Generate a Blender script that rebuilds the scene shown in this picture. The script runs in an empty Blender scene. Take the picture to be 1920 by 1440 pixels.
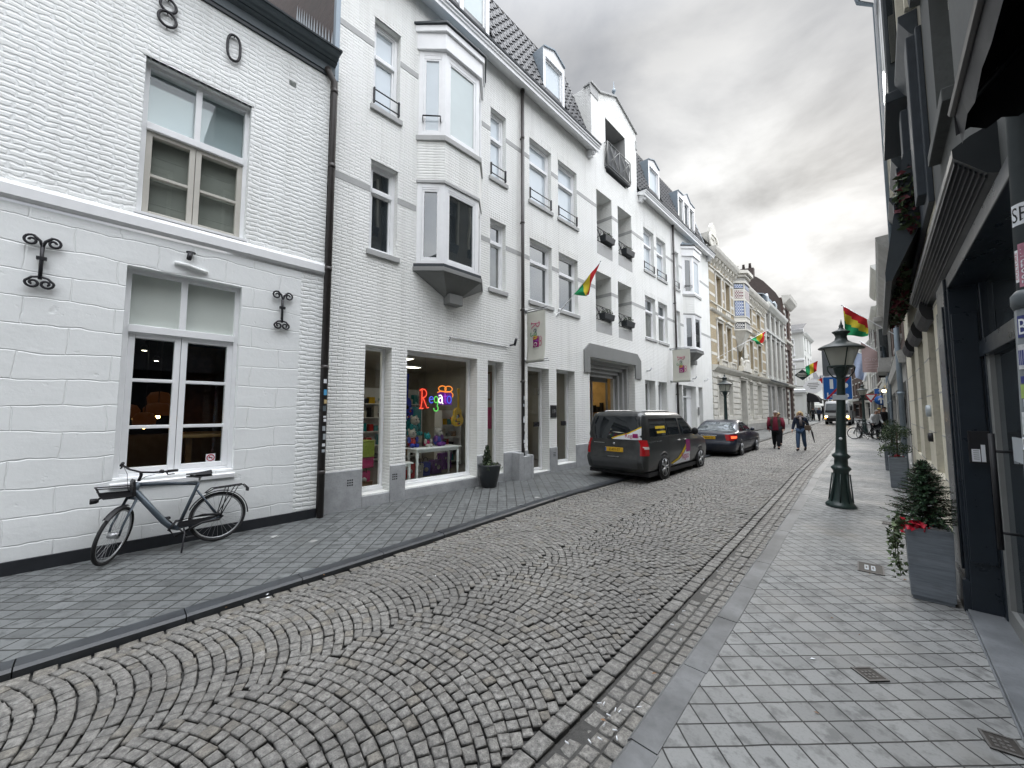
import bpy, math, random
import numpy as np
from mathutils import Vector, Matrix
R = random.Random(11)
SC = bpy.context.scene
COL = SC.collection
rad = math.radians

# ------------------------------------------------------------------ mesh helper
class MB:
    def __init__(s):
        s.v = []; s.f = []; s.mi = []; s.sm = []
    def add(s, vs, fs, mi=0, sm=False):
        o = len(s.v)
        s.v += [tuple(v) for v in vs]
        for f in fs:
            s.f.append(tuple(i + o for i in f)); s.mi.append(mi); s.sm.append(sm)
        return s
    def quad(s, a, b, c, d, mi=0):
        return s.add([a, b, c, d], [(0, 1, 2, 3)], mi)
    def poly(s, pts, mi=0):
        return s.add(pts, [tuple(range(len(pts)))], mi)
    def box(s, x0, x1, y0, y1, z0, z1, mi=0):
        x0, x1 = min(x0, x1), max(x0, x1); y0, y1 = min(y0, y1), max(y0, y1); z0, z1 = min(z0, z1), max(z0, z1)
        v = [(x0, y0, z0), (x1, y0, z0), (x1, y1, z0), (x0, y1, z0), (x0, y0, z1), (x1, y0, z1), (x1, y1, z1), (x0, y1, z1)]
        f = [(0, 3, 2, 1), (4, 5, 6, 7), (0, 1, 5, 4), (1, 2, 6, 5), (2, 3, 7, 6), (3, 0, 4, 7)]
        return s.add(v, f, mi)
    def ub(s, u0, u1, d0, d1, z0, z1, mi=0):      # facade box: along, outward, up
        return s.box(u0, u1, -d1, -d0, z0, z1, mi)
    def prism(s, poly, y0, y1, mi=0):             # (x,z) polygon along y
        n = len(poly)
        v = [(x, y0, z) for x, z in poly] + [(x, y1, z) for x, z in poly]
        f = [tuple(range(n)), tuple(range(2 * n - 1, n - 1, -1))]
        f += [((i + 1) % n, i, n + i, n + (i + 1) % n) for i in range(n)]
        return s.add(v, f, mi)
    def prof(s, prof, u0, u1, mi=0):              # (d,z) profile along u
        n = len(prof)
        v = [(u0, -d, z) for d, z in prof] + [(u1, -d, z) for d, z in prof]
        f = [tuple(range(n)), tuple(range(2 * n - 1, n - 1, -1))]
        f += [((i + 1) % n, i, n + i, n + (i + 1) % n) for i in range(n)]
        return s.add(v, f, mi)
    def plan(s, poly, z0, z1, mi=0, top=None):    # (x,y) polygon along z
        n = len(poly); t = top or poly
        v = [(x, y, z0) for x, y in poly] + [(x, y, z1) for x, y in t]
        f = [tuple(range(n - 1, -1, -1)), tuple(range(n, 2 * n))]
        f += [(i, (i + 1) % n, n + (i + 1) % n, n + i) for i in range(n)]
        return s.add(v, f, mi)
    def tube(s, pts, r, n=8, mi=0, cap=True, sm=True, closed=False):
        P = [Vector(p) for p in pts]; N = len(P)
        rr = r if isinstance(r, (list, tuple)) else [r] * N
        vs = []; up = None
        for i in range(N):
            if closed: t = P[(i + 1) % N] - P[i - 1]
            else: t = P[min(i + 1, N - 1)] - P[max(i - 1, 0)]
            t.normalize()
            if up is None:
                up = Vector((0, 0, 1)) if abs(t.z) < .9 else Vector((1, 0, 0))
            a = (up - t * up.dot(t)).normalized(); up = a; b = t.cross(a)
            for k in range(n):
                w = 2 * math.pi * k / n
                vs.append(P[i] + (a * math.cos(w) + b * math.sin(w)) * rr[i])
        fs = []
        for i in range(N if closed else N - 1):
            j = (i + 1) % N
            for k in range(n):
                k2 = (k + 1) % n
                fs.append((i * n + k, i * n + k2, j * n + k2, j * n + k))
        s.add(vs, fs, mi, sm)
        if cap and not closed:
            o = len(s.v) - len(vs)
            s.f.append(tuple(o + k for k in range(n - 1, -1, -1))); s.mi.append(mi); s.sm.append(False)
            s.f.append(tuple(o + (N - 1) * n + k for k in range(n))); s.mi.append(mi); s.sm.append(False)
        return s
    def lathe(s, prof, c=(0, 0, 0), n=20, mi=0, sm=True, axis='z'):
        vs = []
        for r, z in prof:
            for k in range(n):
                w = 2 * math.pi * k / n
                p = (r * math.cos(w), r * math.sin(w), z)
                if axis == 'x': p = (p[2], p[0], p[1])
                if axis == 'y': p = (p[1], p[2], p[0])
                vs.append((c[0] + p[0], c[1] + p[1], c[2] + p[2]))
        fs = []
        for i in range(len(prof) - 1):
            for k in range(n):
                k2 = (k + 1) % n
                fs.append((i * n + k, i * n + k2, (i + 1) * n + k2, (i + 1) * n + k))
        fs.append(tuple(range(n - 1, -1, -1))); fs.append(tuple((len(prof) - 1) * n + k for k in range(n)))
        return s.add(vs, fs, mi, sm)
    def ball(s, c, r, n=12, m=8, mi=0, sq=(1, 1, 1)):
        vs = []; fs = []
        for i in range(m + 1):
            a = math.pi * i / m - math.pi / 2
            for k in range(n):
                w = 2 * math.pi * k / n
                vs.append((c[0] + r * sq[0] * math.cos(a) * math.cos(w), c[1] + r * sq[1] * math.cos(a) * math.sin(w), c[2] + r * sq[2] * math.sin(a)))
        for i in range(m):
            for k in range(n):
                k2 = (k + 1) % n
                fs.append((i * n + k, i * n + k2, (i + 1) * n + k2, (i + 1) * n + k))
        return s.add(vs, fs, mi, True)
    def grid(s, fn, nu, nv, mi=0, sm=True):       # fn(a,b) a,b in 0..1
        vs = [fn(i / nu, j / nv) for j in range(nv + 1) for i in range(nu + 1)]
        w = nu + 1
        fs = [(j * w + i, j * w + i + 1, (j + 1) * w + i + 1, (j + 1) * w + i) for j in range(nv) for i in range(nu)]
        return s.add(vs, fs, mi, sm)
    def merge(s, o, M=None, mi=None):
        vs = [(M @ Vector(v)) if M else v for v in o.v]
        off = len(s.v); s.v += [tuple(v) for v in vs]
        for f, m, sm in zip(o.f, o.mi, o.sm):
            s.f.append(tuple(i + off for i in f)); s.mi.append(m if mi is None else mi); s.sm.append(sm)
        return s
    def xf(s, M):
        s.v = [tuple(M @ Vector(v)) for v in s.v]; return s
    def split(s, name, mats, parent=None, bevel=0):   # every separate piece becomes a part of its own
        p = list(range(len(s.v)))
        def find(a):
            while p[a] != a: p[a] = p[p[a]]; a = p[a]
            return a
        for f in s.f:
            for i in f[1:]: p[find(f[0])] = find(i)
        G = {}
        for f, mi, sm in zip(s.f, s.mi, s.sm): G.setdefault(find(f[0]), []).append((f, mi, sm))
        for fl in G.values():
            m = MB(); ix = {}
            for f, mi, sm in fl:
                for i in f:
                    if i not in ix: ix[i] = len(m.v); m.v.append(s.v[i])
                m.f.append(tuple(ix[i] for i in f)); m.mi.append(mi); m.sm.append(sm)
            m.build(name, mats, parent, bevel)
    def build(s, name, mats, parent=None, bevel=0, label=None, sub=0):
        me = bpy.data.meshes.new(name)
        me.from_pydata(s.v, [], s.f)
        if not isinstance(mats, (list, tuple)): mats = [mats]
        for m in mats: me.materials.append(m)
        me.polygons.foreach_set('material_index', s.mi)
        me.polygons.foreach_set('use_smooth', s.sm)
        me.update()
        o = bpy.data.objects.new(name, me); COL.objects.link(o)
        if parent is not None: o.parent = parent
        if bevel:
            b = o.modifiers.new('bevel', 'BEVEL'); b.width = bevel; b.segments = 2; b.limit_method = 'ANGLE'; b.angle_limit = rad(40)
        if sub:
            b = o.modifiers.new('sub', 'SUBSURF'); b.levels = sub; b.render_levels = sub
        if label: o['label'] = label
        return o

def tag(o, label=None, cat=None, group=None, kind=None):
    if label: o['label'] = label
    if cat: o['category'] = cat
    if group: o['group'] = group
    if kind: o['kind'] = kind
    return o
def thing(name, label, cat, loc=(0, 0, 0), rz=0, group=None):
    o = bpy.data.objects.new(name, None); COL.objects.link(o)
    o.location = loc; o.rotation_euler = (0, 0, rz); o.empty_display_size = .2
    return tag(o, label, cat, group)
def dup(o, label=None, parent=None):
    c = o.copy(); COL.objects.link(c)
    if parent is not None: c.parent = parent
    if label: c['label'] = label
    for ch in [x for x in bpy.data.objects if x.parent == o]:
        dup(ch, None, c)
    return c

_tc = {}
def text_mb(body, size=1, depth=.0, align='CENTER', mi=0, bold=0):
    key = (body, align, bold)
    if key not in _tc:
        cu = bpy.data.curves.new('t', 'FONT'); cu.body = body; cu.size = 1; cu.align_x = align; cu.align_y = 'CENTER'; cu.resolution_u = 3; cu.offset = bold
        ob = bpy.data.objects.new('t', cu); COL.objects.link(ob)
        dg = bpy.context.evaluated_depsgraph_get(); dg.update()
        me = bpy.data.meshes.new_from_object(ob.evaluated_get(dg))
        _tc[key] = ([tuple(v.co) for v in me.vertices], [tuple(p.vertices) for p in me.polygons])
        bpy.data.objects.remove(ob); bpy.data.curves.remove(cu); bpy.data.meshes.remove(me)
    v, f = _tc[key]
    m = MB(); m.add([(x * size, 0, y * size) for x, y, z in v], f, mi)   # letters stand in the XZ plane, read from -Y
    return m

# ------------------------------------------------------------------ materials
class NT:
    def __init__(s, name):
        s.m = bpy.data.materials.new(name); s.m.use_nodes = True
        s.t = s.m.node_tree; s.t.nodes.clear()
        s.out = s.n('ShaderNodeOutputMaterial')
    def n(s, typ, **kw):
        x = s.t.nodes.new(typ)
        for k, v in kw.items(): setattr(x, k, v)
        return x
    def l(s, a, b): s.t.links.new(a, b)
    def math(s, op, a, b=None, c=None):
        x = s.n('ShaderNodeMath', operation=op)
        for i, q in enumerate((a, b, c)):
            if q is None: continue
            if isinstance(q, (int, float)): x.inputs[i].default_value = q
            else: s.l(q, x.inputs[i])
        return x.outputs[0]
    def mix(s, f, a, b, bt='MIX'):
        x = s.n('ShaderNodeMix', data_type='RGBA', blend_type=bt)
        for i, q in ((0, f), (6, a), (7, b)):
            if isinstance(q, (int, float)): x.inputs[i].default_value = q
            elif isinstance(q, tuple): x.inputs[i].default_value = (*q[:3], 1)
            else: s.l(q, x.inputs[i])
        return x.outputs[2]
    def ramp(s, f, pts):
        x = s.n('ShaderNodeValToRGB'); e = x.color_ramp.elements
        while len(e) < len(pts): e.new(.5)
        for q, (p, c) in zip(e, pts):
            q.position = p; q.color = (c, c, c, 1) if isinstance(c, (int, float)) else (*c[:3], 1)
        s.l(f, x.inputs[0]); return x.outputs[0]
    def noise(s, vec, scale, detail=4, rough=.55, dist=0):
        x = s.n('ShaderNodeTexNoise'); x.inputs['Scale'].default_value = scale; x.inputs['Detail'].default_value = detail
        x.inputs['Roughness'].default_value = rough; x.inputs['Distortion'].default_value = dist
        if vec is not None: s.l(vec, x.inputs['Vector'])
        return x
    def bump(s, h, strength=.4, dist=.01, nrm=None):
        x = s.n('ShaderNodeBump'); x.inputs['Strength'].default_value = strength; x.inputs['Distance'].default_value = dist
        s.l(h, x.inputs['Height'])
        if nrm is not None: s.l(nrm, x.inputs['Normal'])
        return x.outputs[0]
    def bsdf(s, col, rough=.6, spec=.5, metal=0, nrm=None, emis=None, estr=0):
        b = s.n('ShaderNodeBsdfPrincipled')
        for k, q in (('Base Color', col), ('Roughness', rough), ('Specular IOR Level', spec), ('Metallic', metal)):
            i = b.inputs[k]
            if isinstance(q, tuple): i.default_value = (*q[:3], 1)
            elif isinstance(q, (int, float)): i.default_value = q
            else: s.l(q, i)
        if nrm is not None: s.l(nrm, b.inputs['Normal'])
        if emis:
            b.inputs['Emission Color'].default_value = (*emis, 1); b.inputs['Emission Strength'].default_value = estr
        return b.outputs[0]
    def done(s, sh):
        s.l(sh, s.out.inputs[0]); return s.m
    def obj(s): return s.n('ShaderNodeTexCoord').outputs['Object']
    def wall_uv(s, vec=None, warp=0, wscale=5):   # (x+y, z)
        v = vec or s.obj()
        sp = s.n('ShaderNodeSeparateXYZ'); s.l(v, sp.inputs[0])
        c = s.n('ShaderNodeCombineXYZ'); s.l(s.math('ADD', sp.outputs[0], sp.outputs[1]), c.inputs[0]); s.l(sp.outputs[2], c.inputs[1])
        o = c.outputs[0]
        if warp:
            nz = s.noise(v, wscale, 3)
            m1 = s.n('ShaderNodeVectorMath', operation='SUBTRACT'); s.l(nz.outputs['Color'], m1.inputs[0]); m1.inputs[1].default_value = (.5, .5, .5)
            m2 = s.n('ShaderNodeVectorMath', operation='SCALE'); s.l(m1.outputs[0], m2.inputs[0]); m2.inputs['Scale'].default_value = warp
            m3 = s.n('ShaderNodeVectorMath', operation='ADD'); s.l(o, m3.inputs[0]); s.l(m2.outputs[0], m3.inputs[1]); o = m3.outputs[0]
        return o
    def brick(s, uv, w, h, mortar, c1=(1, 1, 1), c2=(0, 0, 0), cm=(0, 0, 0), smooth=.4, off=.5, bias=0):
        b = s.n('ShaderNodeTexBrick'); s.l(uv, b.inputs['Vector'])
        b.offset = off; b.squash = 1
        for k, q in (('Scale', 1), ('Brick Width', w), ('Row Height', h), ('Mortar Size', mortar), ('Mortar Smooth', smooth), ('Bias', bias)):
            b.inputs[k].default_value = q
        for k, q in (('Color1', c1), ('Color2', c2), ('Mortar', cm)): b.inputs[k].default_value = (*q, 1)
        return b

def plain(name, col, rough=.5, spec=.4, metal=0, var=.12, bump=.0, scale=8, bdist=.004):
    t = NT(name); v = t.obj()
    n1 = t.noise(v, scale, 5, .6); n2 = t.noise(v, scale * .13, 3)
    f = t.math('MULTIPLY_ADD', n1.outputs['Fac'], .6, t.math('MULTIPLY', n2.outputs['Fac'], .4))
    c = t.mix(t.ramp(f, [(.3, 0), (.7, 1)]), tuple(x * (1 - var) for x in col), tuple(min(1, x * (1 + var)) for x in col))
    r = t.math('MULTIPLY_ADD', n1.outputs['Fac'], .2, max(.02, rough - .1))
    nm = t.bump(n1.outputs['Fac'], bump, bdist) if bump else None
    return t.done(t.bsdf(c, r, spec, metal, nm))
def emit(name, col, st, base=None):
    t = NT(name); return t.done(t.bsdf(base or tuple(min(1, c) for c in col), .5, .2, 0, None, col, st))

def painted_brick(name, col, w=.215, h=.066, mortar=.011, strength=.55, warp=.018, dist=.012, dirt=.12, darkm=.86):
    t = NT(name); v = t.obj()
    uv = t.wall_uv(v, warp, 6)
    b = t.brick(uv, w, h, mortar, smooth=.9)
    n1 = t.noise(v, 22, 5, .65); n2 = t.noise(v, .55, 4, .6); n3 = t.noise(v, 3.1, 4)
    inv = t.math('SUBTRACT', 1, b.outputs['Fac'])
    sepb = t.n('ShaderNodeSeparateColor'); t.l(b.outputs['Color'], sepb.inputs[0])
    hgt = t.math('ADD', t.math('ADD', t.math('MULTIPLY', inv, .75), t.math('MULTIPLY', n1.outputs['Fac'], .45)), t.math('MULTIPLY', t.math('MULTIPLY', sepb.outputs[0], inv), .35))
    hgt = t.math('ADD', hgt, t.math('MULTIPLY', n3.outputs['Fac'], .5))
    c = t.mix(t.ramp(n2.outputs['Fac'], [(.35, 0), (.72, 1)]), col, tuple(x * (1 - dirt) for x in (col[0], col[1], col[2] * .97)))
    c = t.mix(t.math('MULTIPLY', b.outputs['Fac'], 1), c, tuple(x * darkm for x in col))  # joints coloured slightly darker, standing in for shade in the crevices
    c = t.mix(t.ramp(n1.outputs['Fac'], [(.25, .25), (.45, 0)]), c, tuple(x * .8 for x in col))
    # rain streaks and splash dirt low on the wall
    sp = t.n('ShaderNodeSeparateXYZ'); t.l(v, sp.inputs[0])
    mp = t.n('ShaderNodeMapping'); t.l(v, mp.inputs['Vector']); mp.inputs['Scale'].default_value = (4.5, 4.5, .22); ns = t.noise(mp.outputs[0], 1, 5, .6)
    c = t.mix(t.math('MULTIPLY', t.ramp(ns.outputs['Fac'], [(.50, 0), (.70, 1)]), .22), c, (.47, .47, .44))
    low = t.ramp(t.math('ADD', t.math('MULTIPLY', sp.outputs[2], .8), t.math('MULTIPLY', n3.outputs['Fac'], .6)), [(.25, .28), (.95, 0)])
    c = t.mix(low, c, (.36, .37, .35))
    return t.done(t.bsdf(c, .62, .35, 0, t.bump(hgt, strength, dist)))

def glass_thin(name, ior=1.9, tint=(.85, .9, .88)):
    t = NT(name)
    tr = t.n('ShaderNodeBsdfTransparent'); tr.inputs[0].default_value = (*tint, 1)
    gl = t.n('ShaderNodeBsdfGlossy'); gl.inputs['Roughness'].default_value = .01; gl.inputs[0].default_value = (.95, .97, 1, 1)
    fr = t.n('ShaderNodeFresnel'); bf = t.n('ShaderNodeNewGeometry').outputs['Backfacing']; t.l(t.math('MULTIPLY_ADD', bf, 1 / ior - ior, ior), fr.inputs[0])   # same reflectance from both sides of the thin sheet
    mx = t.n('ShaderNodeMixShader'); t.l(fr.outputs[0], mx.inputs[0]); t.l(tr.outputs[0], mx.inputs[1]); t.l(gl.outputs[0], mx.inputs[2])
    return t.done(mx.outputs[0])
def glass_dark(name, base=(.02, .024, .026), ior=2.1, var=.8, wob=.15):
    t = NT(name); v = t.obj()
    nz = t.noise(v, 1.7, 3); nw = t.noise(v, 1.1, 1)
    sp = t.n('ShaderNodeSeparateXYZ'); t.l(v, sp.inputs[0])
    c = t.mix(t.ramp(nz.outputs['Fac'], [(.35, 0), (.65, 1)]), base, tuple(min(1, x * (1 + var)) for x in base))
    df = t.n('ShaderNodeBsdfDiffuse'); t.l(c, df.inputs[0])
    gl = t.n('ShaderNodeBsdfGlossy'); gl.inputs['Roughness'].default_value = .015; gl.inputs[0].default_value = (.93, .97, 1, 1)
    nm = t.bump(nw.outputs['Fac'], wob, .02); t.l(nm, gl.inputs['Normal'])
    fr = t.n('ShaderNodeFresnel'); fr.inputs[0].default_value = ior
    mx = t.n('ShaderNodeMixShader'); t.l(fr.outputs[0], mx.inputs[0]); t.l(df.outputs[0], mx.inputs[1]); t.l(gl.outputs[0], mx.inputs[2])
    return t.done(mx.outputs[0])

def stone(name, col, rough=.6, var=.25, scale=5, bump=.25, spec=.4, streak=0):
    t = NT(name); v = t.obj()
    n1 = t.noise(v, scale, 6, .62); n2 = t.noise(v, scale * 9, 3, .6)
    c = t.mix(t.ramp(n1.outputs['Fac'], [(.3, 0), (.72, 1)]), tuple(x * (1 - var) for x in col), tuple(x * (1 + var) for x in col))
    c = t.mix(t.ramp(n2.outputs['Fac'], [(.3, .35), (.5, 0)]), c, tuple(x * .6 for x in col))
    hb = t.math('ADD', n1.outputs['Fac'], t.math('MULTIPLY', n2.outputs['Fac'], .4))
    r = t.math('MULTIPLY_ADD', n1.outputs['Fac'], .35, rough - .18)
    return t.done(t.bsdf(c, r, spec, 0, t.bump(hb, bump, .006)))

def facing_brick(name, c1, c2, cm, w=.215, h=.065, mortar=.01, rough=.8, strength=.4):
    t = NT(name); v = t.obj(); uv = t.wall_uv(v, .006, 7)
    b = t.brick(uv, w, h, mortar, c1, c2, cm, .25)
    n = t.noise(v, 14, 5, .65); n2 = t.noise(v, .8, 4)
    c = t.mix(t.math('MULTIPLY', n.outputs['Fac'], .45), b.outputs['Color'], tuple(x * .45 for x in c1))
    c = t.mix(t.ramp(n2.outputs['Fac'], [(.4, 0), (.7, .5)]), c, tuple(x * .7 for x in cm))
    hb = t.math('ADD', t.math('SUBTRACT', 1, b.outputs['Fac']), t.math('MULTIPLY', n.outputs['Fac'], .5))
    return t.done(t.bsdf(c, rough, .3, 0, t.bump(hb, strength, .008)))

def paver_mat(name, w, h, col, off, shift=(0, 0), spots=.5, rough=.5, wet=.25, brown=.0, joint=.006, ctr=.15, dtile=.3):
    t = NT(name); v = t.obj()
    mp = t.n('ShaderNodeMapping'); t.l(v, mp.inputs['Vector']); mp.inputs['Rotation'].default_value = (0, 0, rad(-45)); mp.inputs['Location'].default_value = (*shift, 0)
    wn = t.noise(v, 2.2, 2)
    m1 = t.n('ShaderNodeVectorMath', operation='SUBTRACT'); t.l(wn.outputs['Color'], m1.inputs[0]); m1.inputs[1].default_value = (.5, .5, .5)
    m2 = t.n('ShaderNodeVectorMath', operation='SCALE'); t.l(m1.outputs[0], m2.inputs[0]); m2.inputs['Scale'].default_value = .022
    m3 = t.n('ShaderNodeVectorMath', operation='ADD'); t.l(mp.outputs[0], m3.inputs[0]); t.l(m2.outputs[0], m3.inputs[1])
    b = t.brick(m3.outputs[0], w, h, joint, (1, 1, 1), (0, 0, 0), (.5, .5, .5), .35, off)
    sep = t.n('ShaderNodeSeparateColor'); t.l(b.outputs['Color'], sep.inputs[0])
    n1 = t.noise(v, 8.5, 4, .62); n2 = t.noise(v, .9, 4, .6); n3 = t.noise(v, 60, 4, .7); n4 = t.noise(v, 2.6, 3)
    dark = tuple(x * .46 for x in col); lite = tuple(min(1, x * 1.28) for x in col)
    c = t.mix(sep.outputs[0], tuple(x * (1 - ctr) for x in col), tuple(x * (1 + ctr) for x in col)); c = t.mix(t.math('MULTIPLY', t.ramp(t.math('ADD', sep.outputs[0], t.math('MULTIPLY', n2.outputs['Fac'], .5)), [(.30, 1), (.48, 0)]), dtile), c, dark)
    c = t.mix(t.math('MULTIPLY', t.ramp(n1.outputs['Fac'], [(.50, 0), (.64, 1)]), spots), c, dark)
    c = t.mix(t.math('MULTIPLY', t.ramp(n2.outputs['Fac'], [(.42, 0), (.62, 1)]), .45), c, tuple(x * .72 for x in col))
    c = t.mix(t.math('MULTIPLY', t.ramp(n4.outputs['Fac'], [(.62, 0), (.74, 1)]), .4), c, lite)
    c = t.mix(t.ramp(n3.outputs['Fac'], [(.3, .4), (.5, 0)]), c, tuple(x * .5 for x in col))
    # pale chips and droppings
    vo = t.n('ShaderNodeTexVoronoi'); vo.inputs['Scale'].default_value = 1.35; t.l(m3.outputs[0], vo.inputs['Vector'])
    c = t.mix(t.math('MULTIPLY', t.ramp(t.math('ADD', vo.outputs['Distance'], t.math('MULTIPLY', n1.outputs['Fac'], .12)), [(.10, 1), (.15, 0)]), .6), c, (.52, .52, .5))
    if brown: c = t.mix(t.math('MULTIPLY', t.ramp(n2.outputs['Fac'], [(.58, 0), (.72, 1)]), brown), c, (.13, .095, .05))
    c = t.mix(b.outputs['Fac'], c, (.018, .018, .017))
    r = t.math('ADD', t.math('MULTIPLY', t.ramp(n2.outputs['Fac'], [(.35, 1), (.6, 0)]), wet), rough - wet * .5)
    hb = t.math('ADD', t.math('MULTIPLY', t.math('SUBTRACT', 1, b.outputs['Fac']), 1), t.math('MULTIPLY', n3.outputs['Fac'], .25))
    hb = t.math('ADD', hb, t.math('MULTIPLY', sep.outputs[0], .35))
    return t.done(t.bsdf(c, r, .45, 0, t.bump(hb, .45, .005)))

def cobble_mat():
    t = NT('cobble_stone'); v = t.obj()
    a = t.n('ShaderNodeAttribute'); a.attribute_name = 'tone'
    sep = t.n('ShaderNodeSeparateColor'); t.l(a.outputs['Color'], sep.inputs[0])
    n1 = t.noise(v, 30, 5, .7); n2 = t.noise(v, 120, 3, .7); n3 = t.noise(v, .7, 4)
    base = t.mix(sep.outputs[0], (.15, .146, .135), (.30, .294, .275))
    base = t.mix(t.math('MULTIPLY', sep.outputs[1], .55), base, (.20, .175, .13))
    base = t.mix(t.ramp(n1.outputs['Fac'], [(.36, .8), (.58, 0)]), base, (.06, .058, .054))
    base = t.mix(t.ramp(n1.outputs['Fac'], [(.55, 0), (.72, .6)]), base, (.36, .355, .34))
    base = t.mix(t.ramp(n2.outputs['Fac'], [(.3, .5), (.5, 0)]), base, (.04, .04, .04))
    base = t.mix(t.ramp(n3.outputs['Fac'], [(.42, 0), (.66, .42)]), base, (.085, .083, .08))
    base = t.mix(sep.outputs[2], base, (.014, .014, .013))
    hb = t.math('ADD', n1.outputs['Fac'], t.math('MULTIPLY', n2.outputs['Fac'], .5))
    r = t.math('MULTIPLY_ADD', n1.outputs['Fac'], .3, .36)
    return t.done(t.bsdf(base, r, .45, 0, t.bump(hb, .55, .009)))

def tile_mat(name, col):
    t = NT(name); v = t.obj()
    n1 = t.noise(v, 3, 4); n2 = t.noise(v, 25, 4)
    c = t.mix(n1.outputs['Fac'], tuple(x * .7 for x in col), tuple(x * 1.4 for x in col))
    c = t.mix(t.ramp(n2.outputs['Fac'], [(.4, .4), (.6, 0)]), c, tuple(x * .5 for x in col))
    return t.done(t.bsdf(c, .5, .4, 0, t.bump(n2.outputs['Fac'], .2, .004)))

M = {}
M['brickA'] = painted_brick('painted_brick_rough', (.86, .878, .872), .23, .070, .020, .45, .085, .016, .10, .985)
M['brickB'] = painted_brick('painted_brick_fine', (.87, .878, .86), .21, .062, .013, .7, .035, .012, .08, .965)
def stoneblocks():
    t = NT('painted_stone_blocks'); v = t.obj(); uv = t.wall_uv(v, .13, 1.9)
    b = t.brick(uv, .74, .31, .011, smooth=.9); n1 = t.noise(v, 14, 6, .65); n2 = t.noise(v, 2.2, 4, .6); n3 = t.noise(v, .8, 3); n4 = t.noise(v, 5.5, 3, .6)
    sp = t.n('ShaderNodeSeparateXYZ'); t.l(v, sp.inputs[0])
    pit = t.ramp(n4.outputs['Fac'], [(.25, 0), (.36, 1)])
    h = t.math('ADD', t.math('MULTIPLY', t.math('SUBTRACT', 1, b.outputs['Fac']), .9), t.math('ADD', t.math('MULTIPLY', n1.outputs['Fac'], .45), t.math('MULTIPLY', n2.outputs['Fac'], 1.3)))
    h = t.math('ADD', h, t.math('MULTIPLY', pit, .6))
    c = t.mix(t.ramp(n3.outputs['Fac'], [(.35, 0), (.7, 1)]), (.865, .885, .88), (.80, .82, .815))
    c = t.mix(t.math('MULTIPLY', b.outputs['Fac'], .12), c, (.74, .76, .76))
    c = t.mix(t.ramp(n1.outputs['Fac'], [(.22, .3), (.42, 0)]), c, (.66, .68, .69))
    low = t.ramp(t.math('ADD', sp.outputs[2], t.math('MULTIPLY', n2.outputs['Fac'], .8)), [(.45, .35), (1.0, 0)])
    c = t.mix(low, c, (.45, .46, .46))
    return t.done(t.bsdf(c, .6, .35, 0, t.bump(h, .5, .014)))
M['blocks'] = stoneblocks()
M['white'] = plain('white_paint', (.84, .85, .86), .4, .4, 0, .05, .05, 6)
M['creampaint'] = plain('greige_paint', (.52, .50, .45), .45, .4, 0, .06)
M['greypaint'] = plain('grey_paint', (.21, .215, .21), .5, .35, 0, .08, .05)
M['band'] = plain('grey_band_paint', (.42, .425, .42), .6, .3, 0, .1, .1)
M['plinthstone'] = stone('grey_plinth_stone', (.36, .37, .38), .65, .22, 3.5, .2)
M['bluestone'] = stone('bluestone', (.155, .165, .175), .45, .28, 4, .2, .5)
M['bluestone_dark'] = stone('dark_bluestone', (.034, .038, .043), .42, .4, 4, .2, .45)
M['kerbpale'] = stone('pale_kerb_stone', (.145, .15, .153), .36, .5, 2.2, .2, .5)
M['tar'] = plain('black_plinth_paint', (.018, .02, .024), .5, .4, 0, .25, .15)
M['iron'] = plain('black_iron', (.018, .018, .022), .5, .45, .2, .25, .2, 30)
M['pipebrown'] = plain('dark_brown_pipe', (.034, .029, .027), .45, .45, 0, .3, .1)
M['slateblue'] = plain('blue_grey_cornice_paint', (.105, .13, .145), .45, .4, 0, .12)
M['slatedark'] = plain('dark_cornice_paint', (.03, .038, .045), .4, .4, 0, .15)
M['zinc'] = plain('zinc_sheet', (.24, .29, .335), .5, .5, .25, .12)
M['zincpale'] = plain('pale_zinc', (.42, .46, .49), .5, .5, .2, .1)
M['tile'] = tile_mat('grey_roof_tile', (.030, .031, .034))
M['slate'] = facing_brick('slate_roof', (.05, .052, .06), (.075, .078, .085), (.02, .02, .022), .25, .18, .006, .5, .3)
M['brownbrick'] = facing_brick('brown_brick', (.095, .073, .066), (.135, .10, .09), (.115, .105, .10))
M['redbrick'] = facing_brick('dark_red_brick', (.10, .058, .048), (.15, .085, .065), (.13, .12, .11))
M['yellowbrick'] = facing_brick('yellow_brick', (.42, .33, .20), (.50, .41, .27), (.46, .42, .33), .22, .068, .007)
M['sandstone'] = stone('weathered_white_stone', (.66, .645, .59), .7, .14, 2.5, .2)
M['greystone'] = stone('grey_stone', (.40, .395, .375), .7, .18, 2.5, .2)
M['palewall'] = painted_brick('pale_render', (.72, .73, .70), .9, .4, .004, .2, .01, .006, .12)
M['creamstone'] = stone('cream_stone', (.66, .62, .50), .7, .12, 2, .15)
M['cobble'] = cobble_mat()
M['joint'] = stone('dark_joint_sand', (.022, .021, .019), .85, .4, 9, .3)
M['paveR'] = paver_mat('pavement_slabs_pale', .148, .148, (.24, .245, .24), 0, (.03, .05), .8, .6, .3, .3, .0058, .12, .2)
M['paveL'] = paver_mat('pavement_slabs_dark', .185, .150, (.135, .144, .145), 0, (.1, .03), .9, .55, .25, .1, .0085, .10, .5)
M['ground'] = stone('ground_dust', (.10, .10, .095), .9, .3, 1, .2)
M['glass'] = glass_thin('clear_glass', 1.62)
M['glassshop'] = glass_thin('shop_glass', 1.5, (.9, .93, .9))
M['pane'] = glass_dark('window_pane_dark')
M['panesky'] = glass_dark('window_pane_pale', (.52, .575, .61), 1.9, .06, .1)  # pale and mint bases carry drawn blinds plus some reflected sky
M['panegreen'] = glass_dark('window_pane_mint', (.52, .58, .57), 1.75, .06, .08)
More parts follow.
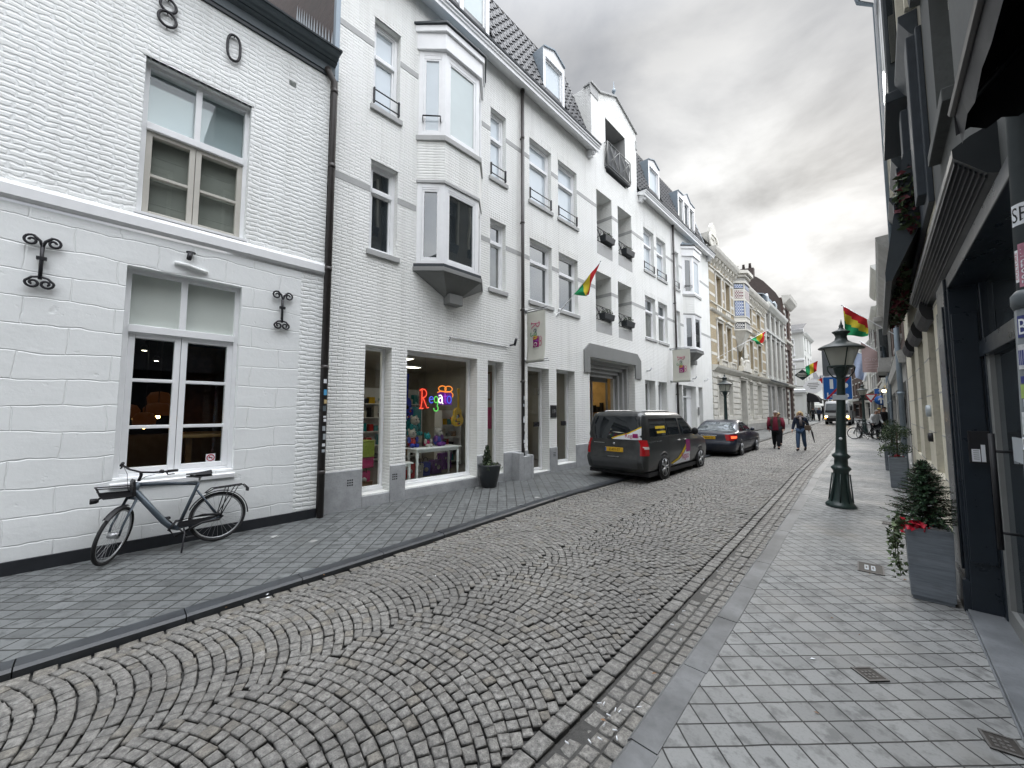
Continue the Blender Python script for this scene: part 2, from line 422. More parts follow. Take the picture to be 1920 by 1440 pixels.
M['panegrey'] = glass_dark('window_pane_curtained', (.13, .135, .125), 1.8, .5)
M['blind'] = plain('roman_blind', (.36, .355, .33), .9, .1, 0, .08, .1, 4)
M['frost'] = plain('frosted_blind', (.56, .60, .56), .8, .2, 0, .06, 0, 2)
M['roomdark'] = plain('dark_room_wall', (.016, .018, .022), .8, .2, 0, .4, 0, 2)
M['roombeige'] = plain('shop_wall', (.42, .39, .33), .8, .2, 0, .15, 0, 2)
M['roomwarm'] = plain('warm_shop_wall', (.55, .38, .17), .8, .2, 0, .3, 0, 3)
M['roomfloor'] = plain('shop_floor', (.12, .10, .085), .5, .3, 0, .3)
M['wood'] = plain('brown_wood', (.20, .105, .045), .5, .4, 0, .35, .1, 9)
M['navy'] = plain('navy_shopfront_paint', (.012, .018, .026), .3, .5, 0, .25, .06)
M['navywet'] = plain('dark_green_awning', (.009, .012, .014), .4, .45, 0, .3, .06)
M['black'] = plain('black_matt', (.012, .012, .014), .55, .35, 0, .25)
M['rubber'] = plain('tyre_rubber', (.02, .02, .021), .75, .3, 0, .2, .1, 30)
M['chrome'] = plain('polished_metal', (.60, .61, .62), .25, .5, 1, .1)
M['alu'] = plain('alloy_metal', (.42, .43, .44), .35, .5, .8, .1)
M['steel'] = plain('galvanised_steel', (.36, .37, .38), .45, .5, .6, .15)
M['greenpost'] = plain('dark_green_lamp_paint', (.012, .028, .026), .38, .5, 0, .3, .15, 25)
M['red'] = plain('red', (.50, .022, .025), .6, .3)
M['yellow'] = plain('yellow', (.62, .43, .02), .6, .3)
M['green'] = plain('green', (.02, .22, .06), .6, .3)
M['blue'] = plain('sign_blue', (.012, .11, .40), .4, .45, 0, .05)
M['signwhite'] = plain('sign_white', (.75, .77, .80), .4, .4, 0, .04)
M['signred'] = plain('sign_red', (.42, .02, .04), .4, .4, 0, .06)
M['signback'] = plain('sign_back_grey', (.155, .165, .18), .5, .4, .2, .1)
def zincbox():
    t = NT('weathered_zinc_planter'); v = t.obj(); mp = t.n('ShaderNodeMapping'); t.l(v, mp.inputs['Vector']); mp.inputs['Scale'].default_value = (2, 2, 26); n1 = t.noise(mp.outputs[0], 1.6, 5, .65); n2 = t.noise(v, 5, 4)
    c = t.mix(t.ramp(n1.outputs['Fac'], [(.3, 0), (.7, 1)]), (.12, .14, .165), (.235, .26, .285)); c = t.mix(t.ramp(n2.outputs['Fac'], [(.5, 0), (.75, .5)]), c, (.10, .11, .12))
    return t.done(t.bsdf(c, .55, .4, .1, t.bump(n1.outputs['Fac'], .15, .003)))
M['planter'] = zincbox()
M['charcoalpot'] = plain('charcoal_pot', (.022, .026, .03), .45, .45, 0, .2)
M['soil'] = stone('soil', (.03, .024, .018), .9, .4, 20, .6)
M['bark'] = plain('bark', (.06, .045, .035), .85, .2, 0, .3, .4, 20)
# ------------------------------------------------------------------ camera, sky, sun
cam = bpy.data.cameras.new('camera'); camo = bpy.data.objects.new('camera', cam); COL.objects.link(camo)
camo.location = (0, 0, 1.8); camo.rotation_euler = (rad(94), 0, rad(43.6))
cam.lens = 13.5; cam.sensor_width = 36; cam.clip_start = .05; cam.clip_end = 3000
SC.camera = camo
SC.view_settings.view_transform = 'Standard'; SC.view_settings.look = 'None'; SC.view_settings.exposure = 0
SC.cycles.max_bounces = 7; SC.cycles.diffuse_bounces = 4; SC.cycles.glossy_bounces = 4; SC.cycles.transparent_max_bounces = 12
SC.cycles.sample_clamp_indirect = 6; SC.cycles.use_denoising = True; SC.cycles.caustics_reflective = False

SUN_EL = rad(27); SUN_AZ = rad(4)          # azimuth measured clockwise from +Y
sundir = Vector((math.sin(SUN_AZ) * math.cos(SUN_EL), math.cos(SUN_AZ) * math.cos(SUN_EL), math.sin(SUN_EL)))
sl = bpy.data.lights.new('sun', 'SUN'); sl.energy = .85; sl.angle = rad(16); sl.color = (1, .96, .9)
so = bpy.data.objects.new('sun', sl); COL.objects.link(so); so.rotation_euler = (-sundir).to_track_quat('-Z', 'Y').to_euler(); so.location = (0, 30, 30)

w = bpy.data.worlds.new('World'); SC.world = w; w.use_nodes = True
class WT(NT):
    def __init__(s): s.t = w.node_tree; s.t.nodes.clear(); s.out = s.n('ShaderNodeOutputWorld')
t = WT()
sky = t.n('ShaderNodeTexSky', sky_type='NISHITA'); sky.sun_disc = False; sky.sun_elevation = SUN_EL; sky.sun_rotation = SUN_AZ; sky.air_density = 1; sky.dust_density = 2
gen = t.n('ShaderNodeTexCoord').outputs['Generated']
nrm = t.n('ShaderNodeVectorMath', operation='NORMALIZE'); t.l(gen, nrm.inputs[0]); d = nrm.outputs[0]
sp = t.n('ShaderNodeSeparateXYZ'); t.l(d, sp.inputs[0]); z = t.math('MAXIMUM', sp.outputs[2], 0)
den = t.math('ADD', z, .22)
cx = t.math('DIVIDE', sp.outputs[0], den); cy = t.math('DIVIDE', sp.outputs[1], den)
cv = t.n('ShaderNodeCombineXYZ'); t.l(cx, cv.inputs[0]); t.l(cy, cv.inputs[1]); cv.inputs[2].default_value = .37
n1 = t.noise(cv.outputs[0], 2.3, 8, .55, .25); n2 = t.noise(cv.outputs[0], .7, 4, .5, .3)
cl = t.ramp(t.math('ADD', t.math('MULTIPLY', n1.outputs['Fac'], .6), t.math('MULTIPLY', n2.outputs['Fac'], .4)), [(.38, 0), (.62, 1)])
dt = t.n('ShaderNodeVectorMath', operation='DOT_PRODUCT'); t.l(d, dt.inputs[0]); dt.inputs[1].default_value = tuple(Vector((-.17, .875, .36)).normalized())
dsun = t.math('MAXIMUM', dt.outputs['Value'], 0)
glow = t.math('POWER', dsun, 18.0); glow2 = t.math('POWER', dsun, 70.0)
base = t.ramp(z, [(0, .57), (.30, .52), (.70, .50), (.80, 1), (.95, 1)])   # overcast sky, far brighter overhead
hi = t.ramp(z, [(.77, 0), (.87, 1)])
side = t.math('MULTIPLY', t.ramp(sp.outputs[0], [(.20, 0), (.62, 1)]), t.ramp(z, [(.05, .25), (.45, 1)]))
lum = t.math('ADD', t.math('ADD', base, t.math('MULTIPLY', side, 2.6)), t.math('MULTIPLY', hi, 5.95))  # side and overhead brightness added outside the view to light the facades
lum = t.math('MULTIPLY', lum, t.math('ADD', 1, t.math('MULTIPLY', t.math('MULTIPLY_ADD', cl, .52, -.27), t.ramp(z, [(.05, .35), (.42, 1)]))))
lum = t.math('ADD', lum, t.math('MULTIPLY', glow, t.math('MULTIPLY_ADD', cl, .55, .0)))
lum = t.math('ADD', lum, t.math('MULTIPLY', glow2, .2))
tint = t.mix(cl, (.925, .975, 1.075), (1.0, 1.0, 1.0)); tint = t.mix(t.math('MINIMUM', t.math('MULTIPLY', glow, 1.2), 1), tint, (1.0, 1.0, .985))
lc = t.n('ShaderNodeCombineColor')
for i in range(3): t.l(t.math('MULTIPLY', lum, 10), lc.inputs[i])
clouds = t.mix(1, lc.outputs[0], tint, 'MULTIPLY')
allc = t.mix(.975, sky.outputs[0], clouds)
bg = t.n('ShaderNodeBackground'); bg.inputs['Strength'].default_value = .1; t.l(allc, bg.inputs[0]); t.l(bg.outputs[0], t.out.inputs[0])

# ------------------------------------------------------------------ ground, road, pavements
def zg(y): return .009 * max(0, min(y, 90) - 10)
def interp(tab, y):
    if y <= tab[0][0]: return tab[0][1]
    for (a, p), (b, q) in zip(tab, tab[1:]):
        if y <= b: return p + (q - p) * (y - a) / (b - a)
    return tab[-1][1]
KL = [(-8, -4.42), (0, -4.47), (3.5, -4.70), (7, -4.98), (10, -5.0), (24, -4.80), (60, -5.2), (140, -12)]   # road side of left kerb
KR = [(-8, -1.04), (2, -1.09), (6.5, -1.20), (14, -1.43), (20, -1.5), (60, -2.2), (140, -8)]                  # road side of right kerb
def kl(y): return interp(KL, y)
def kr(y): return interp(KR, y)
YS = [-8 + .5 * i for i in range(0, 60)] + [22 + 2 * i for i in range(0, 20)] + [62 + 6 * i for i in range(0, 13)]
def strip(mb, xa, xb, dz, y0=-8, y1=140, mi=0):
    ys = [y for y in YS if y0 <= y <= y1]
    vs = []; fs = []
    for y in ys: vs += [(xa(y), y, zg(y) + dz), (xb(y), y, zg(y) + dz)]
    for i in range(len(ys) - 1): fs.append((2 * i, 2 * i + 1, 2 * i + 3, 2 * i + 2))
    mb.add(vs, fs, mi)
g = MB()
gy = [-300, -9, 10, 30, 60, 90, 200, 2000]
vs = []; fs = []
for y in gy: vs += [(-900, y, zg(y) - .16), (900, y, zg(y) - .16)]
for i in range(len(gy) - 1): fs.append((2 * i, 2 * i + 1, 2 * i + 3, 2 * i + 2))
g.add(vs, fs); tag(g.build('ground', M['ground']), kind='structure')

mb = MB(); strip(mb, lambda y: -7.35 - (max(0, y - 50)) * .06, lambda y: kl(y) - .17, 0)
tag(mb.build('pavement', M['paveL']), kind='structure')
mb = MB(); strip(mb, lambda y: kr(y) + .165, lambda y: .75 - max(0, y - 45) * .06, 0)
tag(mb.build('pavement', M['paveR']), kind='structure')

def kerb(side):
    mb = MB(); y = -8.0; k = 0
    while y < 75:
        L = .98 if side == 'l' else .84
        L *= R.uniform(.94, 1.04); y2 = y + L - .008
        e = kl if side == 'l' else kr
        s = 1 if side == 'l' else -1          # road lies at +s
        dx = R.uniform(-.006, .006); dz = R.uniform(-.003, .003); w = .17
        P = []
        for yy in (y, y2):
            x = e(yy) + dx; zz = zg(yy) + dz + .003
            P.append([(x - s * w, yy, zz), (x - s * .022, yy, zz), (x, yy, zz - .02), (x, yy, zz - .14), (x - s * w, yy, zz - .14)])
        n = 5; o = P[0] + P[1]
        f = [(i, (i + 1) % n, n + (i + 1) % n, n + i) for i in range(n)] + [tuple(range(n)), tuple(range(2 * n - 1, n - 1, -1))]
        if s > 0: f = [tuple(reversed(q)) for q in f]
        mi = 0
        mb.add(o, f, mi); y += L; k += 1
    tag(mb.build('kerb', M['bluestone_dark'] if side == 'l' else M['kerbpale']), kind='structure')
kerb('l'); kerb('r')

# road: segmental arcs of granite setts, two fans wide, and a three row gutter
V = []; F = []; T = []
def sett(q, z, hgt, tone, rise):
    """q: 4 ground corners (x,y) ccw; rounded stone with a domed top"""
    cx = sum(p[0] for p in q) / 4; cy = sum(p[1] for p in q) / 4
    o = len(V)
    tx = R.gauss(0, .022); ty = R.gauss(0, .022)
    for sc, dz in ((1.0, -hgt), (.99, -.011), (.93, -.002), (.60, .0015)):
        for (x, y) in q:
            X = cx + (x - cx) * sc + (R.uniform(-.003, .003) if sc > .8 else 0); Y = cy + (y - cy) * sc + (R.uniform(-.003, .003) if sc > .8 else 0)
            V.append((X, Y, z + dz + rise + (X - cx) * tx + (Y - cy) * ty))
    V.append((cx, cy, z + .002 + rise))
    for k in range(3):
        for i in range(4):
            j = (i + 1) % 4
            F.append((o + 4 * k + i, o + 4 * k + j, o + 4 * k + 4 + j, o + 4 * k + 4 + i)); T.append((tone[0], tone[1], (1.0, .38, 0.0)[k]))
    for i in range(4):
        F.append((o + 12 + i, o + 12 + (i + 1) % 4, o + 16)); T.append((tone[0], tone[1], 0))
RZ = -.058
ROAD_END = 62.0
GW = .31; LW = .13
def road_z(y, x):
    a = kl(y); b = kr(y); s = (x - a) / (b - a)
    return zg(y) + RZ + .045 * (1 - (2 * s - 1) ** 2)
RAD = 1.30; WR = 1.56; EW = .125
yk = -3.2
while yk < ROAD_END:
    near = yk < 14
    sp_ = .083 * R.uniform(.95, 1.05)
    for c in (0, 1):
        XL, XC = kl(yk + .1) + LW, kr(yk + .1) - GW - EW - WR
        HALF = WR / 2 if c else (XC - XL) / 2
        jag = R.uniform(-.035, .035); amax = math.asin(min(.8, (HALF + .002 + (0 if c else 0)) / RAD)); xmid = XC + HALF if c else XL + HALF
        # walk along the arc
        ang = -amax + (.03 * math.sin(yk * 61) if c else 0); amax = amax + (.03 * math.sin(yk * 61) if not c else 0)
        while ang < amax - .01:
            da = (R.uniform(.074, .104)) / RAD
            if ang + da > amax - .035: da = amax - ang
            a0 = ang + .0033 / RAD; a1 = ang + da - .0033 / RAD
            g_ = .0036
            pts = []
            for (a, e) in ((a0, -1), (a1, -1), (a1, 1), (a0, 1)):
                u = RAD * math.sin(a)
                # radial stones: shear the joints so they point at the arc centre
                u2 = u + e * (sp_ / 2) * math.sin(a) * math.cos(a); yy = yk + math.sqrt(RAD * RAD - u2 * u2) - RAD * .9 - (0 if c else .1) + e * (sp_ / 2 - g_)
                pts.append((xmid + u2 + R.uniform(-.005, .005), yy + R.uniform(-.005, .005)))
            mx = sum(p[0] for p in pts) / 4; my = sum(p[1] for p in pts) / 4
            tone = (min(1, max(0, R.gauss(.5, .15))), 1.0 if R.random() < .10 else R.uniform(0, .25))
            sett(pts, road_z(my, mx), .05, tone, R.gauss(0, .0026))
            ang += da
    yk += sp_
# one course of setts along the left kerb, three along the right gutter
y = -3.0
while y < ROAD_END:
    L = R.uniform(.12, .19)
    a = kl(y) + .008; b = kl(y) + LW - .006
    sett([(a, y + .006), (b, y + .006), (b, y + L - .006), (a, y + L - .006)], road_z(y, a), .05, (R.uniform(.3, .8), R.uniform(.3, 1)), R.gauss(0, .003))
    y += L
y = -3.0
while y < ROAD_END:      # edging course between the fans and the gutter
    L = R.uniform(.11, .17); b = kr(y) - GW - .004; a = b - EW + .012
    sett([(a, y + .005), (b, y + .005), (b, y + L - .005), (a, y + L - .005)], road_z(y, b), .05, (R.uniform(.35, .7), R.uniform(0, .25)), R.gauss(0, .003))
    y += L
for row in range(3):
    y = -3.0
    while y < ROAD_END:
        L = R.uniform(.10, .16)
        x0 = kr(y) - GW + .016 + row * (GW - .02) / 3; x1 = x0 + (GW - .02) / 3 - .009
        sett([(x0, y + .006), (x1, y + .006), (x1 + R.uniform(-.004, .004), y + L - .006), (x0, y + L - .006)], zg(y) + RZ - .012, .05, (R.uniform(.3, .85), R.uniform(.1, .5)), R.gauss(0, .003))
        y += L
o0 = len(F)
me = bpy.data.meshes.new('road')
ys = [y for y in YS if y <= 140]
b0 = len(V)
for y in ys:
    dz = -.026 if y < ROAD_END - 1 else -.004
    for k in range(9):
        x = kl(y) + (kr(y) - kl(y)) * k / 8; V.append((x, y, road_z(y, x) + dz))
for i in range(len(ys) - 1):
    for k in range(8):
        F.append((b0 + i * 9 + k, b0 + i * 9 + k + 1, b0 + (i + 1) * 9 + k + 1, b0 + (i + 1) * 9 + k)); T.append((.4, .1, .82 if ys[i] < ROAD_END - 1 else .2))
me.from_pydata(V, [], F); me.materials.append(M['cobble'])
at = me.attributes.new('tone', 'FLOAT_COLOR', 'CORNER')
arr = np.ones((len(me.loops), 4), dtype=np.float32); li = 0
tot = np.empty(len(me.polygons), dtype=np.int32); me.polygons.foreach_get('loop_total', tot)
arr[:, :3] = np.repeat(np.array(T, dtype=np.float32), tot, axis=0)
at.data.foreach_set('color', arr.ravel())
sm = np.ones(len(me.polygons), dtype=bool); me.polygons.foreach_set('use_smooth', sm); me.update()
ro = bpy.data.objects.new('road', me); COL.objects.link(ro); tag(ro, kind='structure')
# ------------------------------------------------------------------ facade tools (u along, d outward, z up; facade faces local -Y)
def wall(mb, u0, u1, z0, z1, ops=(), d=0, dep=.2, mi=0, rmi=None, top=None):
    us = sorted(set([u0, u1] + [min(u1, max(u0, x)) for o in ops for x in o[:2]]))
    zs = sorted(set([z0, z1] + [min(z1, max(z0, x)) for o in ops for x in o[2:4]]))
    for a, b in zip(us, us[1:]):
        for p, q in zip(zs, zs[1:]):
            cu, cz = (a + b) / 2, (p + q) / 2
            if any(o[0] < cu < o[1] and o[2] < cz < o[3] for o in ops): continue
            mb.quad((a, -d, p), (b, -d, p), (b, -d, q), (a, -d, q), mi)
    for o in ops:
        a, b, p, q = o[:4]; D = d - (o[4] if len(o) > 4 else dep); r = mi if rmi is None else rmi
        mb.quad((a, -d, p), (a, -d, q), (a, -D, q), (a, -D, p), r)
        mb.quad((b, -d, q), (b, -d, p), (b, -D, p), (b, -D, q), r)
        mb.quad((a, -d, q), (b, -d, q), (b, -D, q), (a, -D, q), r)
        mb.quad((a, -d, p), (a, -D, p), (b, -D, p), (b, -d, p), r)
def rect_frame(mb, u0, u1, z0, z1, w, d0, d1, mi=0, wb=None):
    wb = w if wb is None else wb
    mb.ub(u0, u0 + w, d0, d1, z0, z1, mi); mb.ub(u1 - w, u1, d0, d1, z0, z1, mi)
    mb.ub(u0 + w, u1 - w, d0, d1, z1 - w, z1, mi); mb.ub(u0 + w, u1 - w, d0, d1, z0, z0 + wb, mi)
def window(par, u0, u1, z0, z1, rec=.12, trans=None, mull=(), pane='pane', frame='white', sill=None, rail=False, low=None, fw=.065, base_d=0, name='window', tpane=None, bars=(), sillmat='band'):
    d1 = base_d - rec; d0 = d1 - .09
    f = MB(); rect_frame(f, u0, u1, z0, z1, fw, d0, d1)
    cells = []; zt = trans
    zz = [(z0 + fw, z1 - fw, pane)] if not zt else [(z0 + fw, zt - .04, pane), (zt + .04, z1 - fw, tpane or pane)]
    if zt: f.ub(u0 + fw, u1 - fw, d0, d1 + .025, zt - .045, zt + .045)
    us = [u0 + fw] + list(mull) + [u1 - fw]
    for m in mull: f.ub(m - .035, m + .035, d0, d1 + .012, z0 + fw, z1 - fw)
    P = {}
    for (a, b, pn) in zz:
        for i in range(len(us) - 1):
            p = us[i] + (.035 if i else 0); q = us[i + 1] - (.035 if i < len(us) - 2 else 0)
            rect_frame(f, p, q, a, b, .04, d0 + .01, d1 - .022)
            for bz in bars:
                if a < bz < b: f.ub(p + .04, q - .04, d0 + .02, d1 - .03, bz - .014, bz + .014)
            P.setdefault(pn, MB()).quad((p + .03, -(d0 + .03), a + .03), (q - .03, -(d0 + .03), a + .03), (q - .03, -(d0 + .03), b - .03), (p + .03, -(d0 + .03), b - .03))
    fo = f.build(name, M[frame], par, bevel=.006)
    for pn, m in P.items(): m.split('pane', M[pn], fo)
    if sill:
        s = MB(); s.ub(u0 - .06, u1 + .06, base_d - rec, base_d + sill, z0 - .11, z0 - .003); s.build('sill', M[sillmat], fo, bevel=.006)
    if rail:
        s = MB()
        for zr in (z0 + .1, z0 + .34): s.tube([(u0 - .0, -(base_d + .02), zr), (u1 + .0, -(base_d + .02), zr)], .014, 6)
        for uu in (u0 + .02, u1 - .02): s.ub(uu - .015, uu + .015, base_d - .02, base_d + .03, z0 + .06, z0 + .38)
        s.build('railing', M['iron'], fo)
    return fo
def building(name, label, x, rz=rad(90), y=0, cat='house', group=None):
    return thing(name, label, cat, (x, y, 0), rz, group)

# ------------------------------------------------------------------ A: white house with the date numerals
A = building('townhouse', 'white painted house with stone ground floor, dark gutter and iron numerals on its wall', -7.0)
wu = (.12, 1.34, 4.43, 6.64); wl = (.08, 1.33, .93, 3.70)
SZ = 4.24
m = MB(); wall(m, -6, 2.52, SZ + .1, 8.2, [(*wu, .16), (1.85, 1.96, 7.34, 7.44, .25)])
# soldier course over the upper window, slightly proud
for k in range(15):
    a = wu[0] - .04 + k * (wu[1] - wu[0] + .08) / 15; m.ub(a + .004, a + .078, -.05, .006 + R.uniform(0, .006), wu[3], wu[3] + .24)
m.quad((2.52, 0, SZ), (2.52, 9, SZ), (2.52, 9, 8.3), (2.52, 0, 8.3)); m.quad((-6, 9, 0), (-6, 0, 0), (-6, 0, 8.3), (-6, 9, 8.3))
m.build('upper_wall', M['brickA'], A)
m = MB(); wall(m, -6, 2.16, .15, SZ - .08, [(*wl, .17)]); m.build('stone_wall', M['blocks'], A)
m = MB(); wall(m, 2.16, 2.52, .15, SZ - .08); m.quad((2.52, 0, 0), (2.52, 9, 0), (2.52, 9, SZ), (2.52, 0, SZ)); m.build('corner_pier', M['brickA'], A)
m = MB(); m.prof([(0, SZ - .05), (.03, SZ - .04), (.055, SZ - .01), (.055, SZ + .11), (.035, SZ + .16), (0, SZ + .17)], -6, 2.52); m.build('string_course', M['white'], A, bevel=.006)
m = MB(); m.ub(-6, 2.52, -.1, .022, -.15, .15); m.build('plinth', M['tar'], A, bevel=.005)
m = MB(); m.prof([(0, 7.96), (.045, 7.96), (.045, 8.10), (.07, 8.11), (.07, 8.125), (.12, 8.14), (.12, 8.155), (.17, 8.165), (.19, 8.20), (.25, 8.215), (.28, 8.255), (0, 8.255)], -6, 2.58); m.build('cornice', M['slateblue'], A, bevel=.004)
m = MB(); m.prof([(.0, 7.90), (.028, 7.90), (.028, 7.958), (0, 7.958)], -6, 2.5); m.prof([(.16, 8.257), (.30, 8.257), (.305, 8.285), (.16, 8.285)], -6, 2.60); m.prof([(.075, 8.1265), (.123, 8.1415), (.123, 8.1535), (.075, 8.15)], -6, 2.582); m.prof([(.195, 8.203), (.252, 8.217), (.252, 8.222), (.195, 8.215)], -6, 2.582)
m.build('gutter', M['slatedark'], A)
m = MB(); m.quad((-6, -.15, 8.27), (2.5, -.15, 8.27), (2.5, 4.0, 12.2), (-6, 4.0, 12.2)); m.quad((2.5, 8.2, 8.27), (-6, 8.2, 8.27), (-6, 4.0, 12.2), (2.5, 4.0, 12.2)); m.build('roof', M['slate'], A)
# upper window: greige sashes with roman blinds
u0, u1, z0, z1 = wu
f = MB(); rect_frame(f, u0, u1, z0, z1, .055, -.26, -.13); zt = 5.74; um = (u0 + u1) / 2 - .02
f.ub(u0 + .05, u1 - .05, -.25, -.105, zt - .05, zt + .05); f.ub(um - .035, um + .035, -.25, -.115, zt + .05, z1 - .05)
wf = f.build('window', M['white'], A, bevel=.006, label='upper window with greige sashes and roman blinds')
s = MB()
for a, b in ((u0 + .055, um - .003), (um + .003, u1 - .055)):
    rect_frame(s, a, b, z0 + .055, zt - .05, .065, -.25, -.15); s.ub(a + .06, b - .06, -.24, -.158, 5.045, 5.085)
s.build('sash', M['creampaint'], wf, bevel=.005)
p = MB()
for a, b in ((u0 + .1, um - .05), (um + .05, u1 - .1)): p.quad((a, .215, z0 + .1), (b, .215, z0 + .1), (b, .215, zt - .1), (a, .215, zt - .1))
for a, b in ((u0 + .05, um - .03), (um + .03, u1 - .05)): p.quad((a, .2, zt + .045), (b, .2, zt + .045), (b, .2, z1 - .05), (a, .2, z1 - .05))
p.split('pane', M['glass'], wf)
b = MB()
for a, c in ((u0 + .05, um - .01), (um + .01, u1 - .05)):
    zz = [z0, 4.72, 5.05, 5.40, zt]
    for q, r in zip(zz, zz[1:]):
        b.quad((a, .30, q), (c, .30, q), (c, .265, r), (a, .265, r)); b.ub(a, c, -.29, -.262, r - .012, r)
    b.quad((a, .30, zt), (c, .30, zt), (c, .30, z1), (a, .30, z1), 1)  # pale sheet behind the top panes stands in for reflected sky
b.build('blind', [M['blind'], M['panesky']], wf)
s = MB(); s.ub(u0 - .02, u1 + .02, -.16, .03, z0 - .012, z0 + .022); s.build('sill', M['white'], wf)
# lower window, a look into the dark room
u0, u1, z0, z1 = wl
f = MB(); rect_frame(f, u0, u1, z0, z1, .055, -.27, -.12, wb=.05); zt = 2.895; um = .675
f.ub(u0 + .05, u1 - .05, -.26, -.095, zt - .05, zt + .05); f.ub(um - .035, um + .035, -.26, -.11, zt + .05, z1 - .05)
lw = f.build('window', M['white'], A, bevel=.006, label='ground floor window with six dark panes')
s = MB()
for a, b in ((u0 + .055, um - .003), (um + .003, u1 - .055)):
    rect_frame(s, a, b, z0 + .052, zt - .05, .068, -.25, -.14)
    for zb in (1.585, 2.21): s.ub(a + .06, b - .06, -.24, -.146, zb - .022, zb + .022)
s.build('sash', M['white'], lw, bevel=.005)
p = MB()
for a, b in ((u0 + .1, um - .05), (um + .05, u1 - .1)): p.quad((a, .205, z0 + .1), (b, .205, z0 + .1), (b, .205, zt - .1), (a, .205, zt - .1))
p.split('pane', M['glass'], lw)
p = MB()
for a, b in ((u0 + .05, um - .03), (um + .03, u1 - .05)): p.quad((a, .2, zt + .045), (b, .2, zt + .045), (b, .2, z1 - .05), (a, .2, z1 - .05))
p.split('top_pane', M['frost'], lw)
s = MB(); s.prof([(-.13, .82), (.022, .82), (.026, .875), (.02, .885), (-.13, .93)], u0 - .02, u1 + .02); s.ub(u0, u1, -.12, -.02, .885, .945); s.build('sill', M['white'], lw, bevel=.005)
s = MB(); s.ub(1.03, 1.14, -.21, -.2, 1.055, 1.165); k = s.build('sticker', M['signwhite'], lw)
s = MB(); s.tube([(1.085 + .043 * math.cos(a), .1985, 1.11 + .043 * math.sin(a)) for a in [i * math.pi / 10 for i in range(20)]], .006, 5, closed=True); s.tube([(1.057, .1985, 1.139), (1.113, .1985, 1.081)], .005, 5); s.ub(1.062, 1.108, -.2002, -.199, 1.104, 1.114, 1); s.build('no_smoking_mark', [M['signred'], M['black']], lw)
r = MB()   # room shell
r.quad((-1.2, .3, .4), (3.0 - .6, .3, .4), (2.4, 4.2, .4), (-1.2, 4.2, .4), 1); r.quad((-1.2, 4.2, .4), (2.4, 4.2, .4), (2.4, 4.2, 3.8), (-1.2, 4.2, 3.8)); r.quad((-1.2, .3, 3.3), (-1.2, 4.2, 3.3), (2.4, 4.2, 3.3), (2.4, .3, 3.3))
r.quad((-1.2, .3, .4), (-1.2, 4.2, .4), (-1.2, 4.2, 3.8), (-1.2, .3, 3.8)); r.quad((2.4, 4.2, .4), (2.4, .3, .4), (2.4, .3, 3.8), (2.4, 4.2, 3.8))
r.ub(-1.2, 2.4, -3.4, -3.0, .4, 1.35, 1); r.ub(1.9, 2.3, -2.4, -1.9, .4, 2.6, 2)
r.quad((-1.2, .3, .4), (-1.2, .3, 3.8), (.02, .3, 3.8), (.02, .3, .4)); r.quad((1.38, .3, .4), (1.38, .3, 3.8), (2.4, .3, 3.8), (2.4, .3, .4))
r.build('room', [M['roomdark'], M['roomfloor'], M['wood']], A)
M['bulb'] = emit('warm_bulb', (1.0, .55, .18), 26); M['spot'] = emit('white_spot', (1, .9, .7), 20); M['shadeamber'] = emit('amber_glass_shade', (1, .30, .07), .022, (.07, .024, .01))
def pendant(u, d, z, r, label):
    o = thing('pendant_lamp', label, 'lamp', (-7.0 - d, u, z), 0, 'pendant lamps in the dark room')
    s = MB(); s.lathe([(.02, .12), (r * .7, .10), (r, .02), (r * .92, -.1), (r * .85, -.1), (r * .93, .02), (.02, .11)], n=14); s.build('lamp_shade', M['shadeamber'], o)
    s = MB(); s.ball((0, 0, -.125), .030, 8, 6); s.build('bulb', M['bulb'], o)
    s = MB(); s.tube([(0, 0, .1), (0, 0, 3.29 - z)], .006, 5); s.build('cord', M['black'], o)
pendant(.62, 2.2, 2.02, .17, 'highest of the amber pendant lamps glowing in the dark room'); pendant(.60, 2.0, 1.82, .20, 'wide amber pendant lamp below the highest one in the dark room')
pendant(.22, 1.9, 1.79, .16, 'leftmost amber pendant lamp glowing in the dark room'); pendant(.42, 1.7, 1.66, .15, 'lowest amber pendant lamp glowing in the dark room')
for i, (u, d, z) in enumerate(((.36, 1.6, 2.78), (.2, 2.6, 2.74), (.56, 2.4, 2.7))):
    s = MB(); s.lathe([(.05, 0), (.05, .05), (.03, .09)], (-7.0 - d, u, z), 10, 0); s.lathe([(.001, -.004), (.032, -.003)], (-7.0 - d, u, z), 10, 1); s.tube([(-7.0 - d, u, z + .08), (-7.0 - d, u, 3.3)], .008, 6, 0)
    tag(s.build('ceiling_spot', [M['black'], M['spot']]), ('bright white ceiling spotlight behind the upper left dark pane', 'dim ceiling spotlight at the far left of the dark room', 'dim ceiling spotlight near the middle of the dark room')[i], 'lamp', 'ceiling spotlights in the dark room')
o = thing('wooden_table', 'pale wooden table top behind the lower right window pane', 'table', (-8.3, 1.55, .4), 0)
s = MB(); s.box(-.55, .55, -.75, .75, .98, 1.03); s.build('table_top', plain('pale_oak', (.45, .27, .11), .4, .4, 0, .25, .05, 5), o, bevel=.01)
for x in (-.45, .45):
    for y in (-.65, .65):
        s = MB(); s.box(x - .035, x + .035, y - .035, y + .035, 0, .98); s.build('leg', M['wood'], o)
M['glowwall'] = plain('warm_glow_brown', (.075, .035, .02), .8, .2, 0, .5)  # brown panel colour stands in for warm glow inside the room
s = MB(); s.ub(1.05, 1.75, -3.05, -2.98, 1.5, 3.1); tag(s.build('glow_panel', M['glowwall']), None); x = s; 
q = bpy.data.objects['glow_panel']; q.parent = A
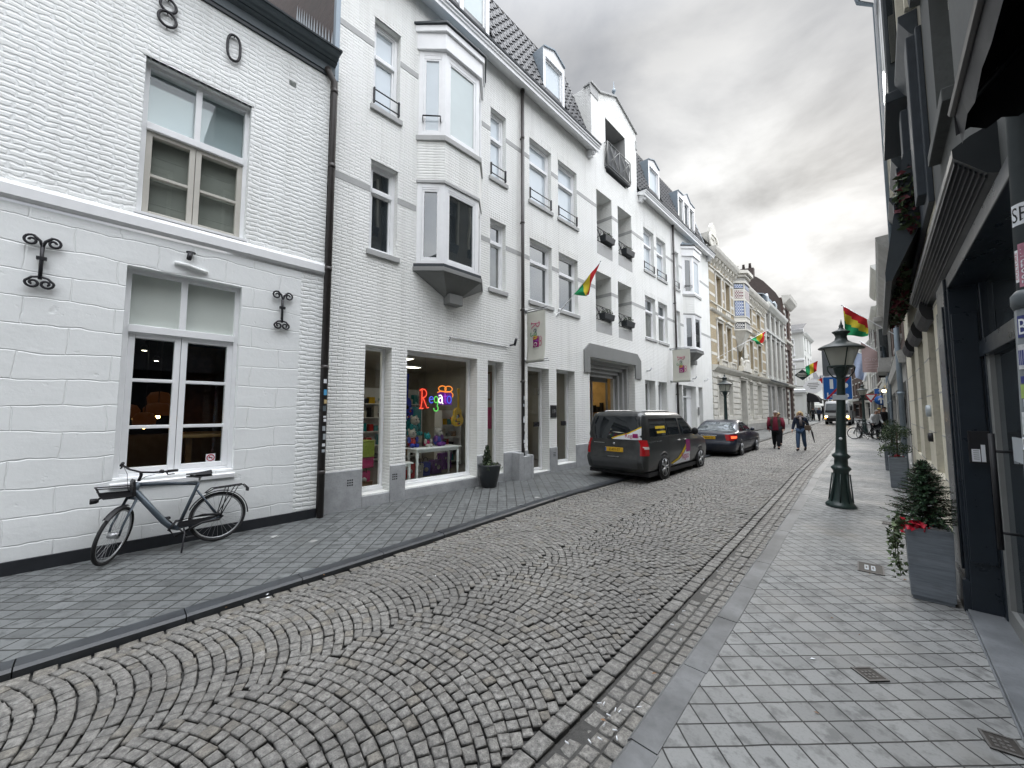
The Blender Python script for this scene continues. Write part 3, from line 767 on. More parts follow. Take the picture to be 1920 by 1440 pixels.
# wall anchors
def scroll(cx, cz, r, turns, a0, sgn, n=22):
    return [(cx + sgn * r * (1 - .75 * i / n) * math.cos(a0 + turns * 2 * math.pi * i / n), -.045, cz + r * (1 - .75 * i / n) * math.sin(a0 + turns * 2 * math.pi * i / n)) for i in range(n + 1)]
def anchor(cx, zt_, sc):
    s = MB(); r = .062 * sc; zb = zt_ - .50 * sc
    s.tube([(cx, -.04, zt_ - .05), (cx, -.04, zb + .02)], .017 * sc, 8)
    s.box(cx - .04 * sc, cx + .04 * sc, -.06, -.02, zt_ - .25 * sc, zt_ - .215 * sc)
    for g_ in (-1, 1):
        top = [(cx, -.042, zt_ - .10), (cx + g_ * .02, -.044, zt_ - .03), (cx + g_ * .07 * sc, -.046, zt_ + .022)] + scroll(cx + g_ * .085 * sc, zt_ - .038 * sc, r, -1.25, math.pi / 2, g_)
        s.tube(top, [.015 * sc] * 3 + [.013 * sc] * (len(top) - 3), 7)
        bot = [(cx, -.042, zb + .05), (cx + g_ * .06 * sc, -.044, zb + .035), (cx + g_ * .105 * sc, -.046, zb - .015)] + scroll(cx + g_ * .052 * sc, zb - .03 * sc, .055 * sc, -1.2, 0, g_)
        s.tube(bot, .013 * sc, 7)
    for zz in (zt_ - .1, zb + .1): s.tube([(cx, 0.02, zz), (cx, -.04, zz)], .012, 6)
    return s
anchor(-.62, 3.80, 1.0).build('wall_anchor', M['iron'], A); anchor(1.88, 3.71, 1.0).build('wall_anchor', M['iron'], A)
# numerals 8 and 0
def loop(cx, cz, rx, rz_, r=.011, d=.035, n=24): return [(cx + rx * math.cos(2 * math.pi * i / n), -d, cz + rz_ * math.sin(2 * math.pi * i / n)) for i in range(n)]
s = MB(); s.tube(loop(.30, 7.49, .085, .098), .018, 8, closed=True); s.tube(loop(.30, 7.285, .094, .108), .018, 8, closed=True)
for z_ in (7.39, 7.18, 7.58): s.tube([(.30, .02, z_), (.30, -.035, z_)], .008, 5)
s.build('numeral', M['iron'], A)
s = MB(); s.tube([(1.065 + .082 * math.copysign(abs(math.cos(a)) ** .8, math.cos(a)), -.035, 7.41 + .205 * math.copysign(abs(math.sin(a)) ** .75, math.sin(a))) for a in [2 * math.pi * i / 28 for i in range(28)]], .018, 8, closed=True)
for z_ in (7.21, 7.61): s.tube([(1.065, .02, z_), (1.065, -.035, z_)], .008, 5)
s.build('numeral', M['iron'], A)
# small lamp over the lower window and the plaster lip
s = MB(); s.lathe([(.055, 0), (.055, .012), (.02, .02)], (.70, -.05, 4.03), 12); s.tube([(.70, .02, 4.05), (.70, -.07, 4.04), (.69, -.13, 4.0)], .012, 7); s.tube([(.69, -.13, 4.01), (.67, -.17, 3.90)], .028, 10); s.build('wall_spotlight', M['iron'], A)
s = MB(); s.tube([(.54, -.005, 3.86), (.66, -.03, 3.85), (.80, -.03, 3.82), (.90, -.005, 3.81)], .028, 8); s.build('plaster_repair', M['blocks'], A)
# downpipe with stickers
s = MB(); s.tube([(2.44, -.06, 8.0), (2.46, -.07, 7.93), (2.56, -.08, 7.78), (2.565, -.07, 7.6), (2.565, -.07, -.1)], .055, 12)
for zc in (7.62, 6.2, 4.3, 2.55, .75): s.lathe([(.062, zc - .04), (.062, zc + .04)], (2.565, -.07, 0), 12)
dp = s.build('downpipe', M['pipebrown'], A)
stk = [(2.31, 'signwhite', .07), (2.12, 'bluelite', .10), (1.96, 'ochre', .07), (1.84, 'slateblue', .09), (1.70, 'signwhite', .03), (1.64, 'signwhite', .05), (1.50, 'zincpale', .08), (1.36, 'zincpale', .10), (1.22, 'signwhite', .05), (1.12, 'zincpale', .05)]
M['bluelite'] = plain('sticker_blue', (.10, .36, .62), .4, .4); M['ochre'] = plain('sticker_ochre', (.55, .42, .22), .5, .4, 0, .4, 0, 60)
for zc, mt, h in stk:
    s = MB(); a0 = R.uniform(-.25, .1)
    s.grid(lambda a, b: (2.565 + .0565 * math.cos(-1.9 + a0 + a * .9), -.07 + .0565 * math.sin(-1.9 + a0 + a * .9), zc - h / 2 + b * h), 4, 1); s.build('sticker', M[mt], dp)
# ------------------------------------------------------------------ B: long white building with bays, gable and gift shop
B = building('apartment_building', 'long white brick apartment building with two bay windows and a shop on its ground floor', -7.1)
F3 = (7.97, 9.89); F2 = (4.97, 6.82)
narrow = [(3.38, 3.97), (6.63, 7.21), (8.20, 9.24), (9.60, 10.66), (15.82, 16.88), (17.18, 18.24), (19.17, 19.9)]
UEND = 24.78
ops = []
for a, b in narrow: ops += [(a, b, *F3, .13), (a, b, *F2, .13)]
logg = [(11.93, 13.04, 7.50, 9.92), (13.52, 14.68, 7.50, 9.92), (11.78, 12.90, 4.62, 6.84), (13.42, 14.55, 4.62, 6.84)]
ops += [(*o, .001) for o in logg]
bays = [(4.42, 6.32), (20.35, 22.25)]
for a, b in bays: ops += [(a + .04, b - .04, 4.98, 9.9, .3)]
gfl = [(3.36, 3.92, .22, 3.08), (4.27, 6.22, .22, 3.08), (6.57, 7.13, .22, 3.08), (8.09, 9.06, .06, 3.05), (9.43, 10.42, .18, 3.08), (11.3, 14.68, 0.0, 3.64), (15.63, 16.66, .85, 3.12), (16.98, 17.96, .85, 3.12), (19.0, 19.88, .1, 3.1), (19.98, 21.9, .1, 3.1), (22.3, 22.95, .1, 3.1)]
ops += [(*o, .28) for o in gfl]
G4 = (12.66, 14.25, 10.9, 13.1)
ops.append((12.66, 14.25, 10.9, 11.24, .01))
m = MB(); wall(m, 2.62, UEND, 0, 11.24, ops, dep=.2)
# centre gable standing proud of the roof
g0, g1 = 11.66, 15.28
for a, b in ((g0, G4[0]), (G4[1], g1)): m.quad((a, 0, 11.24), (b, 0, 11.24), (b, 0, 13.6), (a, 0, 13.6))
m.quad((G4[0], 0, 13.1), (G4[1], 0, 13.1), (G4[1], 0, 13.6), (G4[0], 0, 13.6))
m.poly([(g0, 0, 13.6), (g1, 0, 13.6), (g1, 0, 13.82), (13.5, 0, 14.42), (12.25, 0, 13.82), (g0, 0, 13.82)])
m.quad((g0, 0, 11.2), (g0, 0, 13.82), (g0, 1.2, 13.82), (g0, 1.2, 11.2)); m.quad((g1, 0, 13.82), (g1, 0, 11.2), (g1, 1.2, 11.2), (g1, 1.2, 13.82))
m.quad((2.62, 9, 0), (2.62, 9, 11.7), (UEND, 9, 11.7), (UEND, 9, 0)); m.quad((UEND, 0, 0), (UEND, 9, 0), (UEND, 9, 12), (UEND, 0, 12))
# soldier courses
for a, b in narrow:
    for zt in (F3[1], F2[1]):
        n = int((b - a + .06) / .07)
        for k in range(n):
            x = a - .03 + k * (b - a + .06) / n; m.ub(x + .004, x + .062, -.03, .004 + R.uniform(0, .004), zt, zt + .21)
m.build('wall', M['brickB'], B)
s = MB(); s.poly([(2.62, .02, 0), (2.62, 8.5, 0), (2.62, 8.5, 15.2), (2.62, 1.3, 15.0), (2.62, .02, 11.2)]); s.build('party_wall', M['brownbrick'], B)
s = MB(); s.ub(2.61, 2.69, -.10, .012, 8.0, 11.6); s.build('corner_flashing', M['zinc'], B)
s = MB()
for k in range(14):
    d = -.05 - k * .17; z_ = 8.62 + k * .175; s.poly([(2.60, -d - .0, z_ - .06), (2.60, -d + .16, z_ + .1), (2.60, -d + .08, z_ + .44)])
s.build('lead_flashing', M['zincpale'], B)
# grey bands between the openings
s = MB()
for zb, skip in ((9.26, narrow + bays + [(11.93, 13.04), (13.52, 14.68)]), (6.20, narrow + bays + [(11.78, 12.9), (13.42, 14.55)])):
    sk = sorted(skip); u = 2.69
    for a, b in sk + [(UEND, UEND)]:
        if a - u > .05: s.ub(u, a - .002, -.04, .006, zb - .062, zb + .062)
        u = b + .002
s.split('band', M['band'], B)
# stone plinth piers
s = MB(); u = 2.66
for a, b in [(o[0], o[1]) for o in gfl if o[1] < 11] + [(11.3, 11.3)]:
    if a - u > .05: s.ub(u, a - .006, -.26, .035, -.15, .715)
    if b > a:
        s.ub(a - .005, b + .005, -.22, .025, -.15, .20 if b < 8 else (.055 if b < 9.2 else .175))
    u = b + .006
for a, b in ((14.69, 15.62), (15.62, 18.97), (18.97, 18.99), (19.89, 19.97), (21.91, 22.29), (22.96, UEND)): s.ub(a, b, -.2, .035, -.1, .76)
s.split('plinth', M['plinthstone'], B, .012)
s = MB()
for uc, zc in ((3.12, .48), (4.02, .48), (9.26, .5)):
    for i in range(3):
        for j in range(3): s.ub(uc + i * .04 - .05, uc + i * .04 - .025, .034, .037, zc + j * .045 - .05, zc + j * .045 - .025)
s.split('vent_hole', M['black'], B)
# cornices
def cornice(a, b, par, br):
    s = MB(); s.prof([(0, 11.12), (.33, 10.99), (.33, 11.09), (.36, 11.10), (.36, 11.15), (.395, 11.165), (.395, 11.225), (0, 11.225)], a, b)
    for u in br: s.ub(u, u + .16, 0, .16, 10.82, 11.08); s.ub(u + .01, u + .15, 0, .26, 10.9, 11.06)
    o = s.build('cornice', M['white'], par, bevel=.006)
    s = MB(); s.prof([(.15, 11.227), (.415, 11.227), (.425, 11.275), (.15, 11.275)], a - .01, b + .01); s.build('gutter', M['slatedark'], o)
cornice(2.62, 11.63, B, (11.35,)); cornice(15.31, UEND + .1, B, (15.4, 24.5))
# tiled mansard as real pantiles
def mansard(par, a, b, z0, z1, d0, d1, holes=()):
    s = MB(); tw = .235; th = .33; L = math.hypot(z1 - z0, d1 - d0); nr = int(L / th); nc = int((b - a) / tw)
    th = L / nr; tw = (b - a) / nc
    tz = (z1 - z0) / L; td = (d1 - d0) / L; nz, nd = -td, tz     # outward normal (d,z)
    for r in range(nr):
        for c in range(nc):
            u0 = a + c * tw; um = u0 + tw / 2
            l0 = r * th; l1 = l0 + th * 1.1
            if any(h[0] < um < h[1] and z0 + tz * (l0 + th) < h[2] for h in holes): continue
            ks = [(0, .012), (.12, .045), (.3, .05), (.45, .012), (.75, 0), (1, .012)]
            vs = []
            for l, lift in ((l0, .03), (l1, .0)):
                for k, hh in ks:
                    hh = hh + lift; vs.append((u0 + k * tw, -(d0 + td * l + nd * hh * (1 if nd > 0 else -1)), z0 + tz * l + abs(nz) * hh))
            n = len(ks); fs = [(i, i + 1, n + i + 1, n + i) for i in range(n - 1)]
            s.add(vs, fs, 0, False)
            vb = vs[:n] + [(v[0], v[1] + .03, v[2] - .01) for v in vs[:n]]; s.add(vb, [(i + 1, i, n + i, n + i + 1) for i in range(n - 1)])
    s.quad((a, -(d0 - .03), z0), (b, -(d0 - .03), z0), (b, -(d1 - .03), z1), (a, -(d1 - .03), z1))
    for c in range(int((b - a) / .26)):
        u = a + .05 + c * .26; s.tube([(u, -d1 + .02, z1 + .0), (u + .27, -d1 + .02, z1 + .015)], .085, 8)
    s.quad((a, -d1, z1), (b, -d1, z1), (b, 9, z1 + .1), (a, 9, z1 + .1))
    return s.build('roof', M['tile'], par)
mansard(B, 2.62, 11.66, 11.25, 14.55, .08, -1.05, [(3.9, 6.9, 13.7), (9.2, 10.45, 13.4)]); mansard(B, 15.28, 24.7, 11.25, 14.55, .08, -1.05, [(17.15, 18.5, 13.5), (20.9, 23.6, 13.6)])
s = MB(); s.poly([(24.68, .0, 11.25), (24.68, 1.2, 14.7), (24.68, 2.5, 14.7), (24.68, 2.5, 11.25)]); s.prism([(24.66, 11.7), (24.82, 11.7)], 0, .1); s.v = s.v[:4]; s.f = s.f[:1]; s.mi = s.mi[:1]; s.sm = s.sm[:1]
s.tube([(24.72, -.02, 11.3), (24.72, 1.12, 14.75)], .09, 4, sm=False); s.build('roof_verge', M['zincpale'], B)
# dormers
def dormer(par, a, b, zs, zp, peaks, lites, d=.0, label=None):
    z0 = 11.3; dp = -.3
    s = MB(); fr = .12
    pts = [(a, zs), *peaks, (b, zs)]
    zt = zs - .22
    n = len(lites); ws = (b - a - fr * (n + 1)) / n
    hs = [(a + fr + i * (ws + fr), a + fr + i * (ws + fr) + ws, z0 + .1, zt - .02) for i in range(n)]
    wall(s, a, b, z0, zt, hs, d=dp, dep=.12)
    s.poly([(a, -dp, zt), (b, -dp, zt)] + [(u, -dp, z_) for u, z_ in reversed(pts)])
    fo = s.build('dormer', M['white'], par, label=label)
    q = MB()
    q.quad((a, -dp, z0), (a, -dp, zs), (a, 1.6, zs), (a, 1.6, z0)); q.quad((b, -dp, zs), (b, -dp, z0), (b, 1.6, z0), (b, 1.6, zs))
    for (u1, z1), (u2, z2) in zip(pts, pts[1:]):
        q.add([(u1, -dp - .05, z1), (u2, -dp - .05, z2), (u2, 1.6, z2), (u1, 1.6, z1), (u1, -dp - .05, z1 + .04), (u2, -dp - .05, z2 + .04), (u2, 1.6, z2 + .04), (u1, 1.6, z1 + .04)], [(0, 1, 5, 4), (4, 5, 6, 7), (1, 0, 3, 2), (0, 4, 7, 3), (1, 2, 6, 5)])
    q.build('dormer_cladding', M['zinc'], fo)
    p = {}
    f = MB()
    for (u1, u2, za, zb), pn in zip(hs, lites):
        rect_frame(f, u1, u2, za, zb, .06, dp - .16, dp - .07)
        p.setdefault(pn, MB()).quad((u1 + .05, -dp + .1, za + .05), (u2 - .05, -dp + .1, za + .05), (u2 - .05, -dp + .1, zb - .05), (u1 + .05, -dp + .1, zb - .05))
    f.build('frame', M['white'], fo, bevel=.005)
    for pn, mm in p.items(): mm.split('pane', M[pn], fo)
dormer(B, 3.95, 6.85, 14.0, 14.2, [(5.4, 14.25)], ['panegreen', 'panegreen', 'panegreen'])
dormer(B, 9.25, 10.43, 13.74, 14, [(9.84, 13.98)], ['panesky']); dormer(B, 17.2, 18.46, 13.8, 14, [(17.83, 14.02)], ['panesky']); dormer(B, 20.93, 23.6, 13.86, 14.2, [(21.75, 13.9), (22.3, 14.22), (22.85, 13.9)], ['panegrey', 'pane', 'panegrey'])
# gable coping, shoulder blocks, finial, balcony
s = MB()
def cap(p, q, w=.1):
    (u1, z1), (u2, z2) = p, q
    s.add([(u1, -.07, z1), (u2, -.07, z2), (u2, .3, z2), (u1, .3, z1), (u1, -.07, z1 + .07), (u2, -.07, z2 + .07), (u2, .3, z2 + .07), (u1, .3, z1 + .07)], [(3, 2, 1, 0), (4, 5, 6, 7), (0, 1, 5, 4), (2, 3, 7, 6), (0, 4, 7, 3), (1, 2, 6, 5)])
cap((g0 - .05, 13.82), (12.25, 13.82)); cap((12.25, 13.82), (13.5, 14.42)); cap((13.5, 14.42), (g1 + .04, 13.82)); s.ub(g0 - .06, g0 + .5, -.02, .02, 13.45, 13.82); s.ub(g1 - .06, g1 + .03, -.2, .04, 13.1, 13.5)
s.build('gable_coping', M['band'], B, bevel=.008)
s = MB(); s.lathe([(.05, 14.48), (.03, 14.52), (.025, 14.62), (.075, 14.68), (.085, 14.74), (.06, 14.80), (.02, 14.84), (.012, 15.1), (.002, 15.16)], (13.5, .05, 0), 10); s.build('finial', M['zinc'], B)
def loggia(a, b, z0, z1, dep=1.3, back='pane', zf=None):
    s = MB(); a -= .002; b += .002; z1 += .002
    zf = zf or z0
    s.quad((a, 0, z0), (a, 0, z1), (a, dep, z1), (a, dep, z0)); s.quad((b, 0, z1), (b, 0, z0), (b, dep, z0), (b, dep, z1)); s.quad((a, 0, z1), (b, 0, z1), (b, dep, z1), (a, dep, z1)); s.quad((a, 0, zf), (a, dep, zf), (b, dep, zf), (b, 0, zf))
    return s
# the gable opening: dark balcony door set back
s = loggia(G4[0] - .001, G4[1] + .001, 10.89, 13.1, .85); lo = s.build('balcony_recess', M['band'], B)
s = MB(); rect_frame(s, G4[0], G4[1], 10.9, 13.1, .09, -.84, -.74); s.ub(13.4, 13.5, -.83, -.72, 10.9, 13.1); s.build('frame', M['white'], lo)
s = MB(); s.quad((G4[0] + .09, .8, 10.95), (G4[1] - .09, .8, 10.95), (G4[1] - .09, .8, 13.05), (G4[0] + .09, .8, 13.05)); s.build('pane', M['pane'], lo)
def xrail(a, b, z0, z1, d, n, r=.014, par=None):
    s = MB(); y = -d
    for zz in (z0, z1): s.tube([(a, y, zz), (b, y, zz)], r * 1.2, 6)
    w = (b - a) / n
    for i in range(n + 1): s.tube([(a + i * w, y, z0), (a + i * w, y, z1)], r * (1.3 if i in (0, n) else 1), 6)
    for i in range(n):
        p, q = a + i * w, a + (i + 1) * w; c = ((p + q) / 2, y, (z0 + z1) / 2)
        s.tube([(p, y, z0), (q, y, z1)], r, 6); s.tube([(p, y, z1), (q, y, z0)], r, 6)
        s.tube([(c[0] + .05 * math.cos(t_), y - .012, c[2] + .05 * math.sin(t_)) for t_ in [k * math.pi / 6 for k in range(12)]], .008, 5, closed=True)
        s.tube([(p + w * .28, y, z0), c, (p + w * .28, y, z1)], r * .7, 5); s.tube([(q - w * .28, y, z0), c, (q - w * .28, y, z1)], r * .7, 5)
    if d > .05:
        for u in (a, b):
            for zz in (z0, z1): s.tube([(u, 0, zz), (u, y, zz)], r * 1.2, 6)
            s.tube([(u, 0, z0), (u, y, z1)], r, 6)
    return s
bo = xrail(12.56, 14.42, 11.1, 12.02, .14, 2, .015).build('balcony_railing', M['greypaint'], B)
s = MB(); s.ub(12.58, 14.40, -.3, .13, 11.02, 11.07); s.ub(12.58, 14.4, .08, .10, 11.14, 11.98); s.build('mesh_panel', plain('dark_mesh', (.10, .105, .11), .6, .3, .2), bo)
boxes = []
for i, (a, b, z0, z1) in enumerate(logg):
    zf = z0 + .42 if i < 2 else z0 + .36
    lo = loggia(a, b, z0, z1, 1.3, zf=zf).build('balcony_recess', M['brickB'], B)
    s = MB(); s.ub(a + .003, b - .003, -.3, .004, z0 + .003, zf + .004); s.build('parapet', M['band'], lo)
    s = MB(); rect_frame(s, a + .004, b - .004, zf + .01, z1 - .004, .09, -1.29, -1.2); s.ub((a + b) / 2 - .05, (a + b) / 2 + .05, -1.28, -1.18, zf, z1); s.build('frame', M['band'], lo)
    s = MB(); s.quad((a, 1.26, zf), (b, 1.26, zf), (b, 1.26, z1), (a, 1.26, z1)); s.build('pane', M['pane'], lo)
    s = MB()
    for zb in ((9.26, 6.20)[i // 2],):
        s.box(b - .005, b + .001, .0, 1.3, zb - .062, zb + .062)
    s.build('band', M['band'], lo)
    xrail(a + .02, b - .02, zf + .12, zf + .62, -.06, 2, .012).build('railing', M['iron'], lo)
# planters on the loggia railings
M['leafdark'] = plain('dark_leaves', (.035, .055, .022), .6, .3, 0, .5, 0, 20); M['leaf'] = plain('ivy_leaves', (.07, .105, .045), .5, .4, 0, .55, 0, 25); M['leafpale'] = plain('pale_ivy_leaves', (.20, .25, .14), .5, .4, 0, .4, 0, 25); M['needle'] = plain('fir_needles', (.022, .055, .024), .55, .35, 0, .5, 0, 18)
def leaf_cloud(mb, c, rx, ry, rz_, n, size, mi=0, shell=.5, rnd=R):
    for _ in range(n):
        while True:
            p = Vector((rnd.uniform(-1, 1), rnd.uniform(-1, 1), rnd.uniform(-1, 1)))
            if shell < p.length < 1: break
        q = Vector((c[0] + p.x * rx, c[1] + p.y * ry, c[2] + p.z * rz_))
        a = Vector((rnd.gauss(0, 1), rnd.gauss(0, 1), rnd.gauss(0, 1))).normalized(); b = a.cross(Vector((rnd.gauss(0, 1), rnd.gauss(0, 1), rnd.gauss(0, 1)))).normalized()
        s_ = size * rnd.uniform(.6, 1.3)
        mb.add([q - a * s_, q + b * s_ * .5, q + a * s_, q - b * s_ * .5], [(0, 1, 2, 3)], mi if isinstance(mi, int) else rnd.choice(mi))
for i, (a, b, z0, z1) in enumerate(logg):
    zf = z0 + (.42 if i < 2 else .36); um = a + (b - a) * .62
    o = thing('flower_box', ('dark flower box on the upper left loggia railing', 'dark flower box on the upper right loggia railing', 'dark flower box with greenery on the lower left loggia railing', 'dark flower box with greenery on the lower right loggia railing')[i], 'planter', (-7.1 + .02, um, zf + .36), rad(90), 'flower boxes on the loggia railings')
    s = MB(); s.plan([(-.33, -.13), (.33, -.13), (.33, .09), (-.33, .09)], -.22, .0, 0, [(-.37, -.16), (.37, -.16), (.37, .11), (-.37, .11)]); s.build('box', M['charcoalpot'], o, bevel=.01)
    s = MB(); leaf_cloud(s, (0, -.03, .06), .36, .15, .12 if i > 1 else .07, 110, .035); s.build('plants', M['leafdark'], o)
# windows
for i, (a, b) in enumerate(narrow):
    window(B, a, b, *F3, rec=.13, trans=9.14 if i < 2 else 9.22, pane='panesky', sill=.05, rail=True, fw=.075, tpane='panesky')
    window(B, a, b, *F2, rec=.13, trans=6.26 if i < 2 else 6.2, pane=('pane', 'panegrey', 'pane', 'pane', 'panegrey', 'panegrey', 'panegrey')[i], sill=.05, rail=False, fw=.075, tpane='pane')
# bay windows
def bay(par, u0, u1, pa, pb, pc):
    pj = .42; ch = .44
    def ring(e=0, p=0): return [(u0 - e, 0), (u0 + ch - e * .6, -(pj + e)), (u1 - ch + e * .6, -(pj + e)), (u1 + e, 0)]
    def lab(z0, z1, e, mt, nm, top=None, bev=.008):
        s = MB(); s.plan(ring(e) , z0, z1, 0, ring(top) if top is not None else None); return s.build(nm, M[mt], par2, bevel=bev)
    s = MB(); s.plan(ring(0), 6.86, 7.76); par2 = s.build('bay_window', M['brickB'], par)
    lab(7.76, 7.88, .045, 'band', 'sill'); lab(6.80, 6.87, .012, 'band', 'lintel')
    lab(9.9, 10.28, .05, 'white', 'fascia'); lab(10.283, 10.43, .10, 'white', 'fascia'); lab(10.433, 10.49, .14, 'slatedark', 'lead_cap')
    s = MB(); s.plan(ring(.12), 10.49, 10.75, 0, [(u0 + .2, 0), (u0 + ch + .1, -.05), (u1 - ch - .1, -.05), (u1 - .2, 0)]); s.build('bay_roof', M['zinc'], par2)
    lab(4.90, 4.975, .05, 'slatedark', 'sill'); lab(4.80, 4.897, .07, 'slateblue' if 0 else 'greypaint', 'sill')
    apex = [((u0 + u1) / 2 - .2, 0), ((u0 + u1) / 2 - .18, -.1), ((u0 + u1) / 2 + .18, -.1), ((u0 + u1) / 2 + .2, 0)]
    s = MB(); s.plan(apex, 4.40, 4.80, 0, ring(.03)); s.build('apron', M['greypaint'], par2, bevel=.006)
    s = MB(); um = (u0 + u1) / 2; s.ub(um - .19, um + .19, 0, .24, 4.22, 4.45); s.build('corbel', M['greypaint'], par2, bevel=.01)
    for (z0, z1, pn) in ((4.98, 6.80, pa), (7.885, 9.9, pb)):
        Q = ring(-.02)
        f = MB(); G = MB(); G2 = MB(); dk = MB()
        for j, ((x0, y0), (x1, y1)) in enumerate(zip(Q, Q[1:])):
            d = Vector((x1 - x0, y1 - y0, 0)); L = d.length; d /= L; nrm_ = Vector((d.y, -d.x, 0))
            mm = MB(); rect_frame(mm, 0, L, z0, z1, .10, -.06, .0); rect_frame(mm, .10, L - .10, z0 + .10, z1 - (.16 if z0 > 7 else .13), .055, -.05, -.012); mm.ub(.1, L - .1, -.055, -.005, z1 - (.18 if z0 > 7 else .14), z1 - .08)
            T_ = Matrix(((d.x, -nrm_.x, 0, x0), (d.y, -nrm_.y, 0, y0), (0, 0, 1, 0), (0, 0, 0, 1)))
            f.merge(mm, T_)
            gq = MB(); gq.quad((.14, .04, z0 + .14), (L - .14, .04, z0 + .14), (L - .14, .04, z1 - .17), (.14, .04, z1 - .17))
            (G if j == 1 else G2).merge(gq, T_)
        fo = f.build('bay_casement', M['white'], par, bevel=.006)
        G.build('pane', M[pn], fo); G2.split('pane', M[pc if z0 > 7 else pa], fo)
        if z0 > 7:
            s = MB(); (x0, y0), (x1, y1) = Q[0], Q[1]; e = Vector((x0 - x1, y0 - y1, 0)).normalized(); nn = Vector((y1 - y0, -(x1 - x0), 0)).normalized() * .05
            p0 = Vector((x0, y0, 0)) - e * .1 + nn; p1 = Vector((x1, y1, 0)) + e * .1 + nn
            for zr in (8.33,): s.tube([p0 + Vector((0, 0, zr)), p1 + Vector((0, 0, zr))], .016, 6)
            for p_ in (p0, p1): s.tube([p_ + Vector((0, 0, 8.33)), p_ + Vector((0, 0, 8.22)), p_ - nn + Vector((0, 0, 8.22))], .013, 6)
            s.build('railing', M['iron'], fo)
bay(B, *bays[0], 'pane', 'panegreen', 'panesky'); bay(B, *bays[1], 'pane', 'panesky', 'pane')
# downpipes
def dpipe(u, z0, par, boot=True):
    s = MB(); s.tube([(u, -.09, 11.05), (u, -.09, z0)], .048, 12)
    for zc in (9.6, 7.1, 4.6, 2.6): s.lathe([(.056, zc - .03), (.056, zc + .03)], (u, -.09, 0), 12); s.box(u - .01, u + .01, -.09, 0, zc - .02, zc + .02)
    s.tube([(u, -.09, 11.06), (u, -.09, 10.98)], .062, 12)
    return s.build('downpipe', M['pipebrown'], par)
d1 = dpipe(7.80, .42, B); dpipe(19.02, .1, B)
for zc in (2.15, 1.95, 1.62, 1.55, 1.36, 1.28, 1.10, .98, .86):
    s = MB(); a0 = R.uniform(-.5, .5); hh = R.uniform(.03, .07)
    s.grid(lambda a, b: (7.80 + .050 * math.cos(-1.9 + a0 + a * 1.0), -.09 + .050 * math.sin(-1.9 + a0 + a * 1.0), zc - hh + b * 2 * hh), 4, 1); s.build('sticker', M[R.choice(['signwhite', 'zincpale', 'signwhite'])], d1)
s = MB(); s.ub(7.42, 7.60, 0, .30, -.1, .70); s.ub(7.60, 7.90, .17, .30, -.1, .60); s.ub(7.9, 8.0, 0, .30, -.1, .62); s.build('pipe_guard', M['plinthstone'], B, bevel=.012)
s = MB(); s.tube([(5.33, -.03, 3.42), (5.36, -.05, 3.47), (5.34, -.03, 3.5), (5.8, -.02, 3.5), (6.4, -.02, 3.49), (7.15, -.02, 3.5), (7.3, -.02, 3.47)], .011, 6); s.build('cable', M['steel'], B)
s = MB(); s.tube([(7.38, .02, 3.56), (7.38, -.16, 3.56)], .022, 8); s.tube([(7.38, -.16, 3.53), (7.39, -.22, 3.72)], .034, 10); s.build('wall_spotlight', M['iron'], B)
for u in (15.8, 21.4, 23.3):
    s = MB(); s.tube([(u, .02, 3.5), (u, -.14, 3.5), (u + .05, -.2, 3.62)], [.02, .02, .035], 8); s.build('wall_spotlight', M['steel'], B)
# big portal with stepped grey surround
s = MB(); o = [(10.95, 3.1), (10.95, 3.86), (11.28, 4.12), (14.86, 4.12), (15.2, 3.86), (15.2, 3.1), (14.69, 3.1), (14.69, 3.65), (11.29, 3.65), (11.29, 3.1)]
s.poly([(o[1][0], -.05, o[1][1]), (o[8][0], -.05, o[8][1]), (o[7][0], -.05, o[7][1]), (o[4][0], -.05, o[4][1]), (o[3][0], -.05, o[3][1]), (o[2][0], -.05, o[2][1])]); 
s.prism([o[0], o[9], o[8], o[1]], -.05, .05); s.prism([o[6], o[5], o[4], o[7]], -.05, .05); s.prism([o[1], o[8], o[7], o[4], o[3], o[2]], -.051, .05)
s.build('portal_surround', M['greypaint'], B)
s = MB()
for k in range(4):
    i = k * .13; s.ub(11.3, 14.68, -.28 - i - .13, -.28 - i, 3.64 - .13 * (k + 1) - .02, 3.66); s.ub(14.68 - .14 * (k + 1), 14.68, -.28 - i - .13, -.28 - i, 0, 3.5)
    s.ub(11.3, 11.3 + .03 * (k + 1), -.28 - i - .13, -.28 - i, 0, 3.5)
s.build('portal_steps', M['band'], B, bevel=.006)
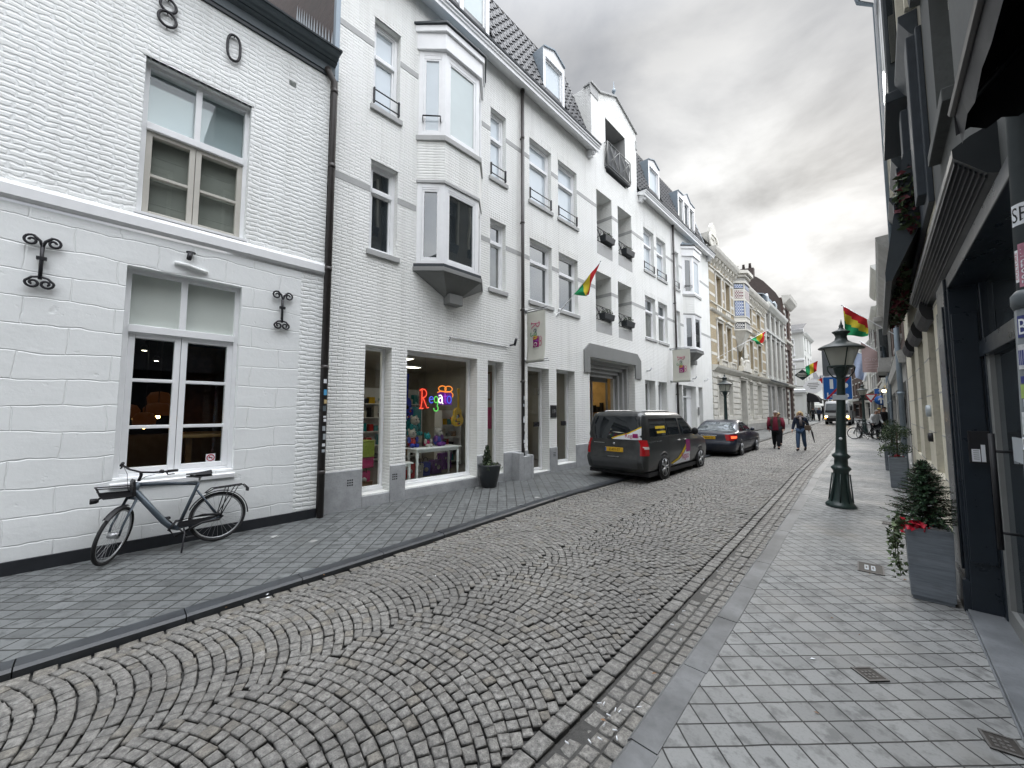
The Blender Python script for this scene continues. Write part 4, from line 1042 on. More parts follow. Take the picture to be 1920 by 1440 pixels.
# ------------------------------------------------------------------ ground floor glazing of B and what stands behind it
XB = -7.1
def shopwin(a, b, z0, z1, label=None, glass='glassshop', low=.09, rec=.28, fw=.06):
    f = MB(); rect_frame(f, a, b, z0, z1, fw, -rec - .09, -rec, wb=low); f.ub(a, b, -rec - .09, -rec + .03, z0, z0 + low * .55)
    fo = f.build('shop_window', M['white'], B, bevel=.006, label=label)
    g_ = MB(); g_.quad((a + fw - .01, rec + .05, z0 + low - .01), (b - fw + .01, rec + .05, z0 + low - .01), (b - fw + .01, rec + .05, z1 - fw + .01), (a + fw - .01, rec + .05, z1 - fw + .01))
    g_.build('pane', M[glass], fo); return fo
shopwin(3.36, 3.92, .22, 3.08); shopwin(4.27, 6.22, .22, 3.08, 'large shop display window'); shopwin(6.57, 7.13, .22, 3.08)
def glassdoor(a, b, z0, z1, label=None):
    f = MB(); rect_frame(f, a, b, z0, z1, .07, -.37, -.28, wb=.07)
    fo = f.build('glass_door', M['white'], B, bevel=.006, label=label)
    g_ = MB(); g_.quad((a + .06, .33, z0 + .06), (b - .06, .33, z0 + .06), (b - .06, .33, z1 - .06), (a + .06, .33, z1 - .06)); g_.build('pane', M['glassshop'], fo)
    s = MB(); s.ub(b - .34, b - .10, -.325, -.30, 1.33, 1.47); s.tube([(b - .3, .30, 1.40), (b - .3, .25, 1.40), (b - .16, .25, 1.40)], .012, 6); s.build('door_handle', M['iron'], fo)
    return fo
dA = glassdoor(8.09, 9.06, .06, 3.05); dB = glassdoor(9.43, 10.42, .18, 3.08)
s = text_mb('15', .3); s.xf(Matrix.Translation((8.86, .318, 2.36))); s.build('house_number', M['greypaint'], dA)
s = MB(); s.ub(9.11, 9.40, .004, .02, 1.60, 1.97); pl = s.build('number_plate', M['black'], B)
s = text_mb('19', .17); s.xf(Matrix.Translation((9.26, -.0225, 1.78))); s.build('house_number', M['steel'], pl)
# plain glazing further along
for a, b in ((15.63, 16.66), (16.98, 17.96)): window(B, a, b, .85, 3.12, rec=.28, pane='panegrey', fw=.08, name='shop_window')
window(B, 19.0, 19.88, .1, 3.1, rec=.28, pane='panegrey', fw=.09, name='shop_window')
window(B, 22.3, 22.95, .1, 3.1, rec=.28, pane='pane', fw=.08, name='shop_window')
f = MB(); rect_frame(f, 19.98, 21.9, .1, 3.1, .08, -.37, -.28); f.ub(20.0, 21.9, -.37, -.27, 2.5, 2.58); f.ub(20.55, 20.62, -.36, -.28, .1, 3.1); f.ub(21.3, 21.88, -.36, -.30, .1, 3.1)
fo = f.build('door', M['white'], B, bevel=.006)
s = MB(); s.quad((20.06, .33, .2), (21.3, .33, .2), (21.3, .33, 3.0), (20.06, .33, 3.0)); s.build('pane', M['panegrey'], fo)
s = MB(); s.ub(22.0, 22.18, .036, .06, 1.55, 2.0); s.build('intercom_panel', M['greypaint'], B)
# shells of the rooms
def room(a, b, d0, d1, z0, z1, mt, floor='roomfloor', front=()):
    r = MB()
    r.quad((a, -d0, z0), (b, -d0, z0), (b, -d1, z0), (a, -d1, z0), 1); r.quad((a, -d1, z0), (b, -d1, z0), (b, -d1, z1), (a, -d1, z1)); r.quad((a, -d0, z1), (a, -d1, z1), (b, -d1, z1), (b, -d0, z1))
    r.quad((a, -d0, z0), (a, -d1, z0), (a, -d1, z1), (a, -d0, z1)); r.quad((b, -d1, z0), (b, -d0, z0), (b, -d0, z1), (b, -d1, z1))
    return r.build('room', [M[mt], M[floor]], B)
room(2.75, 7.5, -.38, -4.6, .22, 3.12, 'roombeige'); room(7.95, 10.8, -.38, -4.0, .06, 3.14, 'roombeige'); room(11.25, 14.72, -.95, -6.5, 0.0, 3.3, 'roomwarm')
M['panel'] = emit('ceiling_panel_light', (1, .93, .78), 9); M['shopbulb'] = emit('shop_bulb', (1, .82, .5), 60)
for i, (u, d) in enumerate(((3.45, 1.2), (3.6, 2.4), (4.75, 1.15), (9.2, 1.6), (5.9, 2.6))):
    s = MB(); s.box(XB - d - .17, XB - d + .17, u - .32, u + .32, 3.05, 3.10, 1); s.quad((XB - d - .15, u - .3, 3.048), (XB - d - .15, u + .3, 3.048), (XB - d + .15, u + .3, 3.048), (XB - d + .15, u - .3, 3.048))
    tag(s.build('ceiling_light', [M['panel'], M['white']]), ('bright ceiling panel light nearest the glass of the narrow left shop window', 'bright ceiling panel light deeper behind the narrow left shop window', 'bright ceiling panel light in the large shop window', 'ceiling panel light behind the glass entrance door', 'ceiling panel light at the back of the gift shop')[i], 'ceiling light', 'panel lights on the shop ceiling')
for i, (u, d, z) in enumerate(((13.5, 1.5, 2.75), (13.8, 2.2, 2.9), (14.2, 2.6, 2.72), (13.9, 3.4, 2.85))):
    s = MB(); s.lathe([(.06, .04), (.06, .12), (.02, .16)], (XB - d, u, z), 10, 0); s.ball((XB - d, u, z + .02), .055, 8, 6, 1); s.tube([(XB - d, u, z + .14), (XB - d, u, 3.3)], .008, 5, 0)
    tag(s.build('ceiling_spot', [M['black'], M['shopbulb']]), ('warm ceiling spotlight nearest to the portal opening', 'highest warm ceiling spotlight seen through the portal', 'right warm ceiling spotlight seen through the portal', 'rearmost warm ceiling spotlight seen through the portal')[i], 'lamp', 'warm spotlights behind the portal')
# portal room: a glass wall, wall shelf with dark bicycles shapes and a sun shaped wall ornament
s = MB(); 
for u in (11.3, 12.95, 14.1): s.ub(u - .03, u + .03, -1.0, -.93, 0, 3.2)
s.ub(11.3, 14.1, -1.0, -.93, 2.95, 3.2); s.build('portal_glazing', M['greypaint'], B)
for k, (zb, col) in enumerate(((1.0, 'wood'), (1.7, 'wood'))):
    o = thing('wall_shelf', ('lower wooden shelf with dark goods in the warm lit shop', 'upper wooden shelf with dark goods in the warm lit shop')[k], 'shelf', (XB - 2.7, 14.7, zb), rad(-90), 'wooden shelves in the warm shop')
    s = MB(); s.box(0, .3, -1.2, 1.4, 0, .04); s.build('board', M['wood'], o)
    s = MB()
    for i in range(14): y = -1.15 + i * .18; s.box(.05, .25, y, y + R.uniform(.06, .15), .041, R.uniform(.15, .5))
    s.split('boxed_goods', M['black'], o)
s = MB()
for k in range(14):
    a = k * math.pi / 7; r1 = .42 if k % 2 else .33
    s.tube([(XB - 2.3 + .14 * math.cos(a), 14.66, 2.42 + .14 * math.sin(a)), (XB - 2.3 + r1 * math.cos(a), 14.66, 2.42 + r1 * math.sin(a))], [.035, .012], 6)
s.lathe([(.02, -.03), (.14, -.02), (.14, .02), (.02, .03)], (XB - 2.3, 14.66, 2.42), 16, axis='y'); tag(s.build('wall_ornament', plain('rust_orange', (.45, .13, .04), .5, .4)), 'orange sun shaped ornament on the wall of the warm lit shop', 'ornament')
# display goods in the gift shop
def table(name, label, u, d, L, Wd, h, mt='white', zb=.22, turned=True):
    o = thing(name, label, 'table', (XB - d, u, zb), 0)
    s = MB(); s.box(-Wd / 2, Wd / 2, -L / 2, L / 2, h - .03, h); s.box(-Wd / 2 + .05, Wd / 2 - .05, -L / 2 + .05, L / 2 - .05, h - .10, h - .032); s.build('table_top', M[mt], o, bevel=.008)
    for x in (-Wd / 2 + .07, Wd / 2 - .07):
        for y in (-L / 2 + .07, L / 2 - .07):
            s = MB()
            if turned: s.lathe([(.018, 0), (.03, .02), (.02, .08), (.032, h * .3), (.022, h * .42), (.036, h * .5), (.028, h * .62), (.034, h * .7), (.034, h - .03)], (x, y, 0), 10)
            else: s.box(x - .025, x + .025, y - .025, y + .025, 0, h - .03)
            s.build('leg', M[mt], o)
    return o
table('display_table', 'white display table with turned legs in the large shop window', 5.48, .72, 1.30, .5, .72); table('side_table', 'low white side table at the left edge of the large shop window', 4.5, .62, .5, .35, .44, turned=False)
def cpl(n, c, v=.25): 
    if n not in M: M[n] = plain(n, c, .5, .4, 0, v, 0, 30)
    return M[n]
cpl('toyblue', (.03, .05, .36)); cpl('toyyellow', (.66, .42, .02)); cpl('toyteal', (.01, .23, .25)); cpl('toyred', (.50, .035, .03)); cpl('toygrey', (.45, .43, .40)); cpl('toypurple', (.12, .02, .20)); cpl('toylime', (.30, .36, .05)); cpl('toypink', (.45, .02, .12))
def guitar(u, d, z, body, label, sc=1):
    o = thing('toy_guitar', label, 'guitar', (XB - d, u, z), rad(90), 'painted guitars hanging in the shop window')
    s = MB(); P = []
    n = 28
    for i in range(n):
        a = 2 * math.pi * i / n; zz = math.sin(a); w_ = .20 * (1 - .22 * math.sin(a)) * (1 - .28 * math.exp(-((zz - .25) / .28) ** 2))
        P.append((w_ * math.cos(a) * sc, .29 * zz * sc))
    s.prism(P, -.05, .05); s.build('body', M[body], o, bevel=.008)
    s = MB(); s.lathe([(.055 * sc, -.053), (.055 * sc, -.051)], (0, 0, .03), 14, axis='y'); s.box(-.06 * sc, .06 * sc, -.056, -.05, -.15 * sc, -.13 * sc); s.build('sound_hole', M['black'], o)
    s = MB(); s.box(-.025, .025, -.062, -.03, .1 * sc, .72 * sc); s.prism([(-.035, .72 * sc), (.035, .72 * sc), (.045, .88 * sc), (-.045, .88 * sc)], -.055, -.03); s.build('neck', M[body], o)
    s = MB()
    for k in range(9): a = R.uniform(0, 6.28); r_ = R.uniform(.08, .15) * sc; s.lathe([(.026, -.0545), (.026, -.0515)], (r_ * math.cos(a), 0, -.08 * sc + r_ * math.sin(a)), 10, R.randrange(3), axis='y')
    s.build('painted_dots', [M['toyteal'], M['toyred'], M['toygrey']], o)
guitar(4.95, 1.15, 1.86, 'toyblue', 'blue toy guitar with painted dots hanging at the left of the large shop window', .95); guitar(6.28, .85, 1.64, 'toyyellow', 'yellow toy guitar hanging at the right of the large shop window', .85)
def plush(u, d, z, sc, mats, label):
    o = thing('plush_toy', label, 'toy', (XB - d, u, z), rad(90 + R.uniform(-25, 25)), 'stuffed toys on the display table')
    s = MB(); s.ball((0, 0, .16 * sc), .13 * sc, 14, 10, 0, (1, .9, 1.2)); s.build('body', M[mats[0]], o)
    s = MB(); s.ball((0, -.03, .40 * sc), .12 * sc, 14, 10)
    for x in (-.09, .09): s.ball((x * sc, 0, .50 * sc), .045 * sc, 8, 6, 0, (1, .5, 1.2))
    s.ball((0, -.14 * sc, .37 * sc), .05 * sc, 8, 6); s.build('head', M[mats[1]], o)
    s = MB()
    for x in (-.05, .05): s.ball((x * sc, -.135 * sc, .43 * sc), .018 * sc, 8, 6)
    s.build('eyes', M['black'], o)
    for x in (-1, 1):
        s = MB(); s.ball((x * .14 * sc, -.05, .22 * sc), .06 * sc, 10, 8, 0, (1, 1, 1.6)); s.build('arm', M[mats[2]], o)
        s = MB(); s.ball((x * .08 * sc, -.14 * sc, .06 * sc), .065 * sc, 10, 8, 0, (1, 1.6, 1)); s.build('leg', M[mats[2]], o)
plush(5.0, .95, .94, .8, ('toyred', 'toygrey', 'toyblue'), 'red plush toy with pale head at the left end of the display table'); plush(5.32, .8, .94, .62, ('toypink', 'toyteal', 'toygrey'), 'small pink plush toy with teal head on the display table')
plush(5.66, .85, .94, .85, ('toyblue', 'toygrey', 'toypurple'), 'tall blue plush toy in the middle of the display table'); plush(5.15, 1.1, 1.2, .9, ('toyteal', 'toygrey', 'toyteal'), 'teal plush toy with pale head behind the other toys')
s = MB(); s.box(XB - 1.42, XB - 1.40, 5.15, 5.55, 1.2, 1.9)
for k in range(5): s.lathe([(.05, 1.40 - 2.8 + 0), (.05, .012)], (0, 0, 0), 3) if 0 else None
tag(s.build('painting', M['toyteal']), 'teal painted canvas standing behind the plush toys', 'painting')
def bag(u, d, sc, mt, label, strap='black'):
    o = thing('gift_bag', label, 'bag', (XB - d, u, .22), rad(90 + R.uniform(-20, 20)), 'bags and boxes on the shop window floor')
    s = MB(); s.plan([(-.15 * sc, -.08 * sc), (.15 * sc, -.08 * sc), (.15 * sc, .08 * sc), (-.15 * sc, .08 * sc)], 0, .36 * sc, 0, [(-.17 * sc, -.09 * sc), (.17 * sc, -.09 * sc), (.17 * sc, .09 * sc), (-.17 * sc, .09 * sc)]); s.build('body', M[mt], o, bevel=.012)
    s = MB(); s.tube([(-.08 * sc, -.09 * sc, .33 * sc)] + [(.08 * sc * -math.cos(a), -.09 * sc, .36 * sc + .14 * sc * math.sin(a)) for a in [i * math.pi / 8 for i in range(9)]] + [(.08 * sc, -.09 * sc, .33 * sc)], .007, 6); s.build('handle', M[strap], o)
    s = MB(); s.lathe([(.06 * sc, -.001), (.06 * sc, .001)], (.03, -.088 * sc, .17 * sc), 12, axis='y'); s.lathe([(.03 * sc, -.002), (.03 * sc, .002)], (-.07 * sc, -.088 * sc, .25 * sc), 10, axis='y'); s.build('patch', M['toygrey'], o)
bag(4.95, 1.0, .95, 'toyred', 'red gift bag under the display table at the left'); bag(5.15, .95, .9, 'toygrey', 'pale gift bag under the display table beside the red one'); bag(5.42, 1.05, .9, 'toyblue', 'blue gift bag under the display table'); bag(5.8, 1.1, .95, 'toypurple', 'purple gift bag under the right end of the display table'); bag(6.45, 1.6, 1.2, 'toypurple', 'dark purple bag standing at the right behind the display table')
bag(3.72, .75, .9, 'toypink', 'pink bag low in the narrow left shop window'); 
for i, (u, d, z, w_, h, mt, lb) in enumerate(((3.75, .8, .84, .34, .34, 'toylime', 'lime green box on the crate stack in the narrow shop window'), (3.72, .8, .62, .36, .2, 'toypink', 'magenta crate under the lime green box'), (3.72, .8, .224, .34, .12, 'wood', 'wooden crate on the floor of the narrow shop window'))):
    o = thing('display_box', lb, 'box', (XB - d, u, z), 0, 'boxes in the narrow shop window')
    s = MB(); s.box(-w_ / 2, w_ / 2, -w_ / 2, w_ / 2, 0, h - .02); s.build('body', M[mt], o, bevel=.01)
    s = MB(); s.box(-w_ / 2 - .01, w_ / 2 + .01, -w_ / 2 - .01, w_ / 2 + .01, h - .018, h - .004); s.build('lid', M[mt], o)
# shelves with goods along the back walls
def rack(u, d, L, h, zb, n, label, mt='white'):
    o = thing('shelf_unit', label, 'shelf', (XB - d, u, zb), 0, 'shelf units in the gift shop')
    s = MB(); s.box(-.18, -.15, -L / 2, L / 2, 0, h); s.box(-.15, .18, -L / 2, -L / 2 + .03, 0, h); s.box(-.15, .18, L / 2 - .03, L / 2, 0, h); s.build('frame', M[mt], o)
    for k in range(n):
        z_ = .1 + k * (h - .2) / n; s = MB(); s.box(-.15, .17, -L / 2 + .03, L / 2 - .03, z_, z_ + .025); s.build('shelf_board', M[mt], o)
        y = -L / 2 + .08; s = MB()
        while y < L / 2 - .15:
            w_ = R.uniform(.06, .2); hh = R.uniform(.08, (h - .2) / n - .06); s.box(-.08, .1, y, y + w_, z_ + .026, z_ + .026 + hh, R.randrange(7)); y += w_ + R.uniform(.01, .1)
        s.split('boxed_goods', [M[x] for x in ('toygrey', 'toyteal', 'wood', 'black', 'toyred', 'creampaint', 'toyyellow')], o)
rack(5.6, 4.2, 3.4, 2.3, .22, 5, 'long white shelf unit along the back wall of the gift shop'); rack(3.3, 4.2, .9, 2.3, .22, 5, 'narrow white shelf unit behind the left shop window'); rack(7.0, 2.2, .7, 1.6, .22, 4, 'short white shelf unit at the right of the gift shop'); rack(9.2, 3.2, 2.0, 2.2, .06, 5, 'white shelf unit behind the glass entrance doors')
for (u, z, w_, h, mt, lb) in ((7.42, 2.1, .30, .8, 'wood', 'framed print on the side wall behind the narrow right shop window'), (7.42, 1.3, .3, .6, 'toypink', 'magenta picture below the framed print')):
    s = MB(); s.box(XB - 1.2, XB - 1.2 + w_ * 1.4, u, u + .03, z, z + h); s.box(XB - 1.16, XB - 1.24 + w_ * 1.4, u - .004, u, z + .05, z + h - .05, 1); tag(s.build('framed_picture', [M[mt], M['toygrey'] if mt == 'wood' else M[mt]]), lb, 'picture')
# neon lettering hung behind the glass (strokes traced in a 1 x 1 cell)
M['neonred'] = emit('neon_red', (1, .10, .05), 1.3, (.4, .02, .02)); M['neonblue'] = emit('neon_blue', (.10, .15, 1), .9, (.02, .03, .3)); M['neongreen'] = emit('neon_green', (.14, .7, .12), 1.1, (.03, .2, .03)); M['neonwhite'] = emit('neon_white', (1, .95, .85), 1.8, (.6, .6, .6)); M['neonpurple'] = emit('neon_purple', (.45, .05, .7), .8, (.2, .02, .3)); M['neonorange'] = emit('neon_orange', (1, .3, .05), 1.1, (.4, .1, .02)); M['purplebox'] = emit('purple_box', (.25, .03, .45), .25, (.12, .02, .25))
def arc(cx, cz, rx, rz_, a0, a1, n=14): return [(cx + rx * math.cos(rad(a0 + (a1 - a0) * i / n)), cz + rz_ * math.sin(rad(a0 + (a1 - a0) * i / n))) for i in range(n + 1)]
STROKES = {
 'R': [[(.0, -.22), (.05, .0), (.05, .5), (.0, .52)], [(-.06, .48), (.05, .55)] + arc(.10, .37, .17, .17, 80, -80), [(.10, .20), (.30, -.22), (.38, -.20)], [(-.06, -.24), (.12, -.24)]],
 'e': [[(.42, .12), (.60, .15)] + arc(.51, .12, .10, .13, 10, 315)],
 'g': [arc(.74, .13, .09, .13, 0, 360, 20), [(.83, .22), (.835, -.02)] + arc(.74, -.24, .11, .11, 60, -190)],
 'a': [arc(.96, .10, .09, .10, 0, 360, 18), [(.89, .30), (.98, .32), (1.05, .24), (1.055, .0), (1.10, -.04)]],
 't': [[(1.20, .40), (1.20, .04), (1.26, -.02)], [(1.13, .27), (1.30, .29)]],
 'o': [arc(1.42, .14, .11, .15, 0, 360, 20)],
}
def regato(par, M_, r, mats, box=True, d=0.0):
    for ch, mt in zip('Regato', mats):
        s = MB()
        for st in STROKES[ch]: s.tube([(x, -d, z_) for x, z_ in st], r, 6)
        s.xf(M_); s.build('letter', M[mt], par)
sg = thing('neon_sign', 'glowing multicoloured Regato lettering with a gift box hanging behind the large shop window', 'sign', (XB - .40, 0, 0), rad(90))
T_ = Matrix.Translation((4.88, 0, 1.99)) @ Matrix.Scale(.56, 4)
regato(sg, T_, .023, ('neonred', 'neonblue', 'neongreen', 'neonwhite', 'neonpurple', 'neonblue'))
s = MB(); s.box(.86, 1.58, .03, .06, -.08, .46); s.xf(T_); s.build('gift_box', M['purplebox'], sg)
s = MB()
for a in ([(1.22, 0, .46)] + [(1.22 + .2 * math.cos(rad(b)) - .16, 0, .60 + .12 * math.sin(rad(b))) for b in range(-30, 300, 25)] + [(1.22, 0, .46)], [(1.22, 0, .46)] + [(1.22 + .16 - .2 * math.cos(rad(b)), 0, .60 + .12 * math.sin(rad(b))) for b in range(-30, 300, 25)] + [(1.22, 0, .46)], [(.8, 0, .43), (1.0, 0, .50), (1.22, 0, .46), (1.5, 0, .48), (1.62, 0, .38), (1.6, 0, .25)]): s.tube(a, .024, 6)
s.xf(T_); s.build('ribbon', M['neonorange'], sg)
s = MB(); s.box(-.04, .30, .03, .05, -.26, .58); s.xf(T_); s.build('red_backing', emit('red_back', (.5, .01, .01), .12, (.2, .01, .01)), sg)
s = MB()
for u in (4.98, 5.6): s.tube([(u, 0, 2.25), (u, 0, 3.05)], .003, 4)
s.build('hanging_wire', M['black'], sg)
# fabric banners on brackets
M['cloth'] = plain('banner_cloth', (.56, .56, .50), .85, .1, 0, .06, .1, 3)
def banner(y, z0, z1, w0, w1, label):
    o = thing('shop_banner', label, 'banner', (XB, y, 0), 0, 'shop banners hanging over the pavement')
    s = MB(); fl = lambda a, b: (w0 + (w1 - w0) * a, .02 + .02 * math.sin(a * 5 + b * 3) * (1 - b) - .05 * (1 - b) ** 6 * (1 if b < .4 else 0), z0 + (z1 - z0) * b)
    s.grid(fl, 10, 18); co = s.build('cloth', M['cloth'], o); 
    mod = co.modifiers.new('thick', 'SOLIDIFY'); mod.thickness = .006
    for i, zz in enumerate((z1, z0)):
        s = MB(); s.tube([(-.02, .02, zz + .06), (w1 + .08, .02, zz + .06)], .016, 8); s.tube([(0, .02, zz - .0), (w1 + .12, .02, zz - .0)], .012, 8)
        s.lathe([(.05, -.03), (.05, .02)], (.0, .02, zz + .06), 10, axis='x'); s.tube([(.03, .02, zz + .06), (.05, .02, zz - .02), (.09, .02, zz - .01), (.08, .02, zz + .05)], .008, 6); s.build('bracket', M['steel'], o)
    # lettering runs downwards: letter x axis -> down
    h = z1 - z0; sc = h * .42
    Q = Matrix(((0, 0, .62 * sc * 1.0, w0 + (w1 - w0) * .42), (0, 1, 0, 0), (-.62 * sc * 1.15, 0, 0, z1 - h * .24), (0, 0, 0, 1)))
    for side in (-1, 1):
        for ch, mt in zip('Regato', ('rubyt', 'slateblue', 'leafg', 'yellow', 'toypurple', 'toygrey')):
            s = MB()
            for st in STROKES[ch]:
                s.tube([(x, 0, z_) for x, z_ in st], .026, 5)
            s.xf(Matrix.Translation((0, side * .004, 0)) @ Q)
            s.v = [(x, (y_ - 0) * .15 + (-.012 if side < 0 else .05), z_) for x, y_, z_ in s.v]
            s.build('letter', M[mt], o)
        s = MB(); s.box(.88, 1.60, -.01, .01, -.10, .46); s.xf(Q); s.v = [(x, -.006 + .0 if side < 0 else .046, z_) for x, y_, z_ in s.v]; s.f = s.f[2:3] if side < 0 else s.f[4:5]; s.mi = s.mi[:1]; s.sm = s.sm[:1]; s.build('gift_box', M['magenta'], o)
        s = MB()
        for a in ([(1.22 - .12 + .17 * math.cos(rad(b)), 0, .62 + .12 * math.sin(rad(b))) for b in range(-40, 300, 30)], [(1.22 + .14 + .17 * math.cos(rad(b)), 0, .60 + .12 * math.sin(rad(b))) for b in range(-120, 220, 30)]): s.tube(a, .018, 5)
        s.xf(Q); s.v = [(x, y_ * .15 + (-.010 if side < 0 else .05), z_) for x, y_, z_ in s.v]; s.build('ribbon', M['toypink'], o)
cpl('magenta', (.26, .015, .14)); cpl('rubyt', (.42, .02, .12)); cpl('leafg', (.10, .28, .12))
banner(8.0, 3.14, 4.56, .05, .70, 'pale Regato banner on metal brackets beside the brown downpipe, nearest to the camera'); banner(18.4, 3.15, 4.7, .12, .92, 'pale Regato banner further up the street beside the second downpipe')
# flags
def flag(name_lbl, base, tip, cols, size, grp=None, drop=1.0, fly_stripes=False, short=0, sw=.06, polemat='white', twist=0, cat='flag', swing=(0, 0)):
    o = thing('flag', name_lbl, cat, base, 0, grp)
    b = Vector((0, 0, 0)); t = Vector(tip) - Vector(base); L = t.length; d = t.normalized()
    s = MB(); s.tube([b, t], [.014, .010], 8); s.ball(t, .022, 8, 6); s.tube([b - d * .05, b + d * .12], .024, 8); s.build('pole', M[polemat], o)
    n = len(cols); s = MB(); ph = R.uniform(0, 6)
    hoist = size[0]; fly = size[1]
    def fn(a, q):            # a along the hoist from the tip, q down the fly
        p = t - d * (.04 + a * hoist)
        sag = Vector((swing[0] * q, swing[1] * q, -1)).normalized() * fly * q * (1 - short * a)
        side = d.cross(Vector((0, 0, 1))).normalized()
        gather = -d * 0
        wv = side * (math.sin(a * 9 + q * 5 + ph) * sw * (.3 + q)) + d * (math.sin(q * 4 + a * 6 + ph) * sw * .5 * q) + d * (a - .5) * hoist * drop * q
        return p + sag + wv
    nu = 6 * n
    vs = [fn(i / nu, j / 12) for j in range(13) for i in range(nu + 1)]
    w_ = nu + 1
    for j in range(12):
        for i in range(nu): s.add([vs[j * w_ + i], vs[j * w_ + i + 1], vs[(j + 1) * w_ + i + 1], vs[(j + 1) * w_ + i]], [(0, 1, 2, 3)], int(i / 6) if not fly_stripes else min(n - 1, max(0, int(n * (j / 12 + .12 - .30 * i / nu + .05)))), True)
    s.build('cloth', [M[c] for c in cols], o)
    return o
M['flagred'] = plain('flag_red', (.50, .03, .035), .8, .1, 0, .1); M['flagyellow'] = plain('flag_yellow', (.62, .50, .05), .8, .1, 0, .1); M['flaggreen'] = plain('flag_green', (.03, .30, .12), .8, .1, 0, .1)
flag('red yellow green flag drooping from the long white building beside the nearest banner', (XB + .04, 9.45, 4.76), (XB + 1.58, 9.45, 6.04), ('flagred', 'flagyellow', 'flaggreen'), (1.15, .48), 'red yellow green carnival flags', drop=.9, sw=.05)
# ------------------------------------------------------------------ houses further up the left side
def bands(mb, u0, u1, zs, h, ops, d=.012, mi=0):
    for zb in zs:
        sk = sorted([o for o in ops if o[2] < zb + h / 2 and o[3] > zb - h / 2]); u = u0
        for a, b in [(o[0], o[1]) for o in sk] + [(u1, u1)]:
            if a - u > .03: mb.ub(u, a, -.03, d, zb - h / 2, zb + h / 2, mi)
            u = max(u, b)
def surround(mb, a, b, z0, z1, w=.14, d=.06, mi=0, hood=True):
    mb.ub(a - w, a - .002, 0, d, z0 - .1, z1 + w, mi); mb.ub(b + .002, b + w, 0, d, z0 - .1, z1 + w, mi); mb.ub(a - .002, b + .002, 0, d * 1.02, z1 + .002, z1 + w, mi)
    if hood: mb.ub(a - w - .06, b + w + .06, 0, d + .10, z1 + w + .01, z1 + w + .10, mi); mb.prism([(a - .05, z1 + w + .11), (b + .05, z1 + w + .11), ((a + b) / 2, z1 + w + .26)], -.10, 0, mi)
Cb = building('ornate_townhouse', 'ornate yellow brick townhouse with white stone bands, tiled corner oriel and rusticated ground floor', -7.1)
cw = [(26.1, 27.25), (28.1, 29.25)]; cw2 = [(34.35, 35.55), (37.2, 38.6)]
ops = [(a, b, 8.62, 10.42, .25) for a, b in cw] + [(a, b, 4.95, 7.40, .25) for a, b in cw] + [(a, b, 8.80, 9.98, .25) for a, b in cw2] + [(a, b, 4.95, 7.30, .25) for a, b in cw2] + [(30.75, 32.1, 4.95, 7.2, .3)]
m = MB(); wall(m, UEND + .02, 40.4, 4.3, 11.0, ops); m.build('wall', M['yellowbrick'], Cb)
m = MB(); bands(m, UEND + .03, 40.4, (5.3, 6.1, 6.95, 9.0, 9.75, 10.5), .17, [(a - .15, b + .15, c - .1, d_ + .15) for a, b, c, d_, _ in ops]); m.build('stone_band', M['sandstone'], Cb)
gops = [(25.7, 26.7, 1.5, 3.7, .3), (27.9, 28.9, 1.5, 3.7, .3), (31.0, 32.7, .3, 4.0, .5), (33.6, 34.7, 1.4, 3.86, .3), (36.3, 37.8, 1.4, 3.86, .3)]
m = MB(); wall(m, UEND + .02, 40.4, 0, 4.3, gops)
zz = .95
for k in range(9):
    bands(m, UEND + .03, 40.39, (zz,), .30, [(a - .05, b + .05, c, d_) for a, b, c, d_, _ in gops], .05); zz += .38
m.build('rusticated_wall', M['sandstone'], Cb, bevel=.015)
m = MB(); bands(m, UEND + .03, 40.39, (.55,), .5, gops, .07); m.build('plinth', M['greystone'], Cb)
m = MB()
for a, b, c, d_, _ in ops[:-1]: surround(m, a, b, c, d_)
for a, b, c, d_, _ in gops: surround(m, a, b, c, d_, .12, .08)
m.build('window_surround', M['sandstone'], Cb)
m = MB(); m.prof([(0, 4.2), (.12, 4.25), (.30, 4.42), (.34, 4.55), (0, 4.6)], UEND + .05, 40.39); m.prof([(0, 7.9), (.1, 7.95), (.16, 8.05), (0, 8.1)], UEND + .05, 40.39)
m.prof([(0, 8.42), (.08, 8.44), (.08, 8.5), (0, 8.52)], UEND + .05, 40.39)
m.build('string_course', M['sandstone'], Cb)
m = MB()
for a, b in cw + cw2 + [(30.75, 32.1)]:
    for z0 in (4.62,): 
        for k in range(6): u = a + (k + .5) * (b - a) / 6; m.lathe([(.05, z0), (.035, z0 + .06), (.055, z0 + .14), (.03, z0 + .26), (.05, z0 + .3)], (u, -.18, 0), 8)
        m.ub(a - .1, b + .1, .1, .28, z0 + .3, z0 + .38); m.ub(a - .12, a - .02, .1, .28, z0, z0 + .3); m.ub(b + .02, b + .12, .1, .28, z0, z0 + .3)
    for k in range(3): u = a + k * (b - a) / 3 + .06; m.ub(u, u + (b - a) / 3 - .12, 0, .05, 8.14, 8.38)
m.split('balustrade', M['sandstone'], Cb)
for a, b, c, d_, _ in ops[:4]: window(Cb, a, b, c, d_, rec=.22, trans=c + (d_ - c) * .7, pane='panegrey', fw=.09)
for a, b, c, d_, _ in ops[4:8]: window(Cb, a, b, c, d_, rec=.22, trans=c + (d_ - c) * .7, pane='panegrey', fw=.09)
for i, (a, b, c, d_, _) in enumerate(gops):
    if i == 2: continue
    window(Cb, a, b, c, d_, rec=.26, trans=c + (d_ - c) * .7, pane='panegrey', fw=.09)
m = MB(); m.ub(31.0, 32.7, -.56, -.44, .3, 4.0); dr = m.build('door', M['greypaint'], Cb)
m = MB()
for k in range(2):
    for z0, z1 in ((.5, 1.3), (1.5, 2.9)): m.ub(31.12 + k * .8, 31.78 + k * .8, -.45, -.42, z0, z1)
